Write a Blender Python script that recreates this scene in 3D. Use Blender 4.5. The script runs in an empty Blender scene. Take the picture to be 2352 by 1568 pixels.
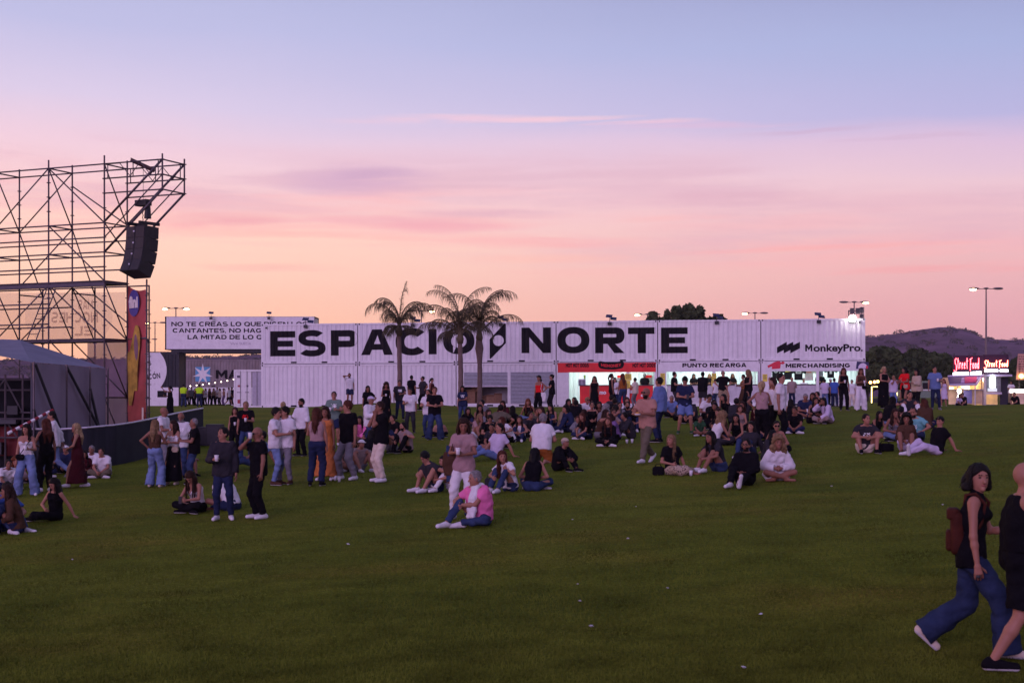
import bpy, bmesh, math, random
import numpy as np
from mathutils import Vector, Matrix
random.seed(7)
rad = math.radians
SC = bpy.context.scene
COL = SC.collection

# ---------------------------------------------------------------- camera
# photo frame 2352 x 1568 units, focal length 3267 units (50 mm on 36 mm), horizon on row 906
F, CX, CY, HZ, EYE = 3267.0, 1176.0, 784.0, 906.0, 0.82
cam = bpy.data.cameras.new("camera"); camo = bpy.data.objects.new("camera", cam); COL.objects.link(camo)
cam.sensor_width = 36.0; cam.lens = 36.0 * F / 2352.0
cam.shift_y = (HZ - CY) / 2352.0
cam.dof.use_dof = True; cam.dof.focus_distance = 62.0; cam.dof.aperture_fstop = 5.0
cam.clip_start = 0.1; cam.clip_end = 8000
camo.location = (0, 0, EYE); camo.rotation_euler = (rad(90), 0, 0)
SC.camera = camo
SC.render.resolution_x, SC.render.resolution_y = 1024, 682

# ---------------------------------------------------------------- colour management
SC.view_settings.view_transform = 'Standard'; SC.view_settings.look = 'None'
SC.view_settings.exposure = 0.0; SC.view_settings.gamma = 1.0
SC.render.engine = 'CYCLES'
SC.cycles.max_bounces = 5; SC.cycles.diffuse_bounces = 2; SC.cycles.glossy_bounces = 2
SC.cycles.transparent_max_bounces = 8; SC.cycles.use_denoising = True
SC.cycles.sample_clamp_indirect = 4.0

def s2l(c):
    return tuple((x / 12.92 if x <= 0.04045 else ((x + 0.055) / 1.055) ** 2.4) for x in c)
def rgb(r, g, b):
    return s2l((r / 255.0, g / 255.0, b / 255.0)) + (1.0,)

# ---------------------------------------------------------------- dusk sky (world)
SUN_ROT = rad(-38)      # the sun has set behind the stage tower
world = bpy.data.worlds.new("World"); SC.world = world; world.use_nodes = True
nt = world.node_tree; nt.nodes.clear()
def N(tree, typ, **kw):
    n = tree.nodes.new(typ)
    for k, v in kw.items():
        if k.startswith('i_'):
            n.inputs[k[2:].replace('_', ' ')].default_value = v
        else: setattr(n, k, v)
    return n
def L(tree, a, ao, b, bi):
    tree.links.new(a.outputs[ao], b.inputs[bi])
def ramp(tree, stops, interp='LINEAR'):
    n = tree.nodes.new('ShaderNodeValToRGB'); cr = n.color_ramp; cr.interpolation = interp
    while len(cr.elements) < len(stops): cr.elements.new(0.5)
    for e, (p, c) in zip(cr.elements, stops): e.position = p; e.color = c
    return n
def math_n(tree, op, a=None, b=None, v0=None, v1=None, v2=None, clamp=False):
    n = tree.nodes.new('ShaderNodeMath'); n.operation = op; n.use_clamp = clamp
    if a is not None: tree.links.new(a, n.inputs[0])
    if b is not None: tree.links.new(b, n.inputs[1])
    if v0 is not None: n.inputs[0].default_value = v0
    if v1 is not None: n.inputs[1].default_value = v1
    if v2 is not None: n.inputs[2].default_value = v2
    return n.outputs[0]
def mixc(tree, fac, a, b, blend='MIX'):
    n = tree.nodes.new('ShaderNodeMix'); n.data_type = 'RGBA'; n.blend_type = blend
    for sock, v in ((n.inputs[0], fac), (n.inputs[6], a), (n.inputs[7], b)):
        if hasattr(v, 'links'): tree.links.new(v, sock)
        else: sock.default_value = v
    return n.outputs[2]
tc = N(nt, 'ShaderNodeTexCoord')
sep = N(nt, 'ShaderNodeSeparateXYZ'); L(nt, tc, 'Generated', sep, 0)
# elevation as tangent over the horizontal distance
xx = math_n(nt, 'MULTIPLY', sep.outputs[0], sep.outputs[0]); yy = math_n(nt, 'MULTIPLY', sep.outputs[1], sep.outputs[1])
hor = math_n(nt, 'SQRT', math_n(nt, 'ADD', xx, yy))
elev = math_n(nt, 'ARCTAN2', sep.outputs[2], hor)           # radians
azi = math_n(nt, 'ARCTAN2', sep.outputs[0], sep.outputs[1])   # 0 = straight ahead, + = image right
# gentle warp so that the bands are not ruled lines
mp = N(nt, 'ShaderNodeMapping'); L(nt, tc, 'Generated', mp, 0); mp.inputs['Scale'].default_value = (1.6, 1.6, 7.0)
nz = N(nt, 'ShaderNodeTexNoise', i_Scale=2.1, i_Detail=4.0, i_Roughness=0.5); L(nt, mp, 0, nz, 'Vector')
wob = math_n(nt, 'MULTIPLY', math_n(nt, 'SUBTRACT', nz.outputs[0], v1=0.5), v1=0.03)
e1 = math_n(nt, 'ADD', elev, wob)
# the glow sits lower to the right: tilt the bands slightly
e2 = math_n(nt, 'ADD', e1, math_n(nt, 'MULTIPLY', azi, v1=0.03))
t = math_n(nt, 'DIVIDE', e2, v1=0.40, clamp=True)
def E(y): return math.atan((HZ - y) / F) / 0.40
warm = ramp(nt, [(0.0, rgb(246, 176, 150)), (E(800), rgb(252, 192, 158)), (E(660), rgb(254, 206, 184)), (E(560), rgb(254, 210, 192)),
                 (E(470), rgb(243, 201, 203)), (E(370), rgb(234, 202, 218)), (E(270), rgb(214, 200, 228)), (E(110), rgb(188, 188, 226)),
                 (E(-100), rgb(172, 178, 218)), (0.78, rgb(150, 150, 196)), (1.0, rgb(140, 138, 186))])
cool = ramp(nt, [(0.0, rgb(200, 146, 166)), (E(800), rgb(208, 152, 168)), (E(700), rgb(222, 162, 172)), (E(600), rgb(232, 178, 182)),
                 (E(500), rgb(236, 190, 196)), (E(400), rgb(232, 196, 208)), (E(325), rgb(216, 188, 216)), (E(275), rgb(182, 178, 220)),
                 (E(100), rgb(167, 176, 219)), (0.78, rgb(144, 146, 192)), (1.0, rgb(136, 134, 182))])
L(nt, warm, 0, warm, 0) if False else None
nt.links.new(t, warm.inputs[0]); nt.links.new(t, cool.inputs[0])
# away from the sunset (behind the camera): the belt of lavender-pink
back = ramp(nt, [(0.0, rgb(178, 136, 192)), (0.3, rgb(202, 156, 214)), (0.65, rgb(170, 150, 212)), (1.0, rgb(138, 134, 184))])
nt.links.new(t, back.inputs[0])
mr = N(nt, 'ShaderNodeMapRange', i_From_Min=-0.30, i_From_Max=0.42); nt.links.new(azi, mr.inputs[0]); mr.interpolation_type = 'SMOOTHSTEP'
c1 = mixc(nt, mr.outputs[0], warm.outputs[0], cool.outputs[0])
# the brightest glow, outside the frame to the left where the sun went down
ga = math_n(nt, 'ABSOLUTE', math_n(nt, 'ADD', azi, v1=0.95)); gm = N(nt, 'ShaderNodeMapRange', i_From_Min=0.56, i_From_Max=0.1); nt.links.new(ga, gm.inputs[0]); gm.interpolation_type = 'SMOOTHSTEP'
ge = N(nt, 'ShaderNodeMapRange', i_From_Min=0.9, i_From_Max=0.0); nt.links.new(t, ge.inputs[0])
c1 = mixc(nt, math_n(nt, 'MULTIPLY', gm.outputs[0], ge.outputs[0]), c1, (4.2, 1.9, 0.75, 1))
mb = N(nt, 'ShaderNodeMapRange', i_From_Min=0.25, i_From_Max=-0.55); nt.links.new(sep.outputs[1], mb.inputs[0]); mb.interpolation_type = 'SMOOTHSTEP'
c2 = mixc(nt, mb.outputs[0], c1, back.outputs[0])
# streaky clouds
def cloud(scale, sx, sz, lo, hi, det, rot=0.0):
    m = N(nt, 'ShaderNodeMapping'); L(nt, tc, 'Generated', m, 0); m.inputs['Scale'].default_value = (sx, sx, sz); m.inputs['Rotation'].default_value = (0, rot, 0)
    n = N(nt, 'ShaderNodeTexNoise', i_Scale=scale, i_Detail=det + 2, i_Roughness=0.6, i_Distortion=0.3); L(nt, m, 0, n, 'Vector')
    r = N(nt, 'ShaderNodeMapRange', i_From_Min=lo, i_From_Max=hi); nt.links.new(n.outputs[0], r.inputs[0]); r.interpolation_type = 'SMOOTHSTEP'
    return r.outputs[0]
def band(y0, y1, soft=40):
    a = N(nt, 'ShaderNodeMapRange', i_From_Min=math.atan((HZ - y1 - soft) / F), i_From_Max=math.atan((HZ - y1 + soft) / F)); nt.links.new(e2, a.inputs[0]); a.interpolation_type = 'SMOOTHSTEP'
    b = N(nt, 'ShaderNodeMapRange', i_From_Min=math.atan((HZ - y0 + soft) / F), i_From_Max=math.atan((HZ - y0 - soft) / F)); nt.links.new(e2, b.inputs[0]); b.interpolation_type = 'SMOOTHSTEP'
    return math_n(nt, 'MULTIPLY', a.outputs[0], b.outputs[0])
def blob(x, y, wx, wy):
    ax = math.atan((x - CX) / F); ay = math.atan((HZ - y) / F)
    dx = math_n(nt, 'DIVIDE', math_n(nt, 'SUBTRACT', azi, v1=ax), v1=wx / F); dy = math_n(nt, 'DIVIDE', math_n(nt, 'SUBTRACT', e1, v1=ay), v1=wy / F)
    q = math_n(nt, 'ADD', math_n(nt, 'MULTIPLY', dx, dx), math_n(nt, 'MULTIPLY', dy, dy))
    return math_n(nt, 'SUBTRACT', v0=1.0, b=q, clamp=True)
pk = math_n(nt, 'MULTIPLY', cloud(2.3, 1.5, 22, 0.47, 0.66, 5, 0.05), band(430, 640))
c3 = mixc(nt, math_n(nt, 'MULTIPLY', pk, v1=0.38), c2, rgb(250, 172, 176))
mv = math_n(nt, 'MULTIPLY', cloud(2.6, 1.3, 15, 0.44, 0.66, 6, -0.04), band(360, 590))
c4 = mixc(nt, math_n(nt, 'MULTIPLY', mv, v1=0.48), c3, rgb(214, 168, 190))
for (bx, by, wx, wy, col, f) in ((820, 405, 210, 42, rgb(200, 160, 196), .7), (520, 512, 190, 30, rgb(226, 146, 166), .75), (920, 505, 330, 20, rgb(232, 156, 176), .7), (700, 540, 360, 12, rgb(248, 176, 172), .6), (1120, 480, 220, 14, rgb(212, 158, 184), .6), (1250, 540, 260, 14, rgb(246, 168, 172), .6), (1500, 450, 300, 30, rgb(222, 172, 192), .5), (1750, 520, 330, 22, rgb(240, 176, 184), .5), (2050, 480, 260, 26, rgb(222, 172, 190), .45), (1010, 266, 300, 14, rgb(246, 200, 214), .8), (1300, 270, 200, 10, rgb(250, 202, 210), .85), (1480, 288, 170, 8, rgb(246, 196, 210), .7), (1900, 322, 230, 7, rgb(200, 164, 196), .5), (2080, 350, 190, 6, rgb(196, 160, 190), .5), (1100, 425, 240, 5, rgb(214, 168, 190), .5), (860, 390, 110, 20, rgb(190, 152, 190), .5),
                           (1620, 300, 260, 10, rgb(228, 184, 212), .5), (1700, 458, 260, 20, rgb(216, 164, 184), .45), (1900, 580, 420, 9, rgb(252, 168, 166), .6), (1300, 575, 300, 13, rgb(255, 186, 172), .5), (620, 625, 200, 12, rgb(236, 172, 168), .5),
                           (2150, 640, 260, 8, rgb(246, 152, 156), .5), (1560, 500, 180, 9, rgb(250, 176, 176), .45)):
    k = math_n(nt, 'MULTIPLY', blob(bx, by, wx, wy), cloud(4.2, 2.2, 20, 0.30, 0.56, 7, 0.03))
    c4 = mixc(nt, math_n(nt, 'MULTIPLY', k, v1=f * .8), c4, col)
# physical sky adds its own faint dusk scatter
sky = N(nt, 'ShaderNodeTexSky', sky_type='NISHITA', sun_disc=False, sun_elevation=rad(1.0), sun_rotation=SUN_ROT, altitude=200)
c5 = mixc(nt, 1.0, c4, mixc(nt, 1.0, sky.outputs[0], (0.012, 0.012, 0.012, 1), 'MULTIPLY'), 'ADD')
gain = ramp(nt, [(0.0, (1.22, 1.19, 1.17, 1)), (0.25, (1.14, 1.12, 1.12, 1)), (0.6, (1.06, 1.06, 1.06, 1)), (1.0, (1, 1, 1, 1))]); nt.links.new(t, gain.inputs[0])
c6 = mixc(nt, 1.0, c5, gain.outputs[0], 'MULTIPLY')
bg = N(nt, 'ShaderNodeBackground', i_Strength=1.0); nt.links.new(c6, bg.inputs[0])
wo = N(nt, 'ShaderNodeOutputWorld'); L(nt, bg, 0, wo, 0)
world.cycles.sampling_method = 'MANUAL'; world.cycles.sample_map_resolution = 512

# ---------------------------------------------------------------- soft lavender after-glow from the sky behind the photographer
sun = bpy.data.lights.new("sun", 'SUN'); suno = bpy.data.objects.new("sun", sun); COL.objects.link(suno)
sun.energy = 1.3; sun.angle = rad(32); sun.color = (0.82, 0.55, 1.0)
suno.rotation_euler = (rad(74), 0, rad(-24))

# ================================================================ helpers
def tag(o, label=None, cat=None, group=None, kind=None):
    if label: o['label'] = label
    if cat: o['category'] = cat
    if group: o['group'] = group
    if kind: o['kind'] = kind
    return o
def empty(name, loc=(0, 0, 0), rz=0.0, label=None, cat=None, group=None):
    o = bpy.data.objects.new(name, None); COL.objects.link(o); o.location = loc; o.rotation_euler = (0, 0, rz); o.empty_display_size = 0.1
    return tag(o, label, cat, group)
def link(name, me, parent=None):
    o = bpy.data.objects.new(name, me); COL.objects.link(o)
    if parent: o.parent = parent
    return o

MATS = {}
def mat(name, col, rough=0.7, metal=0.0, seethru=0.0, emit=None, estr=0.0, noise=0.12, nscale=8.0, bump=0.0, bscale=60.0, spec=0.35, trans=0.0, dirt=None):
    """procedural material: base colour broken up by object-space noise, optional bump"""
    if name in MATS: return MATS[name]
    m = bpy.data.materials.new(name); m.use_nodes = True; T = m.node_tree; b = T.nodes['Principled BSDF']
    b.inputs['Roughness'].default_value = rough; b.inputs['Metallic'].default_value = metal; b.inputs['Specular IOR Level'].default_value = spec
    c = tuple(col[:3]) + (1.0,)
    tcn = N(T, 'ShaderNodeTexCoord'); nn = N(T, 'ShaderNodeTexNoise', i_Scale=nscale, i_Detail=4.0); L(T, tcn, 'Object', nn, 'Vector')
    lo = tuple(x * (1 - noise) for x in c[:3]) + (1,); hi = tuple(min(1, x * (1 + noise)) for x in c[:3]) + (1,)
    r = ramp(T, [(0.3, lo), (0.7, hi)]); L(T, nn, 0, r, 0)
    outc = r.outputs[0]
    if dirt:
        n2 = N(T, 'ShaderNodeTexNoise', i_Scale=dirt[1], i_Detail=6.0, i_Roughness=0.65); mp_ = N(T, 'ShaderNodeMapping'); mp_.inputs['Scale'].default_value = dirt[3]
        L(T, tcn, 'Object', mp_, 0); L(T, mp_, 0, n2, 'Vector')
        r2 = N(T, 'ShaderNodeMapRange', i_From_Min=0.5, i_From_Max=0.75); L(T, n2, 0, r2, 0)
        outc = mixc(T, math_n(T, 'MULTIPLY', r2.outputs[0], v1=dirt[2]), outc, tuple(dirt[0][:3]) + (1,))
    T.links.new(outc, b.inputs['Base Color'])
    if bump:
        n3 = N(T, 'ShaderNodeTexNoise', i_Scale=bscale, i_Detail=3.0); L(T, tcn, 'Object', n3, 'Vector')
        bp = N(T, 'ShaderNodeBump', i_Strength=bump, i_Distance=0.01 if bscale > 12 else 0.035); L(T, n3, 0, bp, 'Height'); L(T, bp, 0, b, 'Normal')
    if emit:
        b.inputs['Emission Color'].default_value = tuple(emit[:3]) + (1,); b.inputs['Emission Strength'].default_value = estr
    if trans:
        tr = N(T, 'ShaderNodeBsdfTranslucent'); T.links.new(outc, tr.inputs[0]); mx = N(T, 'ShaderNodeMixShader', i_Fac=trans)
        o_ = T.nodes['Material Output']; L(T, b, 0, mx, 1); L(T, tr, 0, mx, 2); L(T, mx, 0, o_, 0)
    if seethru:
        o_ = T.nodes['Material Output']; src = o_.inputs[0].links[0].from_socket; tp = N(T, 'ShaderNodeBsdfTransparent'); mx = N(T, 'ShaderNodeMixShader', i_Fac=seethru)
        T.links.new(src, mx.inputs[1]); L(T, tp, 0, mx, 2); L(T, mx, 0, o_, 0)
    MATS[name] = m
    return m

class MB:
    """collects faces and links them as ONE mesh"""
    def __init__(s): s.v = []; s.f = []; s.mi = []; s.cur = 0
    def face(s, pts, mi=None):
        n = len(s.v); s.v += [tuple(p) for p in pts]; s.f.append(tuple(range(n, n + len(pts)))); s.mi.append(s.cur if mi is None else mi)
    def add(s, vs, fs):
        n = len(s.v); s.v += [tuple(p) for p in vs]
        for f in fs: s.f.append(tuple(n + i for i in f)); s.mi.append(s.cur)
    def box(s, c, d, rz=0.0):
        x, y, z = (d[0] / 2, d[1] / 2, d[2] / 2); ca, sa = math.cos(rz), math.sin(rz); vs = []
        for sz in (-1, 1):
            for sx, sy in ((-1, -1), (1, -1), (1, 1), (-1, 1)):
                px, py = sx * x, sy * y
                vs.append((c[0] + px * ca - py * sa, c[1] + px * sa + py * ca, c[2] + sz * z))
        s.add(vs, [(3, 2, 1, 0), (4, 5, 6, 7), (0, 1, 5, 4), (1, 2, 6, 5), (2, 3, 7, 6), (3, 0, 4, 7)])
    def mm(s, x0, x1, y0, y1, z0, z1):
        s.box(((x0 + x1) / 2, (y0 + y1) / 2, (z0 + z1) / 2), (x1 - x0, y1 - y0, z1 - z0))
    def tube(s, pts, r, n=8, cap=True):
        pts = [Vector(p) for p in pts]; k = len(pts); rs = r if hasattr(r, '__len__') else [r] * k; rings = []
        up = None
        for i, p in enumerate(pts):
            d = (pts[min(i + 1, k - 1)] - pts[max(i - 1, 0)]).normalized()
            if up is None: up = Vector((0, 0, 1)) if abs(d.z) < 0.9 else Vector((1, 0, 0))
            a = d.cross(up).normalized(); b = a.cross(d).normalized(); up = b
            rings.append([p + (a * math.cos(2 * math.pi * j / n) + b * math.sin(2 * math.pi * j / n)) * rs[i] for j in range(n)])
        vs = [q for rg in rings for q in rg]
        fs = [(i * n + j, i * n + (j + 1) % n, (i + 1) * n + (j + 1) % n, (i + 1) * n + j) for i in range(k - 1) for j in range(n)]
        if cap: fs += [tuple(range(n - 1, -1, -1)), tuple((k - 1) * n + j for j in range(n))]
        s.add(vs, fs)
    def ball(s, c, r, nu=8, nv=6):
        rr = r if hasattr(r, '__len__') else (r, r, r); vs = []; fs = []
        for i in range(nv + 1):
            th = math.pi * i / nv
            for j in range(nu):
                ph = 2 * math.pi * j / nu
                vs.append((c[0] + rr[0] * math.sin(th) * math.cos(ph), c[1] + rr[1] * math.sin(th) * math.sin(ph), c[2] + rr[2] * math.cos(th)))
        for i in range(nv):
            for j in range(nu): fs.append((i * nu + j, (i + 1) * nu + j, (i + 1) * nu + (j + 1) % nu, i * nu + (j + 1) % nu))
        s.add(vs, fs)
    def build(s, name, mats, parent=None, smooth=False, loc=None, rz=None):
        me = bpy.data.meshes.new(name); me.from_pydata(s.v, [], s.f)
        if not isinstance(mats, (list, tuple)): mats = [mats]
        for m in mats: me.materials.append(m)
        if len(mats) > 1: me.polygons.foreach_set('material_index', s.mi)
        if smooth: me.polygons.foreach_set('use_smooth', [True] * len(me.polygons))
        me.update(); o = link(name, me, parent)
        if loc: o.location = loc
        if rz is not None: o.rotation_euler = (0, 0, rz)
        return o

# ---------------------------------------------------------------- lawn height (metres relative to the containers' base)
_gy = [0, 12, 20, 27, 33, 44, 60, 70, 80, 88, 100, 140, 400, 3000]
_gz = [-2.6, -2.45, -2.25, -2.05, -1.80, -1.42, -0.94, -0.80, -0.74, -0.745, -0.80, -0.84, -0.9, -0.9]
_my = [0, 35, 58, 74, 90]
_mz = [0.05, 0.05, 0.030, 0.0035, 0.0035]
def ground(x, y):
    x = np.clip(np.asarray(x, float), -22, 30); y = np.asarray(y, float)
    acc = 0
    for o in (-3, 0, 3): acc = acc + np.interp(y + o, _gy, _gz) + np.interp(y + o, _my, _mz) * x
    z = acc / 3 + EYE
    # the bank of turf piled against the plain containers
    z = z + 0.28 * np.exp(-((x + 7.0) / 3.4) ** 2) * np.clip((y - 74) / 9, 0, 1) * np.clip((90 - y) / 3, 0, 1)
    return z + 0.03 * np.sin(x * 0.35 + y * 0.21) * np.sin(y * 0.17)
def P(x, y, s):
    """photo position + scale (units per metre) -> world"""
    Y = F / s
    return Vector(((x - CX) / s, Y, EYE + (HZ - y) / s))

# ================================================================ lettering
def ring_pts(cx, cy, rx, ry, a0, a1, n, p=2.25):
    out = []
    for i in range(n + 1):
        a = rad(a0 + (a1 - a0) * i / n); c, s_ = math.cos(a), math.sin(a)
        out.append((cx + rx * math.copysign(abs(c) ** (2 / p), c), cy + ry * math.copysign(abs(s_) ** (2 / p), s_)))
    return out
def arcband(cx, cy, rx, ry, tx, ty, a0, a1, n=16):
    o = ring_pts(cx, cy, rx, ry, a0, a1, n); i_ = ring_pts(cx, cy, rx - tx, ry - ty, a0, a1, n)
    return [[o[k], o[k + 1], i_[k + 1], i_[k]] for k in range(n)]
def R_(x0, y0, x1, y1): return [(x0, y0), (x1, y0), (x1, y1), (x0, y1)]
def glyph(ch, T, H, wk=1.0):
    """heavy wide grotesque capitals on a unit height: list of polygons, advance width"""
    w = {'E': .98, 'S': 1.08, 'P': 1.03, 'A': 1.22, 'C': 1.14, 'I': T, 'O': 1.22, 'N': 1.12, 'R': 1.08, 'T': 1.0, 'L': .86, 'Q': 1.22, 'U': 1.08, 'D': 1.1, 'H': 1.08, 'M': 1.3, 'G': 1.16,
         'V': 1.18, ' ': .42, ',': .25, '.': .25, 'F': .94, 'B': 1.05, 'Ó': 1.22, 'Y': 1.1, 'Z': .96, '1': .6, '-': .5}.get(ch, .9) * (wk if ch not in 'I,. ' else 1)
    g = []
    if ch == 'E': g = [R_(0, 0, T, 1), R_(T, 1 - H, w, 1), R_(T, .5 - H * .46, w * .9, .5 + H * .46), R_(T, 0, w, H)]
    elif ch == 'F': g = [R_(0, 0, T, 1), R_(T, 1 - H, w, 1), R_(T, .46 - H * .46, w * .9, .46 + H * .46)]
    elif ch == 'L': g = [R_(0, 0, T, 1), R_(T, 0, w, H)]
    elif ch == 'I': g = [R_(0, 0, T, 1)]
    elif ch == 'T': g = [R_(0, 1 - H, w, 1), R_(w / 2 - T / 2, 0, w / 2 + T / 2, 1 - H)]
    elif ch == 'H': g = [R_(0, 0, T, 1), R_(w - T, 0, w, 1), R_(T, .5 - H / 2, w - T, .5 + H / 2)]
    elif ch == 'N': g = [R_(0, 0, T, 1), R_(w - T, 0, w, 1), [(T, 1), (T, 1 - T * 1.25), (w - T, 0), (w - T, T * 1.25)]]
    elif ch == 'M': g = [R_(0, 0, T, 1), R_(w - T, 0, w, 1), [(T, 1), (T, 1 - T * 1.4), (w / 2, .12), (w / 2, .12 + T * 1.4)], [(w - T, 1), (w / 2, .12 + T * 1.4), (w / 2, .12), (w - T, 1 - T * 1.4)]]
    elif ch in 'AV':
        q = T * .62
        g = [[(0, 0), (T * 1.12, 0), (w / 2 + q * .1, 1 - T * .75), (w / 2 + q * .1, 1), (w / 2 - q, 1)], [(w, 0), (w / 2 + q, 1), (w / 2 + q * .1, 1), (w / 2 + q * .1, 1 - T * .75), (w - T * 1.12, 0)]]
        if ch == 'A': g.append(R_(w * .29, .2, w * .71, .2 + H * .9))
        else: g = [[(x, 1 - y) for x, y in p] for p in g]
    elif ch in 'OQÓ':
        g = arcband(w / 2, .5, w / 2, .52, T * 1.05, H * 1.02, 0, 360, 40)
        if ch == 'Q': g.append([(w * .55, .28), (w * .72, .36), (w * .98, -.02), (w * .74, -.05)])
        if ch == 'Ó': g.append([(w * .42, 1.12), (w * .6, 1.12), (w * .76, 1.34), (w * .54, 1.34)])
    elif ch in 'CG':
        g = arcband(w * .51, .5, w * .51, .52, T * 1.05, H * 1.02, 42, 318 if ch == 'C' else 322, 32)
        if ch == 'G': g += [R_(w * .54, .36, w * .99, .36 + H * .8), R_(w * .99 - T * .9, .12, w * .99, .36)]
    elif ch == 'U': g = [R_(0, .42, T, 1), R_(w - T, .42, w, 1)] + arcband(w / 2, .42, w / 2, .44, T, H, 180, 360, 20)
    elif ch in 'PRDB':
        y0 = 0 if ch in 'D' else .36 if ch == 'R' else .33; ry = (1 - y0) / 2; cx = w - ry * (1.0 if ch != 'D' else 1.1)
        rx = w - cx
        g = [R_(0, 0, T, 1), R_(T, 1 - H, cx, 1), R_(T, y0, cx, y0 + H)] + arcband(cx, y0 + ry, rx, ry, T, H, -90, 90, 18)
        if ch == 'R': g.append([(w * .42, y0), (w * .68, y0), (w, 0), (w - T * 1.25, 0)])
    elif ch == 'S':
        ry = (1.04 + H * .95) / 4; rx = w / 2
        g = arcband(w / 2, 1.02 - ry, rx * .96, ry, T * .95, H * .95, 35, 270, 26) + arcband(w / 2, -.02 + ry, rx, ry, T * .95, H * .95, 90, -145, 26)
    elif ch == ',': g = [[(.02, .2), (.2, .2), (.16, -.02), (.06, -.16), (.0, -.16)]]
    elif ch in '.': g = [R_(.02, 0, .22, .2)]
    elif ch == '-': g = [R_(.02, .4, w, .6)]
    elif ch == 'Y': g = [R_(w / 2 - T / 2, 0, w / 2 + T / 2, .45), [(0, 1), (T * 1.1, 1), (w / 2 + T / 2, .45), (w / 2 - T / 2, .45)], [(w - T * 1.1, 1), (w, 1), (w / 2 + T / 2, .45), (w / 2, .45)]]
    return g, w
def set_text(txt, x, y, h, T=.24, H=.21, gap=.10, width=None, wk=1.0):
    """polygons (2-D) for a line of text, lower-left at x, y, cap height h; width stretches it to fit"""
    polys = []; cur = 0.0
    for ch in txt:
        g, w = glyph(ch, T, H, wk)
        polys += [[(cur + a, b) for a, b in p] for p in g]
        cur += w + (gap if ch != ' ' else .06)
    tot = cur - gap; k = (width / tot) if width else h
    return [[(x + a * k, y + b * h) for a, b in p] for p in polys]
def poly_mesh(polys, depth_fn, cuts=None, jitter=0.0004):
    """2-D polygons (u, v) -> 3-D faces (u, -depth(u), v), cut at the wall's folds so that paint follows the sheet"""
    bm = bmesh.new()
    for i, p in enumerate(polys):
        off = jitter * (i % 3)
        try: bm.faces.new([bm.verts.new((a, off, b)) for a, b in p])
        except ValueError: pass
    if cuts:
        us = [v.co.x for v in bm.verts]; lo, hi = min(us), max(us)
        for c in cuts:
            if lo < c < hi: bmesh.ops.bisect_plane(bm, geom=bm.verts[:] + bm.edges[:] + bm.faces[:], plane_co=(c, 0, 0), plane_no=(1, 0, 0), dist=1e-5)
    for v in bm.verts: v.co.y = -(depth_fn(v.co.x) + 0.004 + v.co.y)
    bmesh.ops.recalc_face_normals(bm, faces=bm.faces[:])
    for f in bm.faces:
        if f.normal.y > 0: f.normal_flip()
    me = bpy.data.meshes.new("lettering"); bm.to_mesh(me); bm.free()
    return me
def font_polys(txt, x, y, h, bold=0.0, width=None, shear=0.0):
    """outline text from Blender's own font as 2-D triangles (lower-case lettering, scripts)"""
    cu = bpy.data.curves.new("lettering_curve", 'FONT'); cu.body = txt; cu.size = 1.0; cu.offset = bold; cu.fill_mode = 'FRONT'; cu.shear = shear; cu.resolution_u = 3
    ob = bpy.data.objects.new("lettering_curve", cu); dg = bpy.context.evaluated_depsgraph_get()
    me = bpy.data.meshes.new_from_object(ob)
    vs = [v.co.copy() for v in me.vertices]; us = [v.x for v in vs]; u0, u1 = min(us), max(us)
    kx = (width / (u1 - u0)) if width else h / 0.7
    pol = [[(x + (vs[i].x - u0) * kx, y + vs[i].y * h / 0.7) for i in p.vertices] for p in me.polygons]
    bpy.data.objects.remove(ob); bpy.data.curves.remove(cu); bpy.data.meshes.remove(me)
    return pol
# ================================================================ setting: lawn, hills
def grid_mesh(name, xs, ys, zf, m, kind='structure'):
    X, Y = np.meshgrid(xs, ys); Z = zf(X, Y); n, k = X.shape
    co = np.stack([X, Y, Z], -1).reshape(-1, 3)
    i = np.arange((n - 1) * (k - 1)); r, c = i // (k - 1), i % (k - 1); a = r * k + c
    q = np.stack([a, a + 1, a + k + 1, a + k], 1)
    me = np_mesh(name, co, q); me.materials.append(m); o = link(name, me); return tag(o, kind=kind)
def np_mesh(name, co, q, smooth=True):
    me = bpy.data.meshes.new(name); me.vertices.add(len(co)); me.vertices.foreach_set('co', np.ascontiguousarray(co, dtype=np.float32).ravel())
    k = q.shape[1]; me.loops.add(q.size); me.loops.foreach_set('vertex_index', q.astype(np.int32).ravel()); me.polygons.add(len(q))
    me.polygons.foreach_set('loop_start', (np.arange(len(q)) * k).astype(np.int32)); me.polygons.foreach_set('loop_total', np.full(len(q), k, np.int32))
    me.polygons.foreach_set('use_smooth', np.full(len(q), smooth, bool)); me.update(calc_edges=True); me.validate(); return me

lawn_m = bpy.data.materials.new("lawn_turf"); lawn_m.use_nodes = True; T = lawn_m.node_tree; b = T.nodes['Principled BSDF']
tcn = N(T, 'ShaderNodeTexCoord')
def tn(scale, sc3, det=5, rough=0.6):
    m_ = N(T, 'ShaderNodeMapping'); m_.inputs['Scale'].default_value = sc3; L(T, tcn, 'Object', m_, 0)
    n_ = N(T, 'ShaderNodeTexNoise', i_Scale=scale, i_Detail=det, i_Roughness=rough); L(T, m_, 0, n_, 'Vector'); return n_.outputs[0]
g1 = ramp(T, [(0.32, (0.081, 0.114, 0.009, 1)), (0.5, (0.110, 0.144, 0.012, 1)), (0.68, (0.146, 0.174, 0.018, 1))]); T.links.new(tn(0.35, (1, 1, 1), 6), g1.inputs[0])
brown = N(T, 'ShaderNodeMapRange', i_From_Min=0.50, i_From_Max=0.72); T.links.new(tn(0.22, (1, 1.6, 1), 7, 0.7), brown.inputs[0])
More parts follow.
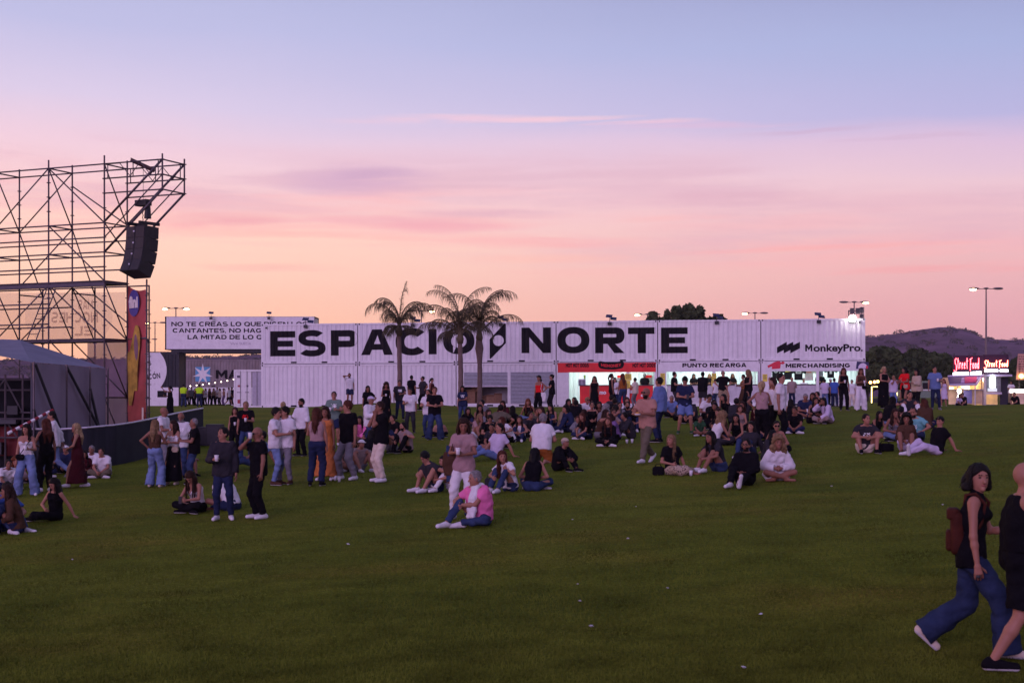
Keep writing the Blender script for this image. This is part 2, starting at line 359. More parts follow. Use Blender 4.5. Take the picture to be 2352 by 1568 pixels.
dry = N(T, 'ShaderNodeMapRange', i_From_Min=17.0, i_From_Max=11.0); sy_ = N(T, 'ShaderNodeSeparateXYZ'); L(T, tcn, 'Object', sy_, 0); T.links.new(sy_.outputs[1], dry.inputs[0])
bf_ = math_n(T, 'ADD', math_n(T, 'MULTIPLY', brown.outputs[0], v1=0.62), math_n(T, 'MULTIPLY', dry.outputs[0], v1=0.20), clamp=True)
gc = mixc(T, bf_, g1.outputs[0], (0.20, 0.145, 0.022, 1))
fine = ramp(T, [(0.3, (0.25, 0.25, 0.25, 1)), (0.55, (1, 1, 1, 1)), (0.75, (2.0, 1.9, 1.6, 1))]); T.links.new(tn(26, (1, 0.55, 1), 4, 0.75), fine.inputs[0])
gc = mixc(T, 0.8, gc, fine.outputs[0], 'MULTIPLY')
mid = ramp(T, [(0.30, (0.62, 0.64, 0.6, 1)), (0.70, (1.35, 1.3, 1.2, 1))]); T.links.new(tn(1.3, (0.35, 1.6, 1), 7, 0.75), mid.inputs[0])
gc = mixc(T, 0.75, gc, mid.outputs[0], 'MULTIPLY')
T.links.new(gc, b.inputs['Base Color']); b.inputs['Roughness'].default_value = 0.95; b.inputs['Specular IOR Level'].default_value = 0.05
bp = N(T, 'ShaderNodeBump', i_Strength=0.9, i_Distance=0.04); T.links.new(tn(14, (1, 0.7, 1), 6, 0.8), bp.inputs['Height']); L(T, bp, 0, b, 'Normal')
xs = np.concatenate([np.linspace(-1500, -70, 14), np.linspace(-60, 60, 161), np.linspace(70, 1500, 14)])
ys = np.concatenate([np.linspace(-40, 4, 8), np.linspace(5, 110, 180), np.linspace(114, 400, 20), np.linspace(500, 1740, 10)])
grid_mesh("lawn", xs, ys, ground, lawn_m)

hill_m = mat("hill_scrub", (0.125, 0.076, 0.108), rough=1, noise=0.45, nscale=0.012, dirt=((0.04, 0.032, 0.045), 0.03, 0.8, (1, 1, 1)), spec=0.0)
_rx = [-900, 0, 412, 500, 600, 1000, 1500, 1900, 1997, 2060, 2110, 2150, 2190, 2225, 2265, 2300, 2352, 2500, 3200]
_ry = [836, 832, 823, 821, 818, 830, 812, 784, 777, 774, 767, 760, 757, 763, 782, 785, 787, 782, 840]
rng = np.random.default_rng(3)
def hill_z(X, Y):
    px = CX + F * X / Y; top = np.interp(px, _rx, _ry); h = (HZ - top) * 1500.0 / F
    t = np.clip((Y - 620) / 880, 0, 1); prof = np.where(Y < 1500, t * t * (3 - 2 * t), 1 - (Y - 1500) / 2500.0)
    b_ = 2.2 * np.sin(X * .021 + Y * .013) + 1.6 * np.sin(X * .05 - Y * .031) + 1.0 * np.sin(X * .11 + Y * .07)
    return EYE - 1.6 + h * prof + b_ * t * (Y < 1470)
grid_mesh("hills", np.linspace(-1100, 1500, 240), np.linspace(600, 1740, 46), hill_z, hill_m)

def leaf_cloud(centres, radii, n, size, seed=0, flat=0.8):
    """n small quads scattered through ellipsoid clumps"""
    r = np.random.default_rng(seed); k = r.choice(len(centres), n, p=(radii ** 2).prod(1) ** .33 / ((radii ** 2).prod(1) ** .33).sum())
    d = r.normal(size=(n, 3)); d /= np.linalg.norm(d, axis=1)[:, None]; rr = r.uniform(0.45, 1.06, n) ** 0.6
    c = centres[k] + d * radii[k] * rr[:, None]
    a = r.normal(size=(n, 3)); a /= np.linalg.norm(a, axis=1)[:, None]; bb = np.cross(a, d + r.normal(size=(n, 3)) * .5); bb /= np.linalg.norm(bb, axis=1)[:, None] + 1e-6
    s_ = size * r.uniform(.6, 1.4, n)[:, None]; a = a * s_; bb = bb * s_ * flat
    co = np.stack([c - a * .5, c + bb * .5, c + a * .5, c - bb * .5], 1).reshape(-1, 3)
    return co, np.arange(4 * n).reshape(n, 4)
bush_m = mat("scrub_leaves", (0.045, 0.045, 0.030), rough=1, noise=0.3, nscale=0.2, spec=0.0)
cs = []; rs = []
for i in range(1500):
    px = rng.uniform(-500, 2700); Yb = rng.choice([1480, rng.uniform(800, 1470)], p=[.6, .4]); X = (px - CX) * Yb / F
    if 620 < px < 1900 and rng.random() < .8: continue
    r0 = rng.uniform(1.4, 4.2); cs.append((X, Yb, float(hill_z(np.array(X), np.array(Yb))) + r0 * .1)); rs.append((r0 * 1.5, r0, r0 * rng.uniform(.7, 1.1)))
co, q = leaf_cloud(np.array(cs), np.array(rs), 60000, 1.5, 5)
me = np_mesh("hillside_scrub", co, q, False); me.materials.append(bush_m); tag(link("hillside_scrub", me), kind='stuff')

leaf_m = mat("tree_leaves", (0.048, 0.062, 0.026), rough=0.8, noise=0.5, nscale=0.7, spec=0.15)
bark_m = mat("bark", (0.09, 0.07, 0.055), rough=0.95, bump=0.6, bscale=14)
def tree(px, s, top_y, width_px, label, seed, n=9000, flat=.85, base_h=None, conif=False, leaf=.5):
    Y = F / s; X = (px - CX) / s; z0 = float(ground(X, Y)); H = EYE + (HZ - top_y) / s - z0; Wd = width_px / s / 2
    r = np.random.default_rng(seed); root = empty("tree", (X, Y, z0), 0, label, "tree", "trees behind the festival ground")
    k = 26; cs = []; rs = []
    for i in range(k):
        a = r.uniform(0, 2 * math.pi); u = r.uniform(0, 1) ** .5; zf = r.uniform(.30, .9)
        prof = math.sqrt(max(0.05, 1 - ((zf - .45) / .55) ** 2)); cs.append((Wd * .78 * prof * u * math.cos(a), Wd * .5 * prof * u * math.sin(a), H * zf))
        q_ = r.uniform(.16, .30) * (.75 if conif else 1.0); rs.append((Wd * q_ * 1.35, Wd * q_ * 1.2, H * q_ * .5 + .2))
    if conif:
        for i in range(30):
            a = r.uniform(0, 2 * math.pi); u = r.uniform(.2, .95); cs.append((Wd * u * math.cos(a), Wd * .5 * math.sin(a), H * (.98 - .35 * u * u) - .3)); rs.append((.35, .35, .7))
    co, q = leaf_cloud(np.array(cs), np.array(rs), n, leaf, seed, flat)
    me = np_mesh("crown", co, q, False); me.materials.append(leaf_m); link("crown", me, root)
    m = MB(); m.tube([(0, 0, -.2), (.1, 0, H * .25), (-.1, .1, H * .5)], [.28, .2, .12], 8)
    for i in range(7):
        c = cs[i]; m.tube([(0, 0, H * (.2 + .03 * i)), (c[0] * .5, c[1] * .5, c[2] * .6), c], [.13, .08, .03], 6)
    m.build("trunk", bark_m, root, True)
    return root
tree(1577, 21, 700, 215, "dark bushy tree rising behind the white containers above the recharge stall", 11, 22000, conif=True, leaf=.42)
tree(1500, 21, 716, 60, "small dark treetop just beside a street lamp behind the containers", 17, 4000, conif=True, leaf=.4)
tree(1650, 21, 724, 56, "low dark treetop behind the solar lamp over the recharge stall", 18, 4000, conif=True, leaf=.4)
tree(2035, 22, 800, 150, "broad round dark tree beside the end of the white containers", 12, 16000)
tree(2120, 21, 806, 105, "dark green tree between the round tree and the street food truck", 13, 12000)
tree(2160, 22, 818, 90, "shaded tree standing directly behind the navy awning of the food truck", 14, 10000)
tree(1990, 20, 822, 90, "dark tree partly hidden by the corner of the last white container", 15, 8000)
tree(2345, 23, 822, 110, "dark tree behind the paper banner at the edge of the ground", 16, 9000)
tree(2240, 18, 834, 120, "low dark tree behind the red neon lettering", 19, 7000)

# ================================================================ shipping containers
LC, HC, DC = 6.06, 2.55, 2.44
white_m = mat("container_white", (0.73, 0.71, 0.71), rough=0.5, noise=0.05, nscale=3, dirt=((0.46, 0.42, 0.43), 1.3, 0.42, (3.0, 3.0, 0.30)), spec=0.3)
frame_m = mat("container_frame_white", (0.73, 0.71, 0.71), rough=0.5, noise=0.06, nscale=2, dirt=((0.4, 0.36, 0.34), 2.5, 0.35, (2, 2, 2)))
black_m = mat("black_paint", (0.010, 0.009, 0.011), rough=0.7, noise=0.2, nscale=3, spec=.12, dirt=((0.035, 0.028, 0.03), 2.0, 0.5, (3, 3, .4)))
dark_m = mat("dark_metal", (0.03, 0.03, 0.035), rough=0.5)
hole_m = mat("shadow_gap", (0.008, 0.008, 0.010), rough=0.9)
PITCH, DEP = 0.278, 0.038
def prof(u, L0=LC):
    """corrugated sheet: how far it stands out at u along the wall"""
    if u < 0.16 or u > L0 - 0.16: return 0.0
    q = ((u - 0.16) % PITCH) / PITCH
    if q < 0.26: d = DEP
    elif q < 0.50: d = DEP * (1 - (q - .26) / .24)
    elif q < 0.76: d = 0
    else: d = DEP * (q - .76) / .24
    return d - 0.052
def folds(L0=LC, u0=0.0):
    out = [.16]; k = 0
    while 0.16 + k * PITCH < L0 - .16:
        for q in (0, .26, .5, .76): out.append(.16 + (k + q) * PITCH)
        k += 1
    return [u0 + x for x in out if x < L0 - .16]
def wall(m, L0, z0, z1, ua=None, ub=None):
    us = [u for u in folds(L0) if (ua is None or ua < u < ub)]
    if ua is None: us = us + [L0 - .16]
    else: us = [ua] + us + [ub]
    us[0] += 1e-4
    for a, b_ in zip(us, us[1:]):
        ya, yb = -prof(a + 1e-5, L0), -prof(b_ - 1e-5, L0)
        m.face([(a, ya, z0), (b_, yb, z0), (b_, yb, z1), (a, ya, z1)])
def container(name, loc, rz, label, group, m_w=None, m_f=None, L0=LC, front='wall', cat="shipping container"):
    m_w = m_w or white_m; m_f = m_f or frame_m
    root = empty(name, loc, rz, label, cat, group)
    if group == "white shipping containers": root.rotation_euler = (0, -math.atan(TILT), rz)
    f = MB(); P_ = .16
    for x in (P_ / 2, L0 - P_ / 2):
        for y in (P_ / 2, DC - P_ / 2): f.box((x, y, HC / 2), (P_, P_, HC))
    for y in (0.05, DC - .05):
        f.box((L0 / 2, y, .08), (L0 - 2 * P_, .10, .16)); f.box((L0 / 2, y, HC - .055), (L0 - 2 * P_, .10, .11))
    for x in (.05, L0 - .05):
        f.box((x, DC / 2, .08), (.1, DC - 2 * P_, .16)); f.box((x, DC / 2, HC - .055), (.1, DC - 2 * P_, .11))
    f.build("frame", m_f, root)
    for x in (.08, L0 - .08):
        for z in (.06, HC - .06): c = MB(); c.box((x, .078, z), (.178, .178, .13)); c.cur = 1; c.box((x, -.012, z), (.075, .006, .095)); c.build("corner_casting", [m_f, hole_m], root)
    if front == 'wall':
        w = MB(); wall(w, L0, .16, HC - .11); w.build("front_wall", m_w, root)
    b_ = MB(); b_.mm(.16, L0 - .16, DC - .06, DC - .03, .16, HC - .11); b_.build("rear_wall", m_w, root)
    for x in (.03, L0 - .06):
        b_ = MB(); b_.mm(x, x + .03, .16, DC - .16, .16, HC - .11); b_.build("end_wall", m_w, root)
    b_ = MB(); k = 0
    x = .1
    while x < L0 - .1:
        b_.mm(x, min(x + .14, L0 - .1), .05, DC - .05, HC - .03, HC + .012); x += .28
    b_.mm(.1, L0 - .1, .06, DC - .06, HC - .05, HC - .031); b_.build("roof", m_w, root)
    b_ = MB(); b_.mm(.11, L0 - .11, .11, DC - .11, .10, .155); b_.build("floor_plate", dark_m, root)
    for u in (L0 * .34, L0 * .66): pk = MB(); pk.box((u, -.004, .085), (.36, .012, .10)); pk.build("fork_pocket", hole_m, root)
    return root
# row of twelve: two storeys of six, running slightly towards the camera on the right
A_ = P(600, 935.6, 37.1); B_ = P(1997, 931.6, 38.9); TILT = .0038
U_ = Vector((B_.x - A_.x, B_.y - A_.y, 0)).normalized(); ROWZ = math.atan2(U_.y, U_.x); STEP = 6.112
def row_pt(u, v=0.0, z=0.0):
    return Vector((A_.x + U_.x * u - U_.y * v, A_.y + U_.y * u + U_.x * v, z + .022 + TILT * u))
def u_of(px, v=0.0):
    k = (px - CX) / F; o = row_pt(0, v)
    return (k * o.y - o.x) / (U_.x - k * U_.y)
def z_of(px, py, v=0.0):
    return EYE + (HZ - py) * row_pt(u_of(px, v), v).y / F - .022 - TILT * u_of(px, v)
ZL, ZU = 1.043, 0.965
def zl_of(px, py): return z_of(px, py) / ZL
# letters of the big sign (photo boxes)
BIG = [('E', 620.4, 678.3, 760.6, 818.1), ('S', 684, 748, 758, 818.6), ('P', 760, 822, 758.3, 816.4), ('A', 829.5, 902.4, 756.5, 815.2), ('C', 908.3, 974.8, 753.6, 816), ('I', 984.6, 1003, 755.2, 813.5),
       ('O', 1017.8, 1090, 753.6, 813.4), ('N', 1197.7, 1265.6, 752.2, 810.8), ('O', 1280, 1354, 751, 811.4), ('R', 1367, 1434.7, 752, 811), ('T', 1442.5, 1506, 752, 811), ('E', 1518.5, 1579.7, 752, 811)]
BIGP = []
for ch, x0, x1, y0, y1 in BIG:
    u0, u1 = u_of(x0), u_of(x1); z1, z0 = z_of(x0, y0), z_of(x0, y1)
    g, w = glyph(ch, .30 if ch != 'I' else .3, .255); w = max(p[0] for q in g for p in q)
    h0 = min(p[1] for q in g for p in q); h1 = max(p[1] for q in g for p in q)
    if ch in 'OCS': pass
    else: h0, h1 = 0, 1
    BIGP += [[(u0 + a * (u1 - u0) / w, z0 + (b_ - h0) / (h1 - h0) * (z1 - z0)) for a, b_ in p] for p in g]
ic = [(1563, 835), (1760, 625), (1760, 880), (1574, 1070), (1563, 1062)]
def zi(p): x = (1440 + p[0] / 3.0157) * .57422; y = (1080 + p[1] / 3.0157) * .57422; return (u_of(x), z_of(x, y))
# compass needle: four quads round a hole
hc = zi((1669, 849)); hr = .33
outer = [zi(p) for p in ((1563, 835), (1760, 625), (1760, 880), (1574, 1072), (1563, 1062))]
circ = [(hc[0] + hr * math.cos(a), hc[1] + hr * math.sin(a)) for a in np.linspace(0, 2 * math.pi, 25)]
def ray_to(poly, c, a):
    best = None
    for (x0, y0), (x1, y1) in zip(poly, poly[1:] + poly[:1]):
        dx, dy = math.cos(a), math.sin(a); ex, ey = x1 - x0, y1 - y0; den = dx * ey - dy * ex
        if abs(den) < 1e-9: continue
        t_ = ((x0 - c[0]) * ey - (y0 - c[1]) * ex) / den; s_ = ((x0 - c[0]) * dy - (y0 - c[1]) * dx) / den
        if t_ > 0 and -1e-6 <= s_ <= 1 + 1e-6 and (best is None or t_ < best): best = t_
    return (c[0] + best * math.cos(a), c[1] + best * math.sin(a))
angs = sorted([a % (2 * math.pi) for a in list(np.linspace(0, 2 * math.pi, 25)[:-1]) + [math.atan2(p[1] - hc[1], p[0] - hc[0]) for p in outer]])
for a, b_ in zip(angs, angs[1:] + [angs[0] + 2 * math.pi]):
    if b_ - a < 1e-5: continue
    i0 = (hc[0] + hr * math.cos(a), hc[1] + hr * math.sin(a)); i1 = (hc[0] + hr * math.cos(b_), hc[1] + hr * math.sin(b_))
    BIGP.append([i0, ray_to(outer, hc, a + 1e-6), ray_to(outer, hc, b_ - 1e-6), i1])
mk = [(1107, 662), (1232, 593), (1232, 632), (1314, 593), (1314, 632), (1400, 593), (1400, 675), (1276, 740), (1276, 700), (1192, 740), (1192, 700), (1107, 740)]
def zm(p): x = (2760 + p[0] / 3.178) * .57422; y = (1180 + p[1] / 3.178) * .57422; return (u_of(x), z_of(x, y))
for quad in ([0, 1, 10, 11], ):
    pass
BIGP += [[zm((1107, 662)), zm((1232, 593)), zm((1232, 678)), zm((1107, 740))], [zm((1192, 652)), zm((1314, 593)), zm((1314, 678)), zm((1192, 740))], [zm((1276, 652)), zm((1400, 593)), zm((1400, 675)), zm((1276, 740))]]
BIGP += set_text('M', u_of(1849.7), z_of(1850, 806.7), z_of(1850, 791) - z_of(1850, 806.7), .31, .3, width=u_of(1866) - u_of(1849.7))
BIGP += font_polys("onkeyPro.", u_of(1868.5), z_of(1850, 806.7), z_of(1850, 791) - z_of(1850, 806.7), bold=.032, width=u_of(1982.7) - u_of(1868.5))
def clip_polys(polys, lo, hi):
    out = []
    for p in polys:
        for (s, c) in ((1, lo), (-1, hi)):
            q = []
            for i in range(len(p)):
                a, b_ = p[i], p[(i + 1) % len(p)]; da, db = s * (a[0] - c), s * (b_[0] - c)
                if da >= 0: q.append(a)
                if (da > 0) != (db > 0) and abs(da - db) > 1e-9:
                    t_ = da / (da - db); q.append((a[0] + (b_[0] - a[0]) * t_, a[1] + (b_[1] - a[1]) * t_))
            p = q
            if len(p) < 3: break
        if len(p) >= 3: out.append(p)
    return out
upper_lab = ["white corrugated container painted with black letters E S P, upper tier", "white corrugated container painted with black letters A C I, upper tier",
             "upper white container painted with a black O, compass needle and N", "upper white container painted with black letters O R T above the red hot dog fascia",
             "upper white container with a black E and blank sheet beside it", "upper white container painted MonkeyPro with a zigzag emblem at the row's end"]
upper_lab[1] = "upper white container behind the single palm, painted with black letters A C I"
upper_lab[2] = "upper white container behind two palms, painted O, compass needle and N"
lower_lab = ["plain white corrugated container on the grass, at the end beside the small container", "plain white corrugated container behind the foot of the single palm",
             "lower white container with roller shutters, one half raised on a dark store", "container stall with a red hot dog fascia and a red counter",
             "container stall under the PUNTO RECARGA sign, with a white brick counter", "container stall under the MERCHANDISING sign, T-shirts hanging inside"]
shut_m = mat("roller_shutter", (0.42, 0.40, 0.44), rough=0.35, metal=0.6, noise=0.1)
inner_m = mat("stall_lining", (0.80, 0.86, 0.85), rough=0.6, noise=0.04, nscale=3)
red_m = mat("red_fascia", (0.70, 0.010, 0.012), rough=0.45, noise=0.12, nscale=3)
brick_m = mat("white_brick", (0.55, 0.53, 0.56), rough=0.8, noise=0.15, nscale=5)
tube_m = mat("led_tube", (0.9, 1.0, 1.0), emit=(0.80, 1.0, 0.98), estr=7, noise=0)
paper_m = mat("yellow_paper", (0.75, 0.62, 0.10), rough=0.8, noise=0.08)
ink_m = mat("print_ink", (0.03, 0.03, 0.035), rough=0.7)
LOW = []
for k in range(6):
    cu = container("shipping_container", row_pt(k * STEP, 0, HC * ZL + .035), ROWZ, upper_lab[k], "white shipping containers"); cu.scale.z = ZU
    pl = clip_polys([[(a - k * STEP, (z - HC * ZL - .035) / ZU) for a, z in p] for p in BIGP], -.01 if k else -.01, STEP - .03)
    if pl:
        fs = folds(); me = poly_mesh(pl, lambda u: prof(u), fs); me.materials.append(black_m); link("lettering", me, cu)
    cl = container("shipping_container", row_pt(k * STEP, 0, 0), ROWZ, lower_lab[k], "white shipping containers", front='wall' if k < 2 else 'open')
    LOW.append(cl); cl.scale.z = ZL
    g_ = MB(); g_.mm(.2, LC - .2, .04, .10, HC, HC + .03); g_.build("gap_shade_strip", hole_m, cl)  # near-black strip put in for the shade of the gap between the tiers
def text_obj(polys, parent, y, m, name="lettering"):
    me = poly_mesh(polys, lambda u: -y); me.materials.append(m); return link(name, me, parent)
def lx(px, k): return u_of(px) - k * STEP
# --- lower third: shutters
c = LOW[2]; k = 2
m = MB(); wall(m, LC, 2.02, HC - .11); m.build("front_wall", white_m, c)
for a, b_ in ((.161, lx(1066, k)), (lx(1166, k), lx(1173, k)), (lx(1274, k), LC - .161)): m = MB(); m.mm(a, b_, 0, .06, .161, 2.019); m.build("door_jamb", frame_m, c)
def shutter(c, x0, x1, zb):
    m = MB(); z = 2.019
    while z > zb + .01:
        m.face([(x0, .03, z), (x0, .012, z - .04), (x1, .012, z - .04), (x1, .03, z)]); m.face([(x0, .012, z - .04), (x0, .03, z - .08), (x1, .03, z - .08), (x1, .012, z - .04)]); z -= .08
    m.mm(x0, x1, .008, .04, z - .05, z); m.build("roller_shutter", shut_m, c)
shutter(c, lx(1066, k), lx(1166, k), 1.28); shutter(c, lx(1173, k), lx(1274, k), .2)
m = MB(); m.mm(.2, LC - .2, .09, .11, .16, .20); m.build("threshold", frame_m, c)
# --- open stalls
def stall(k, x0, x1, posts, ztop=1.98):
    c = LOW[k]; u0, u1 = lx(x0, k), lx(x1, k)
    for a, b_ in ((.161, u0), (u1, LC - .161)): m = MB(); m.mm(a, b_, 0, .06, .161, ztop); m.build("door_jamb", frame_m, c)
    for a, b_ in posts: m = MB(); m.mm(lx(a, k), lx(b_, k), 0, .08, .161, ztop); m.build("post", frame_m, c)
    m = MB(); m.mm(.08, LC - .08, -.02, .06, ztop, HC - .02); m.build("fascia", red_m if k == 3 else frame_m, c)
    m = MB()
    us = [.12 + .14 * i for i in range(42)]
    for i, (a, b_) in enumerate(zip(us, us[1:])):
        ya, yb = (2.34, 2.30) if i % 2 else (2.30, 2.34)
        m.face([(a, ya, .16), (b_, yb, .16), (b_, yb, HC - .12), (a, ya, HC - .12)])
    m.mm(.10, .12, .1, 2.3, .16, HC - .12); m.mm(LC - .12, LC - .10, .1, 2.3, .16, HC - .12); m.mm(.12, LC - .12, .1, 2.3, HC - .14, HC - .12)
    m.mm(.12, LC - .12, .08, 2.3, .157, .165)
    m.build("lining", inner_m, c)
    for y in (.5, 1.6):
        t_ = MB(); t_.mm(.5, LC - .5, y - .04, y + .04, HC - .20, HC - .145); t_.build("light_tube", tube_m, c)
    la = bpy.data.lights.new("stall_light", 'AREA'); la.shape = 'RECTANGLE'; la.size = 5.0; la.size_y = .5; la.energy = 58; la.color = (.84, 1.0, .98)
    lo = bpy.data.objects.new("stall_light", la); COL.objects.link(lo); lo.parent = c; lo.location = (LC / 2, 1.0, HC - .22)
    lo.rotation_euler = (rad(28), 0, 0)
    return c
c4 = stall(3, 1307, 1503, [(1439, 1446)]); c5 = stall(4, 1531, 1746, [(1637, 1643)]); c6 = stall(5, 1773, 1984, [(1875, 1881.5)])
def fz(px, py, k): return z_of(px, py) - 0.0
# fascia writing
def fascia_text(txt, c, k, x0, x1, yt, yb, m=black_m, T=.31, H=.27, gap=.11):
    u0, u1 = lx(x0, k), lx(x1, k); z0, z1 = zl_of(x0, yb), zl_of(x0, yt)
    text_obj(set_text(txt, u0, z0, z1 - z0, T, H, gap, width=u1 - u0), c, -.024, m)
fascia_text("PUNTO RECARGA", c5, 4, 1567.6, 1714.6, 834.2, 843.5)
fascia_text("MERCHANDISING", c6, 5, 1804.7, 1952.5, 835, 844.2)
fascia_text("HOT HOT DOGS", c4, 3, 1300, 1353, 834, 843.5, T=.32, H=.30, gap=.04); fascia_text("HOT HOT DOGS", c4, 3, 1453, 1506, 834, 843.5, T=.32, H=.30, gap=.04)
uc = lx(1404, 3); zc = zl_of(1404, 838)
def curved(pts): return [(uc + a, zc + b_ - .05 + .12 * (a / .75) ** 2 * .8) for a, b_ in pts]
og = [curved([(x0, .21), (x1, .21), (x1, .14), (x0, .14)]) for x0, x1 in zip(np.linspace(-.62, .55, 20), np.linspace(-.55, .62, 20))]
og += [curved([(x0, -.14), (x1, -.14), (x1, -.21), (x0, -.21)]) for x0, x1 in zip(np.linspace(-.62, .55, 20), np.linspace(-.55, .62, 20))]
og += [curved([(x0, .14), (x1, .14), (x1, -.14), (x0, -.14)]) for x0, x1 in zip(np.linspace(-.62, .55, 20), np.linspace(-.55, .62, 20))]
for s in (-1, 1): og += [curved([(s * .62, 0), (s * .62 + s * .16 * math.cos(a), .21 * math.sin(a)), (s * .62 + s * .16 * math.cos(a + .4), .21 * math.sin(a + .4))]) for a in np.arange(-1.57, 1.5, .4)]
text_obj(og, c4, -.024, black_m, "hot_dog_emblem")
tp = set_text("MEMONEY", -.6, -.085, .17, .26, .24, .12, width=1.2); text_obj([[(uc + a, zc + b_ - .05 + .12 * (a / .75) ** 2 * .8) for a, b_ in p] for p in tp], c4, -.030, red_m)
# merchandising emblem and shirt sign
pink_m = mat("crimson_print", (0.62, 0.03, 0.06), rough=0.6)
z0 = zl_of(1781, 850); u0 = lx(1768, 5)
sh = [[(.12, 0), (.62, 0), (.62, .40), (.12, .40)], [(.12, .40), (.62, .40), (.50, .52), (.24, .48)], [(.12, .40), (-.16, .26), (-.10, .10), (.12, .20)], [(.62, .40), (.72, .48), (.86, .36), (.76, .26), (.62, .30)]]
text_obj([[(u0 + .35 + (a - .35) * 1.0 + b_ * .12, z0 + .05 + b_ * .85 + a * .08) for a, b_ in p] for p in sh], c6, -.024, pink_m, "shirt_emblem")
navy_m = mat("navy_print", (0.03, 0.03, 0.09), rough=0.6); pw_m = mat("pale_print", (0.62, 0.55, 0.66), rough=0.6)
u0 = lx(1966, 5)
text_obj([[(u0, z0 + .05), (u0 + .75, z0 + .05), (u0 + .75, z0 + .42), (u0 + .06, z0 + .48)]], c6, -.024, navy_m, "side_emblem")
text_obj([[(u0 + .40 + .27 * math.cos(a), z0 + .08 + .30 * max(0, math.sin(a))) for a in np.linspace(0, math.pi, 14)]], c6, -.028, pw_m, "side_emblem")
text_obj([R_(u0 + .58, z0 + .06, u0 + .70, z0 + .22)], c6, -.032, pink_m, "side_emblem")
# counters
def counter(c, u0, u1, z1, m, brick=False, y=.12):
    w = MB(); w.mm(u0, u1, y, y + .06, .17, z1); w.build("counter_front", m, c)
    t_ = MB(); t_.mm(u0 - .05, u1 + .05, y - .06, y + .5, z1, z1 + .05); t_.build("counter_top", dark_m, c)
    if brick:
        b_ = MB(); z = .22; r_ = 0
        while z < z1 - .08:
            x = u0 + (.12 if r_ % 2 else 0) + .02
            while x + .2 < u1: b_.mm(x, x + .22, y - .016, y, z, z + .075); x += .24
            z += .09; r_ += 1
        b_.build("brick_cladding", m, c)
counter(c4, lx(1331, 3), lx(1500, 3), 1.2, red_m, y=.30)
counter(c5, lx(1531, 4) + .02, lx(1746, 4) - .02, 1.2, brick_m, True); counter(c6, lx(1773, 5) + .02, lx(1984, 5) - .02, 1.2, brick_m, True)
for px in (1458, 1474):   # stars on the red counter
    u = lx(px, 3) ; st = [(u + (.07 if i % 2 else .16) * .6 * math.sin(i * math.pi / 5), .62 + (.07 if i % 2 else .16) * .6 * math.cos(i * math.pi / 5)) for i in range(10)]
    text_obj([st], c4, .294, frame_m, "star_emblem")
text_obj(font_polys("mo", lx(1376, 3), .72, .22, bold=.05), c4, .294, frame_m); text_obj(font_polys("la", lx(1444, 3), .78, .24, bold=.05), c4, .294, frame_m)
# small things on the hot dog counter
def on_row(px, v, z): p = row_pt(u_of(px, v), v, z); return p
m = MB(); m.mm(-.22, .22, -.15, .15, 0, .42); m.cur = 1; m.mm(-.20, -.02, -.16, -.15, .05, .36); m.mm(.02, .20, -.16, -.15, .05, .36)
tag(m.build("slush_machine", [shut_m, mat("grey_panel", (.2, .2, .24))], None, loc=on_row(1337, .5, 1.25), rz=ROWZ), "grey twin drinks machine on the red counter", "drinks machine")
m = MB(); m.tube([(0, 0, 0), (0, 0, .22)], [.05, .06], 10); m.cur = 1; m.tube([(0, 0, .22), (0, 0, .25)], .065, 10)
tag(m.build("cup_stack", [mat("lime_plastic", (.25, .6, .03)), frame_m], None, loc=on_row(1343, .5, 1.67), rz=0), "lime green cup standing on the grey drinks machine", "cup")
m = MB(); m.mm(-.22, .22, -.15, .15, 0, .06); m.mm(-.22, .22, -.15, .15, .34, .38)
for x in (-.21, .21): m.mm(x - .008, x + .008, -.15, .15, .06, .34)
m.cur = 1; m.ball((-.02, 0, .14), (.16, .1, .1), 10, 6)
tag(m.build("bread_case", [frame_m, mat("bread", (.5, .24, .05))], None, loc=on_row(1415 - 1, .5, 1.25), rz=ROWZ), "glass display case of buns on the red counter", "display case")
m = MB(); m.mm(-.28, .28, 0, .03, 0, .3); m.cur = 1; m.mm(-.28, .28, .0, .028, -.35, -.005)
for px, lb in ((1427, "red topped menu screen behind the women at the hot dog stall"), (1488, "red topped menu screen near the end of the hot dog stall")):
    me = m; o = MB(); o.mm(-.25, .25, 0, .03, 0, .16); o.cur = 1; o.mm(-.25, .25, .0, .028, -.42, -.005)
    tag(o.build("menu_screen", [red_m, mat("screen_grey", (.25, .22, .22))], None, loc=on_row(px, 2.2, 1.75), rz=ROWZ), lb, "menu screen", "menu screens in the hot dog stall")
# yellow notices on the posts
def notice(px, py0, py1, wpx, label, seed):
    r = random.Random(seed); v = -.03; p = row_pt(u_of(px, v), v, 0); zt, zb = z_of(px, py0), z_of(px, py1); w = wpx / 39.0
    m = MB(); m.mm(-w / 2, w / 2, -.006, 0, zb, zt); m.cur = 1; z = zt - .05
    while z > zb + .12:
        if r.random() < .85: m.mm(-w * .36, w * r.uniform(.1, .38), -.010, -.0065, z - .02, z)
        z -= .055
    tag(m.build("paper_notice", [paper_m, ink_m], None, loc=p, rz=ROWZ), label, "notice", "yellow notices on the stall posts")
notice(1443, 858, 873, 16, "yellow notice on the hot dog stall's middle post, upper one", 1)
notice(1442, 874, 892, 12, "yellow notice on the hot dog stall's middle post, lower one", 2)
notice(1522, 857, 884, 11, "tall yellow notice between the hot dog and recharge stalls", 3)
notice(1640, 857, 872, 11, "yellow notice on the recharge stall's middle post, upper one", 4)
notice(1639, 873, 888, 10, "yellow notice on the recharge stall's middle post, lower one", 5)
notice(1757, 859, 876, 11, "yellow notice between the recharge and merchandising stalls", 6)
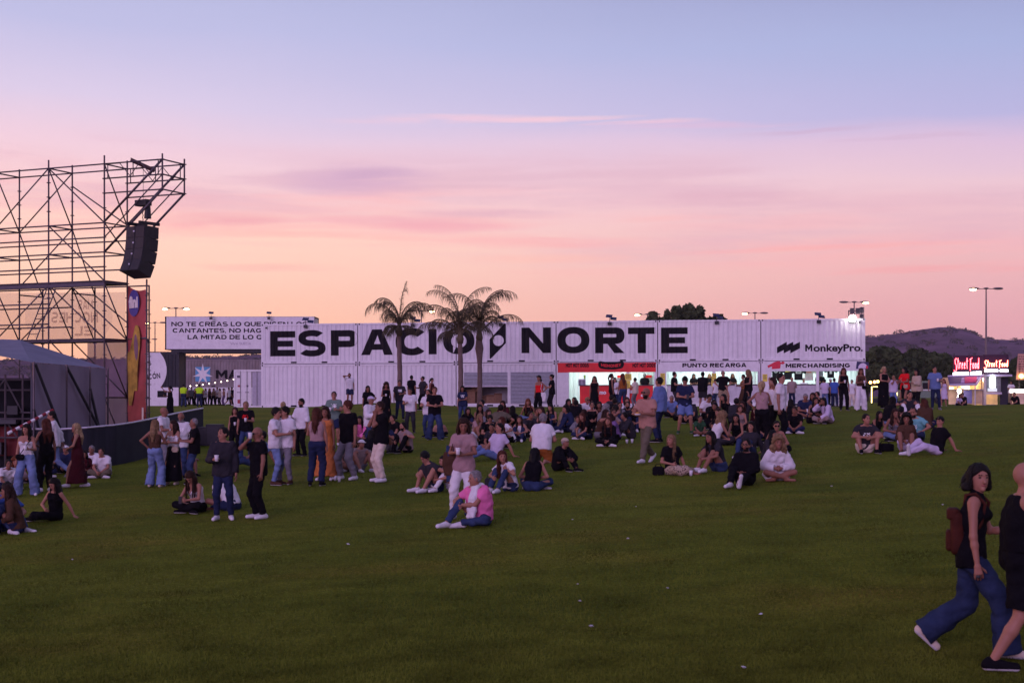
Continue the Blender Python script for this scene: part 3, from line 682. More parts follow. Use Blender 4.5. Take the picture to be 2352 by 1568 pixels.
# T-shirts on display
def tee_mesh(col, pcol, kind, seed):
    m = MB(); h = .62; w = .42
    o = [(-w / 2, 0), (w / 2, 0), (w / 2, h * .62), (w * .86, h * .50), (w * .96, h * .68), (w * .55, h * .97), (w * .2, h), (-w * .2, h), (-w * .55, h * .97), (-w * .96, h * .68), (-w * .86, h * .50), (-w / 2, h * .62)]
    fr = [(x, -.025 + .012 * math.sin(x * 14), z) for x, z in o]; bk = [(x, .025, z) for x, z in o]
    m.face(fr); m.face(bk[::-1])
    for i in range(12): m.face([fr[i], bk[i], bk[(i + 1) % 12], fr[(i + 1) % 12]])
    m.cur = 1; z = h * .72; y = -.042
    if kind == 'ring':
        for i in range(12):
            a, b_ = i * math.pi / 6, (i + 1) * math.pi / 6; m.face([(.11 * math.cos(a), y, z + .11 * math.sin(a)), (.11 * math.cos(b_), y, z + .11 * math.sin(b_)), (.06 * math.cos(b_), y, z + .06 * math.sin(b_)), (.06 * math.cos(a), y, z + .06 * math.sin(a))])
    elif kind == 'script': m.face([(-.16, y, z - .05), (.16, y, z - .01), (.15, y, z + .08), (-.1, y, z + .06)])
    elif kind == 'arc':
        for i in range(6):
            a, b_ = math.pi * (.15 + .7 * i / 6), math.pi * (.15 + .7 * (i + 1) / 6); m.face([(.17 * math.cos(a), y, z - .05 + .1 * math.sin(a)), (.17 * math.cos(b_), y, z - .05 + .1 * math.sin(b_)), (.15 * math.cos(b_), y, z - .08 + .06 * math.sin(b_)), (.15 * math.cos(a), y, z - .08 + .06 * math.sin(a))])
        m.face([(-.14, y, z - .11), (.14, y, z - .11), (.14, y, z - .07), (-.14, y, z - .07)])
    elif kind == 'bar': m.face([(-.13, y, z - .06), (.13, y, z - .06), (.13, y, z - .02), (-.13, y, z - .02)])
    elif kind == 'figure': m.face([(-.08, y, z - .2), (.08, y, z - .2), (.05, y, z + .08), (-.05, y, z + .08)])
    return m
bt = mat("black_cotton", (.012, .012, .015), rough=.9); ct = mat("cream_cotton", (.55, .52, .45), rough=.9); gt = mat("grey_cotton", (.20, .21, .24), rough=.9)
wp = mat("white_print", (.75, .75, .75), rough=.7); yp = mat("yellow_print", (.8, .75, .02), rough=.7); rp = mat("red_print", (.6, .05, .05), rough=.7)
for px, cl, pr, kd, sc, lb in ((1782, bt, wp, 'ring', 1.0, "black T-shirt with a white ring hanging in the merchandising stall"), (1810, bt, yp, 'script', 1.1, "black T-shirt with a yellow script print hanging in the stall"),
                          (1834, bt, wp, 'arc', 1.15, "black T-shirt with a white arched print hanging in the stall"), (1858, ct, rp, 'bar', 1.2, "cream T-shirt with a red bar hanging in the merchandising stall"),
                          (1884, gt, wp, 'bar', .8, "small grey T-shirt hanging beside the merchandising stall's post"), (1908, bt, wp, 'figure', .95, "dark T-shirt with a pale figure hanging beyond the stall's post"), (1934, gt, bt, 'script', .8, "pale grey T-shirt behind the tall woman at the merchandising stall")):
    o = tee_mesh(None, None, kd, 0).build("hanging_shirt", [cl, pr], None, loc=on_row(px, .75, 2.26 - .62 * sc), rz=ROWZ); o.scale = (sc, sc, sc)
    tag(o, lb, "T-shirt", "T-shirts hanging in the merchandising stall")
    hg = MB(); hg.tube([(-.12, 0, .62), (0, 0, .68), (.12, 0, .62)], .008, 6); hg.tube([(0, 0, .68), (0, 0, .74 if sc > 1 else .78)], .006, 6); hg.build("hanger", dark_m, o)
# cardboard cartons in the store behind the half-raised shutter
card_m = mat("cardboard", (0.22, 0.12, 0.07), rough=.9, noise=.2)
ci = 0
for px, v, w, h, lb in ((1086, .6, .55, .75, "brown carton inside the dark store by the palm trunk"), (1096, .9, .6, 1.0, "tall brown carton at the back of the dark store"), (1126, .5, .45, .45, "open brown carton in the middle of the dark store"), (1142, .6, .5, .55, "brown carton by the shutter post in the dark store"), (1110, 1.1, .4, .4, "small brown carton deep in the dark store")):
    m = MB(); m.mm(-w / 2, w / 2, -w / 2, w / 2, 0, h); m.face([(-w / 2, -w / 2, h), (w / 2, -w / 2, h), (w / 2, -w * .7, h + .12), (-w / 2, -w * .7, h + .12)]); m.mm(-w * .5, w * .5, -w / 2 - .004, -w / 2, h * .5, h * .54)
    tag(m.build("cardboard_box", card_m, None, loc=on_row(px, v, .17), rz=ROWZ + ci * .2 - .3), lb, "cardboard box", "cartons in the dark store"); ci += 1

# solar floodlights clipped to the containers' top edge
panel_m = mat("solar_panel", (0.02, 0.02, 0.07), rough=.25, noise=.05)
def solar(px, py, s, ang, label, two=True):
    p = P(px, py, s); root = empty("solar_floodlight", p, 0, label, "solar lamp", "solar floodlights along the container tops"); root.scale = (.8, .8, .8)
    m = MB(); m.box((0, -.10, -.18), (.30, .10, .24)); m.build("lamp", dark_m, root)
    m = MB(); m.tube([(0, -.04, -.1), (0, -.02, .28)], .02, 6); m.tube([(-.3, .1, .02), (.3, .1, .02)], .02, 6); m.build("bracket", dark_m, root)
    for i in range(2 if two else 1):
        m = MB(); m.box((0, 0, 0), (.48, .34, .03)); o = m.build("panel", panel_m, root); o.location = (-.02 + .34 * i, .12 + .3 * i, .40 - .18 * i); o.rotation_euler = (rad(38), rad(4), ang + i * .2)
tz = lambda px: HC * 2 + .03
for px, lb in ((702, "solar floodlight above the letter S on the container edge"), (948, "solar floodlight above the letter C on the container edge"), (1150, "solar floodlight above the compass needle on the container edge"),
               (1400, "solar floodlight above the letter R over the hot dog stall"), (1646, "solar floodlight beside the treetop over the recharge stall"), (1880, "solar floodlight above the zigzag emblem on the container edge")):
    p = row_pt(u_of(px), -.02, HC * 2 + .03); Y = p.y; s = F / Y
    solar(px, HZ - (p.z - EYE) * s, s, random.uniform(-.3, .3), lb)
# dome cameras
for px, lb in ((612, "small white dome camera above the first letter E"), (1974, "small dome camera under the floodlight at the container corner")):
    m = MB(); m.mm(-.05, .05, -.12, 0, 0, .06); m.cur = 1; m.ball((0, -.1, -.03), .06, 8, 6)
    tag(m.build("dome_camera", [frame_m, dark_m], None, loc=row_pt(u_of(px), 0, 4.95), rz=ROWZ), lb, "security camera")
# floodlight cluster on the roof corner
root = empty("floodlight_rack", row_pt(u_of(1966), .6, HC * 2 + .03), ROWZ, "rack of louvred floodlights with one lit lamp on the container roof corner", "floodlight")
m = MB(); m.tube([(-.35, 0, 0), (-.35, 0, .55)], .03, 6); m.tube([(.42, 0, 0), (.42, 0, .75)], .03, 6); m.tube([(-.35, 0, .5), (.42, 0, .5)], .03, 6); m.build("stand", dark_m, root)
for x, z in ((-.15, .5), (.18, .5), (.42, .55), (.42, .15)):
    m = MB()
    for i in range(5): m.box((x, -.05, z - .14 + i * .075), (.26, .22, .025))
    m.mm(x - .12, x + .12, .04, .09, z - .17, z + .17); m.build("lamp_head", mat("grey_paint", (.22, .2, .2)), root)
m = MB(); m.ball((-.22, -.75, .02), (.22, .06, .20), 16, 10); m.build("lit_lamp", mat("flood_glow", (1, 1, 1), emit=(1.0, .97, .90), estr=60, noise=0), root, True)
m = MB(); m.mm(-.42, -.02, -.70, -.62, -.22, .22); m.tube([(-.22, -.66, 0), (-.22, 0, .1)], .03, 6); m.build("lamp_housing", dark_m, root)
la = bpy.data.lights.new("flood_light", 'POINT'); la.energy = 9; la.color = (1, .96, .9); la.shadow_soft_size = .2
lo = bpy.data.objects.new("flood_light", la); COL.objects.link(lo); lo.parent = root; lo.location = (-.22, -1.0, -.05)

# ---------------------------------------------------------------- gateway of containers and sign at the left
rust_m = mat("weathered_grey_container", (0.24, 0.20, 0.20), rough=.7, noise=.2, nscale=.8, dirt=((.13, .08, .06), .8, .7, (2, 2, .5)))
dk_w = mat("charcoal_container", (0.018, 0.018, 0.024), rough=.6, noise=.2)
def big_box(name, x0, x1, ybot, ytop, s, label, m_w, m_f, L0=None):
    a = P(x0, ybot, s); b_ = P(x1, ybot, s); L0 = L0 or (b_.x - a.x); H = (ybot - ytop) / s
    c = container(name, a, 0, label, "containers of the gateway", m_w, m_f, L0, cat="shipping container"); c.scale = (1, 1, H / HC); return c, L0, H
sg, L0, H0 = big_box("shipping_container", 379, 723, 803, 727, 28.2, "long white container raised as a lintel, printed with the quotation NO TE CREAS", frame_m, dk_w)
m = MB(); m.mm(.12, L0 - .03, -.05, -.02, .05, HC - .02); m.build("sign_panel", frame_m, sg)
def sgl(px): return (px - 379) / 28.2
def sgz(py): return (803 - py) / 28.2 * HC / H0
def zx(z): return (540 + z / 3.36) * .57422
def zy(z): return (1180 + z / 3.36) * .57422
for txt, a, b_, yt, yb in (("NO TE CREAS LO QUE DICEN LOS", 490, 2322, 360, 418), ("CANTANTES, NO HAG", 508, 1702, 447, 505), ("LA MITAD DE LO Q", 708, 1712, 535, 593)):
    text_obj(set_text(txt, sgl(zx(a)), sgz(zy(yb)), sgz(zy(yt)) - sgz(zy(yb)), .25, .22, .12, width=sgl(zx(b_)) - sgl(zx(a))), sg, -.055, black_m)
text_obj(set_text("VIVA SUECIA", sgl(zx(1285)), sgz(zy(668)), .2 * HC / H0, .14, .13, .16, width=sgl(zx(1560)) - sgl(zx(1285))), sg, -.055, mat("grey_print", (.32, .27, .36)))
m = MB(); m.mm(.5, L0, -.01, .02, -.26 * HC / H0, -.02); m.mm(.5, L0, .02, DC, -.26 * HC / H0, -.24 * HC / H0); m.build("under_beam", dk_w, sg)
for px, lb in ((485, "solar floodlight above NO TE CREAS on the raised sign container"), (618, "solar floodlight over the word QUE on the raised sign container")): solar(px, 727, 28.3, .1, lb, False)
lb_, L1, H1 = big_box("shipping_container", 300, 411, 937, 808, 28.6, "black gateway container with a white round poster carrying part of a slogan", dk_w, dk_w)
# white poster: disc + base slab
zz = lambda py: (937 - py) / 28.6 * HC / H1
xx_ = lambda px: (px - 300) / 28.6
cx0, cy0, R0 = 322, 850, 61.0
pan = []; steps = 40
ylo, yhi = 889.5, 809.5
m = MB()
for i in range(steps):
    y0 = ylo + (yhi - ylo) * i / steps; y1 = ylo + (yhi - ylo) * (i + 1) / steps
    ex = lambda y: cx0 + math.sqrt(max(0, R0 ** 2 - (y - cy0) ** 2)) * 1.0
    m.face([(xx_(302), -.03, zz(y0)), (xx_(ex(y0)), -.03, zz(y0)), (xx_(ex(y1)), -.03, zz(y1)), (xx_(302), -.03, zz(y1))])
m.build("round_poster", frame_m, lb_)
m = MB(); m.mm(xx_(302), xx_(410.5), -.06, -.02, .02, zz(889.5)); m.build("white_plinth", frame_m, lb_)
m = MB(); m.mm(xx_(362), xx_(383.5), -.07, -.058, zz(912), zz(897)); m.build("dark_hatch", hole_m, lb_)
text_obj(set_text("MÁS".replace('Á', 'A'), xx_(316), zz(838.5), zz(829) - zz(838.5), .22, .22, .14, width=xx_(348) - xx_(316)), lb_, -.036, black_m)
cp = set_text("RINCÓN", 0, 0, .42, .22, .22, .14, width=xx_(369) - xx_(322)); th = rad(6)
text_obj([[(xx_(322) + a * math.cos(th) - b_ * math.sin(th), zz(873) + (a * math.sin(th) + b_ * math.cos(th)) * HC / H1) for a, b_ in p] for p in cp], lb_, -.036, black_m)
mk_, L2, H2 = big_box("shipping_container", 413, 640, 889, 826, 24, "rusty grey container with a pale blue star square, beyond the gateway", rust_m, rust_m)
blue_m = mat("star_blue", (.10, .32, .52), rough=.6, noise=.1); 
xm = lambda z: (zx(z) - 413) / 24; zm2 = lambda z: (889 - zy(z)) / 24 * HC / H2
text_obj([R_(xm(812), zm2(1160), xm(1010), zm2(965))], mk_, 0.0, blue_m, "star_square")
sc_, sz_ = xm(911), zm2(1062); star = []
for i in range(7):
    a = math.pi / 2 + i * 2 * math.pi / 7; a0, a1 = a - math.pi / 7, a + math.pi / 7
    star.append([(sc_, sz_), (sc_ + .34 * math.cos(a0), sz_ + .34 * math.sin(a0)), (sc_ + 1.0 * math.cos(a), sz_ + 1.0 * math.sin(a)), (sc_ + .34 * math.cos(a1), sz_ + .34 * math.sin(a1))])
text_obj(star, mk_, -.006, frame_m, "star_emblem")
text_obj(set_text("MA", xm(1085), zm2(1120), zm2(1005) - zm2(1120), .30, .26, .12, width=xm(1400) - xm(1085)), mk_, -.006, black_m)
wl_, L3, H3 = big_box("shipping_container", 411.5, 640, 938, 889.5, 24, "plain white container beneath the rusty grey one, behind the far crowd", frame_m, frame_m)
# small container seen from its door end
dx0, s0 = 537, 33.7; a = P(dx0, 936, s0); sm = empty("shipping_container", (a.x, a.y, a.z), 0, "small white container seen from its sticker-covered doors, one ajar", "shipping container", "containers of the gateway")
W0, Hs = 2.44, 2.59
m = MB()
for x in (.06, W0 - .06): m.mm(x - .06, x + .06, 0, .14, 0, Hs)
m.mm(.12, W0 - .12, 0, .12, 0, .14); m.mm(.12, W0 - .12, 0, .12, Hs - .13, Hs); m.mm(0, .05, .14, 5.9, .0, Hs); m.mm(W0 - .05, W0, .14, 5.9, 0, Hs); m.mm(.05, W0 - .05, .14, 5.9, Hs - .05, Hs); m.build("frame", frame_m, sm)
def door(x0, x1, y, tone, open_=False):
    m = MB(); m.mm(x0, x1, y, y + .04, .15, Hs - .14)
    for i in range(1, 5): m.mm(x0 + .02, x1 - .02, y - .02, y, .15 + i * .46, .19 + i * .46)
    d = m.build("door", tone, sm)
    m = MB()
    for u in (x0 + (x1 - x0) * .3, x0 + (x1 - x0) * .72): m.tube([(u, y - .05, .1), (u, y - .05, Hs - .08)], .018, 6)
    m.build("locking_bar", mat("galvanised", (.4, .38, .42), rough=.4, metal=.7), d)
    return d
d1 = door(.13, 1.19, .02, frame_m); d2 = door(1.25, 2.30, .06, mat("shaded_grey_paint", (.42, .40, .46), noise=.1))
st_m = mat("sticker_red", (.35, .05, .06)); st2 = mat("sticker_grey", (.12, .10, .14))
for x, z, w, h, mm_ in ((.32, 2.1, .2, .2, st2), (.36, 1.5, .2, .18, st_m), (.92, 1.5, .14, .16, st2), (.34, 1.05, .26, .05, st2), (.9, 1.05, .26, .05, st2), (.36, .42, .22, .26, st_m)):
    m = MB(); m.mm(x - w / 2, x + w / 2, .01, .018, z - h / 2, z + h / 2); m.build("sticker", mm_, d1)

# ---------------------------------------------------------------- street lamps
pole_m = mat("lamp_pole", (.16, .13, .13), rough=.5, metal=.4); glow_m = mat("sodium_glow", (1, .8, .5), emit=(1.0, .66, .30), estr=22, noise=0)
def lamp(px, ytop, s, lit, label, hz=11.0):
    Y = F / s; X = (px - CX) / s; z0 = float(ground(X, Y)); zt = EYE + (HZ - ytop) / s
    root = empty("street_lamp", (X, Y, z0), 0, label, "street lamp", "street lamps beyond the festival ground")
    h = zt - z0; m = MB(); m.tube([(0, 0, 0), (0, 0, h)], [.12, .06], 10); m.build("pole", pole_m, root)
    m = MB(); m.tube([(-.9, 0, h - .02), (0, 0, h), (.9, 0, h - .02)], .035, 6); m.ball((0, 0, h + .03), (.28, .16, .10), 10, 6); m.build("arm", pole_m, root)
    for sd in (-1, 1):
        m = MB(); m.ball((sd * 1.15, 0, h + .02), (.52, .2, .12), 12, 8); hd = m.build("lamp_head", pole_m, root, True)
        if (sd == -1 and 'l' in lit) or (sd == 1 and 'r' in lit):
            m = MB(); m.ball((sd * 1.27, -.06, h - .09), (.33, .18, .11), 12, 8); m.build("lit_glass", glow_m, hd, True)
lamp(2265, 663, 23.9, 'l', "tall double-armed street lamp standing by the street food truck, one side lit")
lamp(1962, 694, 20.8, 'r', "street lamp above the lit floodlight at the container row's end")
lamp(1734, 719, 18.4, 'l', "double street lamp over the PUNTO RECARGA container, one side lit")
lamp(1487, 722, 18.2, 'l', "street lamp peeping out beside the dark treetop behind the containers")
lamp(968, 714, 18.9, 'r', "street lamp between the palms, one side lit")
lamp(404, 708, 19.4, 'lr', "street lamp above the quotation sign with both heads lit")
lamp(356, 741, 16.3, 'l', "slim street lamp beside the pink banner with one head lit")
lamp(340, 779, 13, 'l', "distant street lamp partly hidden by the pink banner")
# string of bulbs
pts = [P(zx(x), zy(y), 30) for x, y in ((743, 1221), (828, 1212), (910, 1202), (995, 1190), (1076, 1178), (1158, 1165), (1241, 1149), (1325, 1133))]
root = empty("string_light", pts[0], 0, "string of small lit bulbs hanging across the rusty grey container", "string lights")
m = MB(); m.tube([p - pts[0] + Vector((0, 0, .09)) for p in pts], .012, 5); m.build("cable", dark_m, root)
bm_ = mat("bulb_glow", (1, .9, .7), emit=(1, .85, .62), estr=8, noise=0)
for p in pts: m = MB(); m.ball(tuple(p - pts[0]), (.045, .045, .042), 8, 6); m.build("bulb", bm_, root, True)

# ---------------------------------------------------------------- palms
palm_m = mat("palm_leaf", (0.075, 0.062, 0.028), rough=.7, noise=.35, nscale=2, trans=.25); ptrunk_m = mat("palm_trunk", (.15, .10, .088), rough=.9, noise=.2, nscale=3, bump=.7, bscale=9)
rach_m = mat("palm_rachis", (.10, .075, .04), rough=.7)
def palm(px, basey, s, crown_y, fronds, label, seed, bulge=None, sheath=True):
    r = random.Random(seed); Y = F / s; X = (px - CX) / s; z0 = float(ground(X, Y)); zc_ = EYE + (HZ - crown_y) / s - z0
    root = empty("palm_tree", (X, Y, z0), 0, label, "palm tree", "palms in front of the containers")
    hs = [0, .1, .4, 1.2, 2.2, 3.2]; pts = [(0, 0, -.2)]; rr = [.17]
    n = 14
    for i in range(1, n + 1):
        z = zc_ * i / n; pts.append((.03 * math.sin(z), 0, z)); q = .138 - .03 * (i / n) + (.012 if i % 2 else 0)
        if bulge: q += .10 * math.exp(-((z - bulge) / .45) ** 2)
        rr.append(q)
    m = MB(); m.tube(pts, rr, 12); m.build("trunk", ptrunk_m, root, True)
    m = MB(); rc = MB()
    for (az, tilt, ln, droop) in fronds:
        az += r.uniform(-.1, .1); K = 16; p = Vector((0, 0, zc_ - .05)); pts = [p.copy()]; el = min(tilt + .20, 1.52); ln *= 1.13; droop *= 1.1
        for i in range(K):
            el -= droop / K * 2.0 * (i / K) ** 1.2; st = ln / K
            p = p + Vector((math.cos(el) * math.cos(az), math.cos(el) * math.sin(az), math.sin(el))) * st; pts.append(p.copy())
        rc.tube(pts, [.035 * (1 - i / (K + 2)) + .006 for i in range(K + 1)], 5)
        nl = 62
        for i in range(8, nl):
            f = i / nl * K; a = int(f); q = pts[a].lerp(pts[min(a + 1, K)], f - a); d = (pts[min(a + 1, K)] - pts[a]).normalized(); sd = d.cross(Vector((0, 0, 1))).normalized()
            L_ = .78 * math.sin(math.pi * (.12 + .80 * i / nl)) ** .7 * r.uniform(.6, 1.15)
            for s_ in (-1, 1):
                out = (sd * s_ * r.uniform(.3, .75) + d * .5 + Vector((r.uniform(-.25, .25), r.uniform(-.25, .25), -.28))).normalized(); w = .0095
                m1 = q + out * L_ * .45 + Vector((0, 0, -.10 * L_)); e_ = m1 + (out * .35 + Vector((0, 0, -1.0))).normalized() * L_ * .6
                n_ = d * w
                m.face([q - n_, q + n_, m1 + n_, m1 - n_]); m.face([m1 - n_, m1 + n_, e_])
    m.build("frond_leaflets", palm_m, root); rc.build("frond_stem", rach_m, root, True)
    if sheath:
        m = MB(); m.tube([(0, 0, zc_ - .55), (0, 0, zc_ - .3), (0, 0, zc_ + .1)], [.15, .20, .09], 10); m.build("crownshaft", rach_m, root, True)
D_ = math.pi
palm(917, 936, 43, 748, [(D_, .95, 2.5, 2.9), (D_ * .9, 1.25, 2.3, 2.5), (D_ * 1.1, 1.38, 2.0, 2.9), (0, .95, 2.5, 2.8), (.2, 1.2, 2.1, 2.6), (.1, 1.5, 2.2, .35), (-.4, 1.0, 2.0, 3.0), (D_ * .78, 1.0, 1.8, 3.0), (D_ * 1.3, .8, 1.6, 3.1), (-.9, .8, 1.6, 3.1), (D_, .1, .8, 1.5), (0, .0, .8, 1.4), (4.7, .1, .8, 1.6), (D_ * 1.2, -.3, .6, 1)],
     "palm standing alone before the letter C, trunk bare", 3)
palm(1057, 940, 44, 765, [(D_, .40, 2.4, 1.9), (D_ * .95, 1.0, 2.7, 2.4), (D_ * 1.05, 1.3, 3.0, 2.1), (D_ * .85, 1.42, 3.0, 1.6), (.15, 1.45, 3.0, 1.8), (.1, 1.2, 2.6, 2.6), (0, .35, 1.9, 2.2), (-.5, 1.2, 2.4, 2.9), (D_ * 1.25, 1.1, 2.3, 2.9), (D_ * 1.1, .65, 2.0, 2.4), (.6, 1.3, 2.6, 2.4), (D_ * 1.1, 0.1, 1.2, 1.6), (4.6, 1.3, 1.8, 3.2), (-.2, .7, 1.7, 2.6)],
     "palm before the letter O, its crown tangled with its neighbour's", 5)
palm(1101, 936, 43, 762, [(0, .60, 2.5, 1.9), (.1, 1.25, 3.2, 2.3), (-.05, 1.38, 3.0, 2.5), (D_ * .97, 1.3, 2.9, 2.3), (D_ * .98, .9, 2.3, 2.5), (D_, .5, 1.9, 1.9), (.25, 1.45, 2.6, 1.5), (-.6, 1.3, 2.4, 3.0), (D_ * 1.3, 1.3, 2.2, 3.1), (4.7, 1.3, 2.2, 3.2), (D_ * 1.1, 1.3, 2.0, 3.1), (-.1, 1.3, 1.9, 3.2), (4.2, 1.2, 1.7, 3.2), (-.3, 1.1, 1.6, 3.1)],
     "palm beside the compass needle, with a swollen trunk", 8, bulge=3.25)

# ---------------------------------------------------------------- stage scaffold tower
steel = mat("galvanised_steel", (.10, .082, .09), rough=.45, metal=.55, noise=.25, nscale=4)
SO = Vector((-13.9, 48.5, 0)); SU = Vector((.916, -.402, 0)); SV = Vector((.402, .916, 0)); BAY, DEPB = 2.42, 1.2
def sn(i, j, z): return SO + SU * (BAY * i) + SV * (DEPB * j) + Vector((0, 0, z + EYE))
tow = empty("scaffold_tower", tuple(SO) , 0, "tall open steel scaffold tower beside the stage, with a cantilever arm", "scaffold")
def bar(name, a, b_, r=.026): m = MB(); m.tube([a - SO, b_ - SO], r, 7); return m.build(name, steel, tow, True)
def ros(m, p): m.tube([p - SO - Vector((0, 0, .012)), p - SO + Vector((0, 0, .012))], .075, 8)
GZ = -2.3
for i in (-3, -2, -1, 0):
    for j in (0, 1):
        m = MB(); m.tube([sn(i, j, GZ) - SO, sn(i, j, 8.15) - SO], .030, 8)
        z = -2.14
        while z < 8.1: ros(m, sn(i, j, z)); z += .5
        m.build("standard", steel, tow)
for i in (-2, -1, 0):
    m = MB(); m.tube([sn(i, 2, GZ) - SO, sn(i, 2, 3.9) - SO], .030, 8); z = -2.14
    while z < 3.8: ros(m, sn(i, 2, z)); z += .5
    m.build("standard", steel, tow)
for j in (0, 1):
    for z in (7.86, 5.86, 5.36, 4.86, 4.36, 3.88, 1.9, -.1): bar("ledger", sn(-3, j, z), sn(0, j, z))
for z in (3.88, 1.9, -.1): bar("ledger", sn(-3, 2, z), sn(0, 2, z))
for z in (3.3, 2.6): bar("ledger", sn(-3, 0, z - .15), sn(-1, 0, z - .15)); bar("ledger", sn(-3, 1, z - .2), sn(-1, 1, z - .2))
for i in (-3, -2, -1, 0):
    for z in (7.86, 5.86, 4.86, 3.88, 1.9, -.1): bar("transom", sn(i, 0, z), sn(i, 1, z))
for i in (-2, -1, 0): bar("transom", sn(i, 1, 3.6), sn(i, 2, 3.6)); bar("transom", sn(i, 1, 1.9), sn(i, 2, 1.9))
for a, b_ in (((-1, 0, 7.86), (0, 0, 5.86)), ((-1, 1, 7.4), (0, 1, 5.9)), ((-1, 0, 5.86), (0, 0, 3.88)), ((-2, 0, 5.86), (-1, 0, 7.86)), ((-3, 0, 7.86), (-2, 0, 5.86)), ((-2, 1, 5.86), (-1, 1, 7.86)), ((-2, 1, 3.88), (-1, 1, 5.86)),
              ((-1, 0, 7.86), (-1, 1, 5.86)), ((0, 0, 7.86), (0, 1, 5.86)), ((-2, 0, 7.86), (-2, 1, 5.86)), ((-1, 1, 5.86), (-1, 2, 3.6)), ((-2, 1, 5.86), (-2, 2, 3.6)), ((0, 0, 5.86), (0, 1, 4.86)),
              ((-1, 0, 3.8), (0, 0, 1.9)), ((-1, 1, 3.8), (0, 1, 1.9)), ((-1, 2, 3.6), (0, 2, 1.9)), ((-2, 0, 1.9), (-1, 0, 3.8)), ((-2, 1, 1.9), (-1, 1, 3.8)), ((-3, 0, 3.8), (-2, 0, 1.9)),
              ((-1, 0, 3.8), (-1, 1, 1.9)), ((0, 0, 3.8), (0, 1, 1.9)), ((-2, 0, 3.8), (-2, 1, 1.9)), ((-1, 1, 3.8), (-1, 2, 1.9)), ((0, 0, 1.9), (0, 1, -.1)), ((-1, 0, 1.9), (0, 0, -.1)), ((-1, 1, 1.9), (0, 1, -.1)), ((0, 0, -.1), (0, 1, -2.1)), ((-1, 1, -.1), (0, 1, -2.1)), ((-2, 0, 1.9), (-1, 0, -.1))):
    bar("brace", sn(*a), sn(*b_), .024)
# third post carrying the banner
for dz in (0,):
    p0 = P(337, 906, 67.4); m = MB(); m.tube([(p0.x - SO.x, p0.y - SO.y, GZ + EYE), (p0.x - SO.x, p0.y - SO.y, 4.75)], .03, 8)
    z = -1.3
    while z < 4.6: ros(m, Vector((p0.x, p0.y, z))); z += .5
    m.build("standard", steel, tow)
    bar("ledger", Vector((p0.x, p0.y, 2.75)), sn(0, 1, 1.93))
# decks
deck_m = mat("deck_board", (.10, .085, .10), rough=.7)
for z, i0, i1 in ((3.80, -3, 0), (1.82, -3, 0)):
    m = MB(); n = 4
    for k in range(n):
        a = DEPB * (k + .04) / n; b_ = DEPB * (k + .96) / n
        q = [sn(i0, 0, z) + SV * a, sn(i1, 0, z) + SV * a, sn(i1, 0, z) + SV * b_, sn(i0, 0, z) + SV * b_]; q = [p - SO for p in q]; t_ = [p + Vector((0, 0, .07)) for p in q]
        m.add([tuple(p) for p in q + t_], [(3, 2, 1, 0), (4, 5, 6, 7), (0, 1, 5, 4), (1, 2, 6, 5), (2, 3, 7, 6), (3, 0, 4, 7)])
    m.build("deck", deck_m, tow)
    if z > 3:
        m = MB(); q = [sn(i0, -.02, z - .09), sn(i1, -.02, z - .09), sn(i1, -.02, z + .03), sn(i0, -.02, z + .03)]; m.face([p - SO for p in q]); q = [p + SV * .05 for p in q]; m.face([p - SO for p in q]); m.build("deck_girder", deck_m, tow)
# wind net on the lower bays and gear stacked under it
netm = mat("mauve_wind_net", (.30, .20, .27), rough=.9, noise=.15, nscale=.8, trans=.5, seethru=.25); m = MB()
for i in range(12):
    p, q = sn(-1.1, 1.9, 0).lerp(sn(-.02, 1.08, 0), i / 12), sn(-1.1, 1.9, 0).lerp(sn(-.02, 1.08, 0), (i + 1) / 12); f = lambda i: Vector((0, .05 * math.sin(i * 1.4), 0)); zt_ = EYE + 1.93; zb_2 = -1.0
    pts_ = [p + f(i), q + f(i + 1), q + f(i + 1), p + f(i)]; m.face([Vector((a.x, a.y, z)) - SO for a, z in zip(pts_, (zb_2, zb_2, zt_, zt_))])
m.build("wind_net", netm, tow, True)
gpz = sn(-.18, .55, 0); m = MB(); m.mm(-.55, .42, -.3, .3, -1.45, -.62); m.cur = 1; m.mm(-.56, .43, -.31, .31, -.62, -.30)
gc_ = m.build("equipment_case", [mat("dark_red_case", (.11, .012, .008), rough=.6, noise=.3), mat("case_black2", (.008, .008, .010))], None, loc=(gpz.x, gpz.y, 0), rz=-.4); tag(gc_, "dark red equipment case with a black top under the scaffold, by the pink banner", "equipment case")
# ladder
a, b_ = P(118, 663, 67), P(73, 779, 68); m = MB(); w = Vector((.17, -.05, 0))
m.tube([a - SO - w, b_ - SO - w], .02, 6); m.tube([a - SO + w, b_ - SO + w], .02, 6)
for i in range(1, 10): q = a.lerp(b_, i / 10) - SO; m.tube([q - w, q + w], .014, 6)
m.build("ladder", steel, tow)
# cantilever arm
for j in (0, 1):
    for z in (7.86, 7.36, 6.86): bar("ledger", sn(0, j, z), sn(1, j, z), .026)
    m = MB(); m.tube([sn(1, j, 8.05) - SO, sn(1, j, 6.80) - SO], .03, 8)
    for z in (7.86, 7.36, 6.86): ros(m, sn(1, j, z))
    m.build("standard", steel, tow)
    bar("brace", sn(1, j, 7.86), sn(0, j, 5.9), .040); bar("brace", sn(1, j, 6.86), sn(0, j, 4.86), .040); bar("brace", sn(1, j, 7.36), sn(0, j, 5.36), .022)
    for a_, b2 in ((.1, .27), (.27, .45), (.62, .45), (.62, .8), (.97, .8)): bar("lattice_bar", sn(a_, j, 7.84 if a_ in (.27, .62, .97) or a_ == .1 else 7.38), sn(b2, j, 7.38 if b2 in (.45, .8) or a_ == .27 else 7.84), .014)
    for a_ in (.06, .5, .93): bar("lattice_bar", sn(a_, j, 7.86), sn(a_, j, 7.36), .018)
for z in (7.86, 7.36, 6.86): bar("transom", sn(1, 0, z), sn(1, 1, z))
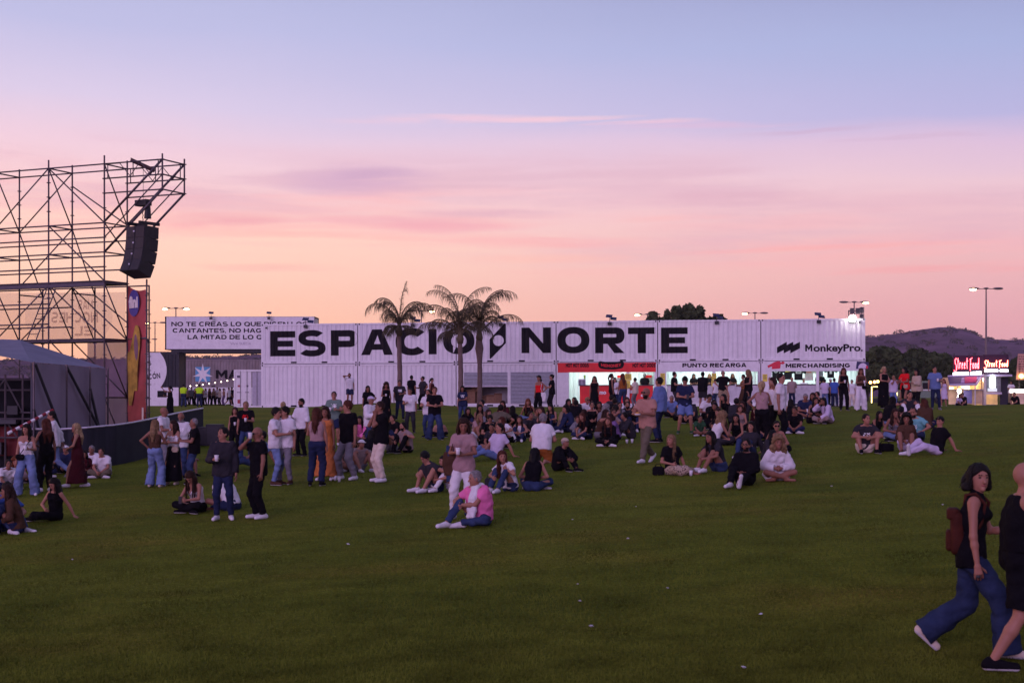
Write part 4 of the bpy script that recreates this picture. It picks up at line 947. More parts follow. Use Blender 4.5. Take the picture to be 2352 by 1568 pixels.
m = MB(); a, b_ = P(300, 368, 67.6) - SO, P(355, 393, 67.0) - SO; m.tube([a, b_], .06, 4); m.tube([a + Vector((0, 0, .07)), b_ + Vector((0, 0, .07))], .02, 6); m.build("hoist_beam", mat("rusty_steel", (.10, .05, .05), rough=.7), tow)
# speaker array hanging from the arm
ctr = P(329, 906, 68.0); top = EYE + (HZ - 522) / 68.0
pa = empty("speaker_array", (ctr.x, ctr.y, top), rad(-34), "curved hanging array of four black loudspeakers under the scaffold arm", "loudspeaker array")
cab_m = mat("speaker_black", (.014, .013, .018), rough=.55, noise=.3); grl_m = mat("speaker_grille", (.025, .022, .03), rough=.5, bump=.8, bscale=60); lg_m = mat("pale_logo", (.5, .5, .55))
z = 0.0; y = 0.0; ang = 0.02
for i, (dh, da) in enumerate(((.40, .03), (.41, .07), (.42, .12), (.46, .22))):
    c0 = Vector((0, y, z)); ang += da; dz_, dy_ = -math.cos(ang) * dh, -math.sin(ang) * dh * .9
    m = MB(); fw = .46; bw = .40; dpt = .66; g = .012
    vs = []
    for (zz_, yy_) in ((z, y), (z + dz_ + g, y + dy_)):
        for x, q in ((-fw, -dpt / 2), (fw, -dpt / 2), (bw, dpt / 2), (-bw, dpt / 2)):
            vs.append((x, yy_ + q * math.cos(ang), zz_ + q * math.sin(ang) * -1 * .8))
    m.add(vs, [(0, 1, 2, 3), (7, 6, 5, 4), (0, 4, 5, 1), (1, 5, 6, 2), (2, 6, 7, 3), (3, 7, 4, 0)]); sb = m.build("speaker_cabinet", cab_m, pa)
    m = MB(); f0, f1, f4, f5 = [Vector(vs[k_]) for k_ in (0, 1, 4, 5)]; e = Vector((0, -.012, 0))
    def lr(a, b_, t_): return a.lerp(b_, t_)
    m.face([lr(f0, f1, .03) + e + (f4 - f0) * .06, lr(f0, f1, .46) + e + (f4 - f0) * .06, lr(f4, f5, .46) + e - (f4 - f0) * .06, lr(f4, f5, .03) + e - (f4 - f0) * .06][::-1])
    m.face([lr(f0, f1, .54) + e + (f4 - f0) * .06, lr(f0, f1, .97) + e + (f4 - f0) * .06, lr(f4, f5, .97) + e - (f4 - f0) * .06, lr(f4, f5, .54) + e - (f4 - f0) * .06][::-1]); m.build("grille", grl_m, sb)
    m = MB(); cc = (f0 + f1 + f4 + f5) / 4 + Vector((-.06, -.02, .02)); m.box(tuple(cc), (.07, .012, .05)); m.build("badge", lg_m, sb)
    z += dz_; y += dy_
m = MB(); m.mm(-.35, -.27, -.45, .42, .06, .16); m.mm(.27, .35, -.45, .42, .06, .16); m.box((0, 0, .11), (.62, .08, .08)); m.build("flying_frame", cab_m, pa)
m = MB()
for i in range(9): m.tube([(-.02 + (.012 if i % 2 else -.012), 0, .16 + i * .07), (-.02, (.012 if i % 2 else -.012), .22 + i * .07)], .016, 5)
m.tube([(0, 0, .75), (0, 0, 2.1)], .008, 5); m.build("chain", dark_m, pa)
m = MB(); m.box((0, 0, .82), (.55, .26, .20)); m.tube([(.22, 0, .72), (.22, 0, .28)], [.09, .12], 10); m.build("chain_hoist", cab_m, pa)

# banner with the sweet-maker's badge
pinkb = mat("pink_banner", (.44, .085, .085), rough=.8, noise=.35, nscale=.9, trans=.15); yel = mat("yellow_print_cloth", (.42, .26, .045), rough=.8, noise=.5, nscale=3); blu = mat("blue_badge", (.07, .06, .26), rough=.7)
lv = P(292, 906, 65.8); rv = P(336, 906, 67.4); bw = Vector((rv.x - lv.x, rv.y - lv.y, 0)); BW = bw.length; bz = math.atan2(bw.y, bw.x)
ban = empty("banner", (lv.x, lv.y, 0), bz, "tall pink banner with a round blue badge and yellow shapes, tied to the scaffold", "banner")
z0b, z1b = -.12, 4.62
def bd(u, z): return -.03 * math.sin(z * 2.1) * math.sin(u / BW * math.pi) - .02 * math.sin(z * 5 + u * 3)
m = MB(); nu, nv = 8, 40
for i in range(nu):
    for j in range(nv):
        u0, u1 = BW * i / nu, BW * (i + 1) / nu
        tp = lambda u: z1b - .22 * (u / BW) - .10 * math.sin(u / BW * math.pi)
        zz0 = lambda u, j: z0b + (tp(u) - z0b) * j / nv
        m.face([(u0, bd(u0, zz0(u0, j)), zz0(u0, j)), (u1, bd(u1, zz0(u1, j)), zz0(u1, j)), (u1, bd(u1, zz0(u1, j + 1)), zz0(u1, j + 1)), (u0, bd(u0, zz0(u0, j + 1)), zz0(u0, j + 1))])
m.build("cloth", pinkb, ban, True)
def bprint(polys, m_, y, nm): me = poly_mesh(polys, lambda u: y); me.materials.append(m_); return link(nm, me, ban)
ex, ez = BW * .46, 4.62 - (698 - 655) / 66.5; el = [(ex + .44 * math.cos(a), ez + .46 * math.sin(a)) for a in np.linspace(0, 2 * math.pi, 33)[:-1]]
bprint([el], blu, .07, "badge"); bprint(font_polys("fini", ex - .36, ez - .14, .36, bold=.06, width=.72), frame_m, .09, "lettering")
def wobb(cx_, w, za, zb_, n=24, ph=0): return [[(cx_(t0) - w(t0), za + (zb_ - za) * t0), (cx_(t0) + w(t0), za + (zb_ - za) * t0), (cx_(t1) + w(t1), za + (zb_ - za) * t1), (cx_(t1) - w(t1), za + (zb_ - za) * t1)] for t0, t1 in ((i / n, (i + 1) / n) for i in range(n))]
bprint(wobb(lambda t_: BW * (.50 - .10 * math.sin(t_ * 5)), lambda t_: BW * .26 * math.sqrt(max(.02, math.sin(math.pi * min(1, .08 + .9 * t_)))) , .95, 3.2), yel, .065, "printed_shape")
bprint(wobb(lambda t_: BW * (.26 + .06 * math.sin(t_ * 4)), lambda t_: BW * .17 * math.sqrt(max(.02, math.sin(math.pi * (.05 + .9 * t_)))), .45, 2.3), yel, .068, "printed_shape")
bprint(wobb(lambda t_: BW * (.60 - .05 * t_), lambda t_: BW * .10 * math.sqrt(max(.02, math.sin(math.pi * t_))), 2.0, 2.9), mat("mauve_print", (.22, .12, .16)), .072, "printed_shape")
bprint([R_(BW * .88, -.02, BW * .97, .38)], frame_m, .075, "printed_shape")

# large translucent backdrop banner seen from behind, lettering reversed
veil = mat("peach_mesh_cloth", (.80, .52, .46), rough=.9, noise=.12, nscale=.6, trans=.9, seethru=.62); veil2 = mat("peach_mesh_cloth_pale", (.95, .80, .72), rough=.9, trans=.9, seethru=.80)
vp = P(-60, 906, 60); vb = P(290, 906, 60.5); W_ = vb.x - vp.x
vv = empty("backdrop_banner", (vp.x, vp.y, 0), math.atan2(vb.y - vp.y, W_), "wide peach mesh banner behind the scaffold, its lettering seen reversed", "banner")
zt, zb = EYE + (HZ - 673) / 60, EYE + (HZ - 782) / 60
m = MB()
for i in range(20):
    a, b_ = W_ * i / 20, W_ * (i + 1) / 20; f = lambda u: .04 * math.sin(u * 3)
    m.face([(a, f(a), zb), (b_, f(b_), zb), (b_, f(b_), zt), (a, f(a), zt)])
m.build("cloth", veil, vv, True)
def vprint(polys, m_, y, nm="lettering"): me = poly_mesh(polys, lambda u: y); me.materials.append(m_); return link(nm, me, vv)
ux = lambda px: (px + 60) / 60.0
vprint([[(ux(165 + 103 * math.cos(a)), min(zt - .02, max(zb + .02, EYE + (HZ - 728 - 74 * math.sin(a)) / 60))) for a in np.linspace(0, 2 * math.pi, 40)[:-1]]], veil2, .06, "pale_disc")
vtx = mat("faded_print", (.50, .27, .26), rough=.9, trans=.85, seethru=.45)
for txt, a, b_, yt, yb in (("MAS", 188, 222, 690, 712), ("NOCHES", 125, 234, 718, 742), ("EL", 180, 222, 750, 772)):
    pl = set_text(txt, 0, 0, (yb - yt) / 60, .24, .22, .14, width=(b_ - a) / 60)
    vprint([[(ux(b_) - p[0], EYE + (HZ - yb) / 60 + p[1]) for p in q] for q in pl], vtx, .075)

# stage tent (grey cloth roof and side wall on scaffold)
tentm = mat("grey_tent_cloth", (.20, .20, .27), rough=.85, noise=.10, nscale=1.2, trans=.1); tentw = mat("grey_tent_wall", (.235, .205, .26), rough=.85, noise=.12, nscale=.8, trans=.1)
a0 = P(70, 831, 80); b0 = P(241, 845, 72); c0 = P(45, 780, 70); cl = P(-120, 776, 70); al = P(-90, 800, 84)
org = Vector((a0.x, a0.y, 0)); tent = empty("stage_tent", tuple(org), 0, "grey cloth covered side tent of the stage with dark diagonal braces", "tent")
m = MB(); th = Vector((0, 0, -.05))
def strip(p, q, r_, s_, n=6, sag=.06):
    for i in range(n):
        for j in range(n):
            f = lambda u, v: p.lerp(q, u).lerp(s_.lerp(r_, u), v) - org - Vector((0, 0, sag * 16 * u * (1 - u) * v * (1 - v)))
            m.face([f(i / n, j / n), f((i + 1) / n, j / n), f((i + 1) / n, (j + 1) / n), f(i / n, (j + 1) / n)])
strip(a0, b0, b0 + Vector((-.02, .05, .02)), c0, 8, .05); strip(al, a0, c0, cl, 6, .08); m.build("roof_cloth", tentm, tent, True)
m = MB(); gz = -1.55
n = 20
for i in range(n):
    p, q = a0.lerp(b0, i / n), a0.lerp(b0, (i + 1) / n); w0 = .03 * math.sin(i * 1.3); w1 = .03 * math.sin((i + 1) * 1.3); o_ = Vector((1, 0, 0))
    m.face([Vector((p.x, p.y, gz)) + o_ * w0 - org, Vector((q.x, q.y, gz)) + o_ * w1 - org, q + o_ * w1 - org - Vector((0, 0, .02)), p + o_ * w0 - org - Vector((0, 0, .02))])
e0 = b0 + Vector((-2.5, 2.0, .3))
m.build("side_wall", tentw, tent, True)
m = MB(); o_ = Vector((.12, -.08, 0))
for t_ in (0, .42, .74, 1.0):
    p = a0.lerp(b0, t_); m.tube([Vector((p.x, p.y, gz)) + o_ - org, p + o_ - org], .03, 7)
m.build("upright", steel, tent)
for t0, t1, z0_, z1_ in ((.02, .55, 1.7, -1.5), (.42, .86, 1.65, -.2), (.74, 1.0, 1.0, -1.5), (.0, .2, .4, -1.5)):
    p, q = a0.lerp(b0, t0), a0.lerp(b0, t1); m = MB(); m.tube([Vector((p.x, p.y, z0_)) + o_ - org, Vector((q.x, q.y, z1_)) + o_ - org], .045, 7); m.build("brace", dark_m, tent)
m = MB(); p, q = a0, b0; m.tube([Vector((p.x, p.y, -.95)) + o_ - org, Vector((q.x, q.y, -.95)) + o_ - org], .06, 6); m.build("skirt_rail", dark_m, tent)
# dark stage mouth beside the tent
sm_ = P(-40, 906, 80); st = empty("stage_wing", (sm_.x, sm_.y, 0), 0, "dark open stage wing full of black equipment and a red panel", "stage")
m = MB(); m.mm(-1.5, 1.36, .5, .6, -1.6, 1.3); m.build("black_drape", mat("black_drape", (.006, .006, .008), rough=.95), st)
m = MB(); m.mm(.36, 1.30, .38, .44, -.95, -.1); m.build("red_panel", mat("dark_red_panel", (.12, .006, .008), rough=.7), st)
for z in (1.25, .95, .30, .12, -.42): m = MB(); m.tube([(-1.5, .15, z), (1.36, .15, z)], .03, 6); m.build("ledger", steel, st)
for x in (-.2, .6, 1.1): m = MB(); m.tube([(x, .15, -1.6), (x, .15, 1.4)], .03, 6); m.build("standard", steel, st)
for x0, x1, z0_, z1_ in ((-.2, .6, .3, 1.25), (.6, 1.1, 1.25, .3), (0, .5, -.42, .12), (.6, .95, .12, -.42), (-.2, .4, .12, -.9)): m = MB(); m.tube([(x0, .12, z0_), (x1, .12, z1_)], .024, 6); m.build("brace", steel, st)
m = MB(); m.mm(-1.5, .95, .0, .34, -.02, .10); m.build("stage_deck", dark_m, st)
m = MB(); m.mm(.1, .5, .1, .5, -.9, -.55); m.mm(-.6, -.1, .1, .5, -1.0, -.35); m.mm(.7, 1.0, .0, .3, .25, .5); m.build("flight_case", mat("case_black", (.012, .012, .014), rough=.5), st)
p, q = P(18, 995, 82), P(122, 941, 80); m = MB(); rs_ = mat("tape_red", (.22, .02, .03)); K = 12
for i in range(K): m.cur = i % 2; a, b_ = p.lerp(q, i / K), p.lerp(q, (i + 1) / K); m.tube([a - p, b_ - p], .045, 8)
m.build("striped_pole", [frame_m, rs_], st, loc=p - Vector((sm_.x, sm_.y, 0)))

# black cloth-covered barrier
bar_m = mat("black_barrier_cloth", (.017, .018, .026), rough=.9, noise=.2, nscale=2); rail_m = mat("barrier_rail", (.62, .58, .64), rough=.5, metal=.3)
def gp(px, py):
    """ground point under a photo position"""
    Yv = np.linspace(8, 140, 4000); Xv = (px - CX) * Yv / F; row = HZ + (EYE - ground(Xv, Yv)) * F / Yv
    i = int(np.argmin(np.abs(row - py))); return Vector((Xv[i], Yv[i], float(ground(Xv[i], Yv[i]))))
bpix = [(-60, 1075), (60, 1078), (140, 1080), (200, 1076), (266, 1068), (305, 1060), (344, 1049), (405, 1030), (466, 1014)]
bpt = [gp(*q) for q in bpix]; root = empty("crowd_barrier", tuple(bpt[0]), 0, "long curved barrier covered in black cloth along the stage", "barrier")
dz = Vector((0, 0, 1.17)); K = 8
for (p, q) in zip(bpt, bpt[1:]):
    m = MB()
    for i in range(K):
        a, b_ = p.lerp(q, i / K) - bpt[0], p.lerp(q, (i + 1) / K) - bpt[0]; w = lambda i: Vector((0, -.02 * math.sin(i * 2.2), 0))
        m.face([a + w(i), b_ + w(i + 1), b_ + dz + w(i + 1), a + dz + w(i)]); m.face([a + Vector((0, .06, 0)), a + dz + Vector((0, .06, 0)), b_ + dz + Vector((0, .06, 0)), b_ + Vector((0, .06, 0))])
    m.build("cloth_panel", bar_m, root); m = MB(); m.tube([p - bpt[0] + dz, q - bpt[0] + dz], .028, 6); m.build("top_rail", rail_m, root)
pe = bpt[-1]
for x, w, h, lb in ((478, .55, .62, "black subwoofer box at the end of the barrier"), (494, .5, .70, "black subwoofer box beside the barrier's end, partly behind the crowd")):
    p = gp(x, 1022); m = MB(); m.mm(-w / 2, w / 2, -.3, .3, 0, h); m.cur = 1; m.mm(-w / 2 + .04, w / 2 - .04, -.312, -.3, .05, h - .05)
    tag(m.build("subwoofer", [cab_m, grl_m], None, loc=p), lb, "loudspeaker")

# ---------------------------------------------------------------- street food trucks at the right
def tx(z): return (3700 + z / 5.601) * .57422
def ty(z): return (1380 + z / 5.601) * .57422
S2 = 36.5
neon_m = mat("red_neon", (1, .1, .12), emit=(1.0, .02, .06), estr=7, noise=0); neon2_m = mat("pink_neon_core", (1, .5, .5), emit=(1.0, .18, .16), estr=8, noise=0)
wl_m = mat("lit_white_sign", (1, 1, 1), emit=(.9, .97, 1.0), estr=4.5, noise=0); warm_m = mat("warm_lit_wall", (.75, .55, .35), rough=.7, noise=.2, nscale=2)
lav_m = mat("lavender_metal", (.5, .45, .58), rough=.4, noise=.08); awn_m = mat("navy_awning", (.05, .05, .13), rough=.7, noise=.15); kk_m = mat("kiosk_grey", (.17, .17, .19), rough=.6, noise=.2); sb_m = mat("sign_board_dark", (.035, .012, .035), rough=.6)
def q2(zx_, zy_): return ((tx(zx_) - 2178) / S2, (HZ - ty(zy_)) / S2 + EYE)
org = P(2178, 906, S2); org.z = 0
ft = empty("food_truck", tuple(org), 0, "food truck with red Street Food neon over a navy awning and warm lit kitchen", "food truck", "street food trucks")
def rect3(m, x0, x1, z0, z1, y0, y1): m.mm(min(x0, x1), max(x0, x1), y0, y1, min(z0, z1), max(z0, z1))
xa, za = q2(700, 690); xb, zb_ = q2(1370, 225)
m = MB(); rect3(m, xa, xb, za, zb_, .62, .70); m.build("sign_board", sb_m, ft)
m = MB(); x0, z0_ = q2(590, 1400); x1, z1_ = q2(1345, 700)
gz0 = float(ground(org.x + 1, org.y)) ; rect3(m, x0, x1, gz0 + .3, gz0 + .36, .6, 3.0); rect3(m, x0, x1, gz0 + .3, z1_, 2.9, 3.0); rect3(m, x0, x0 + .06, gz0 + .3, z1_, .6, 3.0); rect3(m, x1 - .06, x1, gz0 + .3, z1_, .6, 3.0); rect3(m, x0, x1, z1_ - .06, z1_, .6, 3.0); m.build("kitchen_lining", warm_m, ft)
m = MB(); rect3(m, x0, x1, gz0 + .05, gz0 + .95, .5, .6); m.build("counter_front", warm_m, ft)
m = MB(); rect3(m, x0 - .1, x1, gz0 + .95, gz0 + 1.0, .3, .9); m.build("counter_top", lav_m, ft)
# awning
pA, pB, pC, pD = q2(565, 705), q2(1340, 690), q2(985, 885), q2(400, 900)
m = MB()
for i in range(8):
    t0, t1 = i / 8, (i + 1) / 8
    top0 = Vector((pA[0] + (pB[0] - pA[0]) * t0, .55, pA[1] + (pB[1] - pA[1]) * t0)); top1 = Vector((pA[0] + (pB[0] - pA[0]) * t1, .55, pA[1] + (pB[1] - pA[1]) * t1))
    b0_ = Vector((pD[0] + (pC[0] - pD[0]) * t0, -1.4, pD[1] + (pC[1] - pD[1]) * t0)); b1_ = Vector((pD[0] + (pC[0] - pD[0]) * t1, -1.4, pD[1] + (pC[1] - pD[1]) * t1))
    m.face([b0_, b1_, top1, top0]); m.face([b0_ - Vector((0, 0, .03)), top0 - Vector((0, 0, .03)), top1 - Vector((0, 0, .03)), b1_ - Vector((0, 0, .03))])
m.build("awning", awn_m, ft, True)
def on_awn(u, v): 
    t_ = Vector((pA[0] + (pB[0] - pA[0]) * u, .55, pA[1] + (pB[1] - pA[1]) * u)); b_ = Vector((pD[0] + (pC[0] - pD[0]) * u, -1.4, pD[1] + (pC[1] - pD[1]) * u)); return b_.lerp(t_, v) + Vector((0, -.012, .012))
m = MB(); m.face([on_awn(.55, .2), on_awn(.95, .2), on_awn(.86, .95), on_awn(.5, .9)]); m.build("awning_print", mat("magenta_print", (.45, .03, .14), noise=.4, nscale=3), ft)
m = MB(); m.face([on_awn(.40, .2), on_awn(.54, .2), on_awn(.49, .85), on_awn(.42, .8)]); m.face([on_awn(.87, .6), on_awn(.98, .6), on_awn(.97, .9), on_awn(.87, .9)]); m.build("awning_print", mat("lilac_print", (.30, .28, .50), noise=.3, nscale=3), ft)
m = MB(); m.tube([(pD[0], -1.42, pD[1]), (pC[0], -1.42, pC[1])], .07, 8); m.tube([(pA[0], .5, pA[1] + .03), (pB[0], .5, pB[1] + .03)], .06, 8); m.tube([(pC[0], -1.4, pC[1]), (pB[0] - .05, .5, pB[1] - .05)], .07, 8); m.build("awning_rail", lav_m, ft)
m = MB(); m.tube([(pC[0] - .05, -1.35, pC[1]), (pC[0] - .05, -1.35, gz0)], .035, 6); xk, _ = q2(590, 0); m.tube([(xk, -1.2, pD[1] - .05), (xk, -1.2, gz0)], .03, 6); m.build("awning_leg", lav_m, ft)
m = MB(); x0, z0_ = q2(1340, 1400); x1, z1_ = q2(1398, 655); m.mm(x0, x1, .2, .5, gz0, z1_); m.build("corner_post", mat("silver_post", (.55, .5, .55), rough=.3, metal=.5), ft)
m = MB(); a = q2(780, 1010); b_ = q2(960, 1300); rect3(m, a[0], b_[0], a[1], b_[1], -.8, -.74); m.build("menu_board", mat("lilac_board", (.16, .15, .36), noise=.1), ft)
m = MB(); a = q2(1010, 965); b_ = q2(1100, 1180); rect3(m, a[0], b_[0], a[1], b_[1], 2.0, 2.04); m.build("menu_board", mat("lilac_board2", (.2, .18, .34), noise=.1), ft)
m = MB()
for a, b_ in (((830, 930), (950, 1000)), ((1130, 890), (1320, 1060))): a = q2(*a); b_ = q2(*b_); rect3(m, a[0], b_[0], a[1], b_[1], 2.80, 2.86)
m.build("lit_menu", mat("lit_menu", (1, .8, .5), emit=(1, .72, .42), estr=2.6, noise=.4, nscale=4), ft)
for zz_ in (1030, 1165): m = MB(); a = q2(640, zz_); m.ball((a[0], -1.1, a[1]), .15, 10, 8); m.build("globe_lamp", mat("globe_glow", (1, .9, .7), emit=(1, .86, .62), estr=12, noise=0), ft, True)
for x, y, e in ((1.0, 1.6, 60), (2.1, 1.6, 60)):
    la = bpy.data.lights.new("kitchen_light", 'POINT'); la.energy = e * 3; la.color = (1, .68, .36); la.shadow_soft_size = .3
    lo = bpy.data.objects.new("kitchen_light", la); COL.objects.link(lo); lo.parent = ft; lo.location = (x, y, 1.9)
def strokes(m, pts_list, x0, x1, z0, z1, y, r, slant=0.0):
    for pl in pts_list: m.tube([(x0 + (p[0] + p[1] * slant) * (x1 - x0), y, z0 + p[1] * (z1 - z0)) for p in pl], r, 6)
# handwritten words as neon strokes in a unit box
_o = [(.5 + .28 * math.cos(a), .42 + .22 * math.sin(a)) for a in np.linspace(.5, 6.9, 9)]
_L = dict(S=[[(.95, .88), (.6, 1.0), (.25, .86), (.32, .62), (.72, .42), (.72, .12), (.35, -.06), (-.05, .1)]], t=[[(.45, 1.0), (.38, .35), (.55, .2)], [(.1, .74), (.8, .80)]], r=[[(.25, .66), (.22, .2)], [(.23, .45), (.45, .66), (.7, .6)]],
          e=[[(.2, .40), (.7, .48), (.55, .66), (.3, .62), (.2, .40), (.35, .2), (.75, .28)]], F=[[(.4, .95), (.3, .05)], [(.1, .9), (1.0, 1.02)], [(.25, .52), (.8, .58)]], o=[_o], d=[_o, [(.82, 1.02), (.74, .2)]])
_L[' '] = []
SF = []; _x = 0
for ch in "Street Food":
    SF += [[((_x + p[0] * (1.25 if ch in 'SF' else .9)) / 10.4, p[1] * .95 + .03) for p in pl] for pl in _L[ch]]; _x += {'S': 1.15, 'F': 1.15, ' ': .45, 't': .85, 'r': .85}.get(ch, .95)
a = q2(715, 590); b_ = q2(1300, 280); m = MB(); strokes(m, SF, a[0], b_[0], a[1], b_[1], .56, .026); m.build("neon_lettering", neon_m, ft)
m = MB(); strokes(m, SF, a[0], b_[0], a[1], b_[1], .53, .010); m.build("neon_core", neon2_m, ft)
def litwords(parent, a, b_, y, n, tilt=0.0):
    r = random.Random(n); m = MB(); x = a[0]; zb0, zt0 = min(a[1], b_[1]), max(a[1], b_[1]); w = (b_[0] - a[0]) / n
    for i in range(n):
        if i != int(n * .58): m.box((x + w / 2, y, (zb0 + zt0) / 2 + tilt * (x - a[0])), (w * .86, .03, (zt0 - zb0) * r.uniform(.82, .98)))
        x += w
    m.build("lit_letters", wl_m, parent)
a = q2(685, 690); b_ = q2(1325, 605); litwords(ft, a, b_, .54, 16, .045)
# people-height kiosk next to it
org2 = P(2268, 906, S2); org2.z = 0; fk = empty("food_kiosk", tuple(org2), 0, "grey street food kiosk with a glowing white ice-cream sign and second red neon", "food kiosk", "street food trucks")
def q3(zx_, zy_): return ((tx(zx_) - 2268) / S2, (HZ - ty(zy_)) / S2 + EYE)
def rk(nm, a, b_, y0, y1, mt_): m = MB(); a = q3(*a); b_ = q3(*b_); rect3(m, a[0], b_[0], a[1], b_[1], y0, y1); return m.build(nm, mt_, fk)
rk("sign_board", (1380, 645), (1950, 205), .62, .70, sb_m); rk("roof_edge", (1390, 700), (1980, 655), .2, 3.0, lav_m)
rk("upper_panel", (1400, 1050), (1760, 702), .5, .56, kk_m); rk("side_panel", (1790, 1400), (1975, 725), .9, 1.0, mat("kiosk_dark", (.03, .025, .04))); rk("shelf", (1400, 1100), (1760, 1055), .3, .6, lav_m)
rk("back_wall", (1400, 1400), (1980, 702), 2.9, 3.0, warm_m); rk("counter_front", (1400, 1400), (1640, 1330), .5, .6, kk_m); rk("lit_strip", (1436, 1330), (1640, 1070), 2.7, 2.75, MATS["lit_menu"])
rk("sign_plate", (1460, 1035), (1668, 965), .44, .49, mat("pale_sign_lit", (.8, .9, .85), emit=(.8, .9, .85), estr=.45, noise=0))
a = q3(1568, 0)[0]; cz = q3(0, 780)[1]
cone = [(a + .185 * math.cos(t_) * (1.0 if math.sin(t_) > 0 else .9), cz + (.36 * math.sin(t_) if math.sin(t_) > 0 else .0)) for t_ in np.linspace(0, math.pi, 14)] + [(a - .17, q3(0, 940)[1]), (a - .10, q3(0, 958)[1]), (a + .14, q3(0, 958)[1]), (a + .17, q3(0, 930)[1])]
m = MB(); m.face([(x, .42, z) for x, z in cone]); m.face([(x, .47, z) for x, z in cone][::-1])
for i in range(len(cone)): p, q = cone[i], cone[(i + 1) % len(cone)]; m.face([(p[0], .42, p[1]), (p[0], .47, p[1]), (q[0], .47, q[1]), (q[0], .42, q[1])])
m.build("glowing_cone_sign", mat("cone_glow", (1, 1, 1), emit=(.92, 1.0, .97), estr=5, noise=0), fk)
a = q3(1390, 520); b_ = q3(1950, 330); m = MB(); strokes(m, SF, a[0], b_[0], a[1], b_[1], .56, .024); m.build("neon_lettering", neon_m, fk); m = MB(); strokes(m, SF, a[0], b_[0], a[1], b_[1], .53, .013); m.build("neon_core", mat("orange_neon_core", (1, .6, .4), emit=(1, .34, .16), estr=10, noise=0), fk)
litwords(fk, q3(1395, 598), q3(1935, 535), .54, 14)
la = bpy.data.lights.new("kiosk_light", 'POINT'); la.energy = 60; la.color = (1, .72, .42); la.shadow_soft_size = .3; lo = bpy.data.objects.new("kiosk_light", la); COL.objects.link(lo); lo.parent = fk; lo.location = (.9, 1.6, 1.3)
la = bpy.data.lights.new("neon_wash", 'POINT'); la.energy = 14; la.color = (.85, .95, 1); la.shadow_soft_size = .2; lo = bpy.data.objects.new("neon_wash", la); COL.objects.link(lo); lo.parent = fk; lo.location = (.4, .1, 2.2)
# paper banner at the edge
p = P(2338, 906, 38); p.z = 0; m = MB(); zt, zb0 = EYE + (HZ - 812) / 38, EYE + (HZ - 872) / 38
for i in range(6): a, b_ = i * .2, (i + 1) * .2; m.face([(a - .12 * 1, .03 * math.sin(a * 9), zb0), (b_ - .12, .03 * math.sin(b_ * 9), zb0), (b_, .03 * math.sin(b_ * 9), zt), (a, .03 * math.sin(a * 9), zt)])
pbn = m.build("paper_banner", mat("warm_paper", (.55, .30, .22), rough=.8, noise=.25, nscale=3), None, loc=p); tag(pbn, "hanging peach paper banner with small lettering beside the kiosk", "banner")
m = MB(); r = random.Random(4)
for i in range(7):
    z = zt - .2 - i * .15; x = .03
    while x < .9: w = r.uniform(.06, .2); m.mm(x, x + w, -.05, -.04, z, z + .05); x += w + .05
m.build("lettering", mat("brown_ink", (.15, .06, .05)), pbn)
m = MB(); m.tube([(.1, .05, gz0), (.1, .05, zt)], .03, 6); m.tube([(0, .05, zt), (1.2, .05, zt)], .02, 6); m.build("frame", dark_m, pbn)
m = MB(); m.ball((.16, -.15, zb0 + .22), (.16, .1, .14), 10, 8); m.build("lantern", mat("lantern_glow", (1, .8, .3), emit=(1, .62, .16), estr=6, noise=0), pbn, True)
p = P(2327, 906, 38); p.z = 0; m = MB(); m.mm(0, 1.2, -.3, .6, EYE + (HZ - 902) / 38, EYE + (HZ - 893) / 38); m.cur = 1; m.mm(.1, 1.1, -.28, .5, gz0 + .1, EYE + (HZ - 903) / 38)
tag(m.build("lit_counter", [mat("lit_edge", (1, .95, .85), emit=(1, .9, .78), estr=2.0, noise=0), warm_m], None, loc=p), "bar counter with a bright lit edge under the paper banner", "counter")
# neon frames and lamps between the containers and trees
fr_m = mat("yellow_neon", (1, .9, .4), emit=(1, .78, .25), estr=6, noise=0)
p = P(2002, 906, 34); p.z = 0; m = MB(); zt, zb0 = EYE + (HZ - 888) / 34, gz0 + .1; m.tube([(0, 0, zb0), (0, 0, zt), (.42, 0, zt)], .028, 6); m.tube([(1.72, 0, zb0 + .5), (1.72, 0, zt)], .028, 6)
fo = m.build("neon_frame", fr_m, None, loc=p); tag(fo, "yellow neon doorway frame behind the blonde woman in black", "neon frame")
m = MB(); m.tube([(.42, 0, zt), (1.72, 0, zt)], .04, 6); m.mm(-.05, 1.8, .1, .2, zb0, zb0 + .3); m.build("dark_frame", dark_m, fo)
p = P(2006, 878, 34); m = MB()
for i, x in enumerate((-.2, .08, .3)): m.ball((x, 0, .03 * i), (.10, .1, .10), 10, 8)
fl = m.build("amber_lamp", mat("amber_glow", (1, .6, .2), emit=(1, .50, .13), estr=9, noise=0), None, True, loc=p); tag(fl, "three amber lamps glowing at the corner of the last container", "lamp")
m = MB(); m.tube([(-.35, .12, 0), (.45, .12, 0)], .03, 6); m.tube([(0, .12, 0), (0, .12, gz0 - p.z)], .03, 6); m.build("bracket", dark_m, fl)
m = MB(); p = P(2180, 937, 33); 
van_m = mat("pale_green_body", (.20, .26, .2), rough=.4); p = gp(2110, 935); p = Vector(((2075 - CX) / 33, F / 33, float(ground(27, F / 33))))
vn = empty("parked_van", tuple(p), 0, "pale green and white van parked behind the standing people by the trees", "van")
m = MB(); m.mm(0, 3.1, 0, 1.8, .45, 1.0); m.mm(.3, 3.1, .05, 1.75, 1.0, 1.62); m.build("body", van_m, vn)
m = MB(); m.mm(.4, 1.2, .03, .05, 1.08, 1.5); m.mm(1.35, 2.3, .03, .05, 1.08, 1.5); m.build("window", mat("dark_glass", (.02, .02, .03), rough=.1), vn)
for x in (.6, 2.5): m = MB(); m.tube([(x, -.02, .32), (x, .22, .32)], .32, 16); m.build("wheel", dark_m, vn)
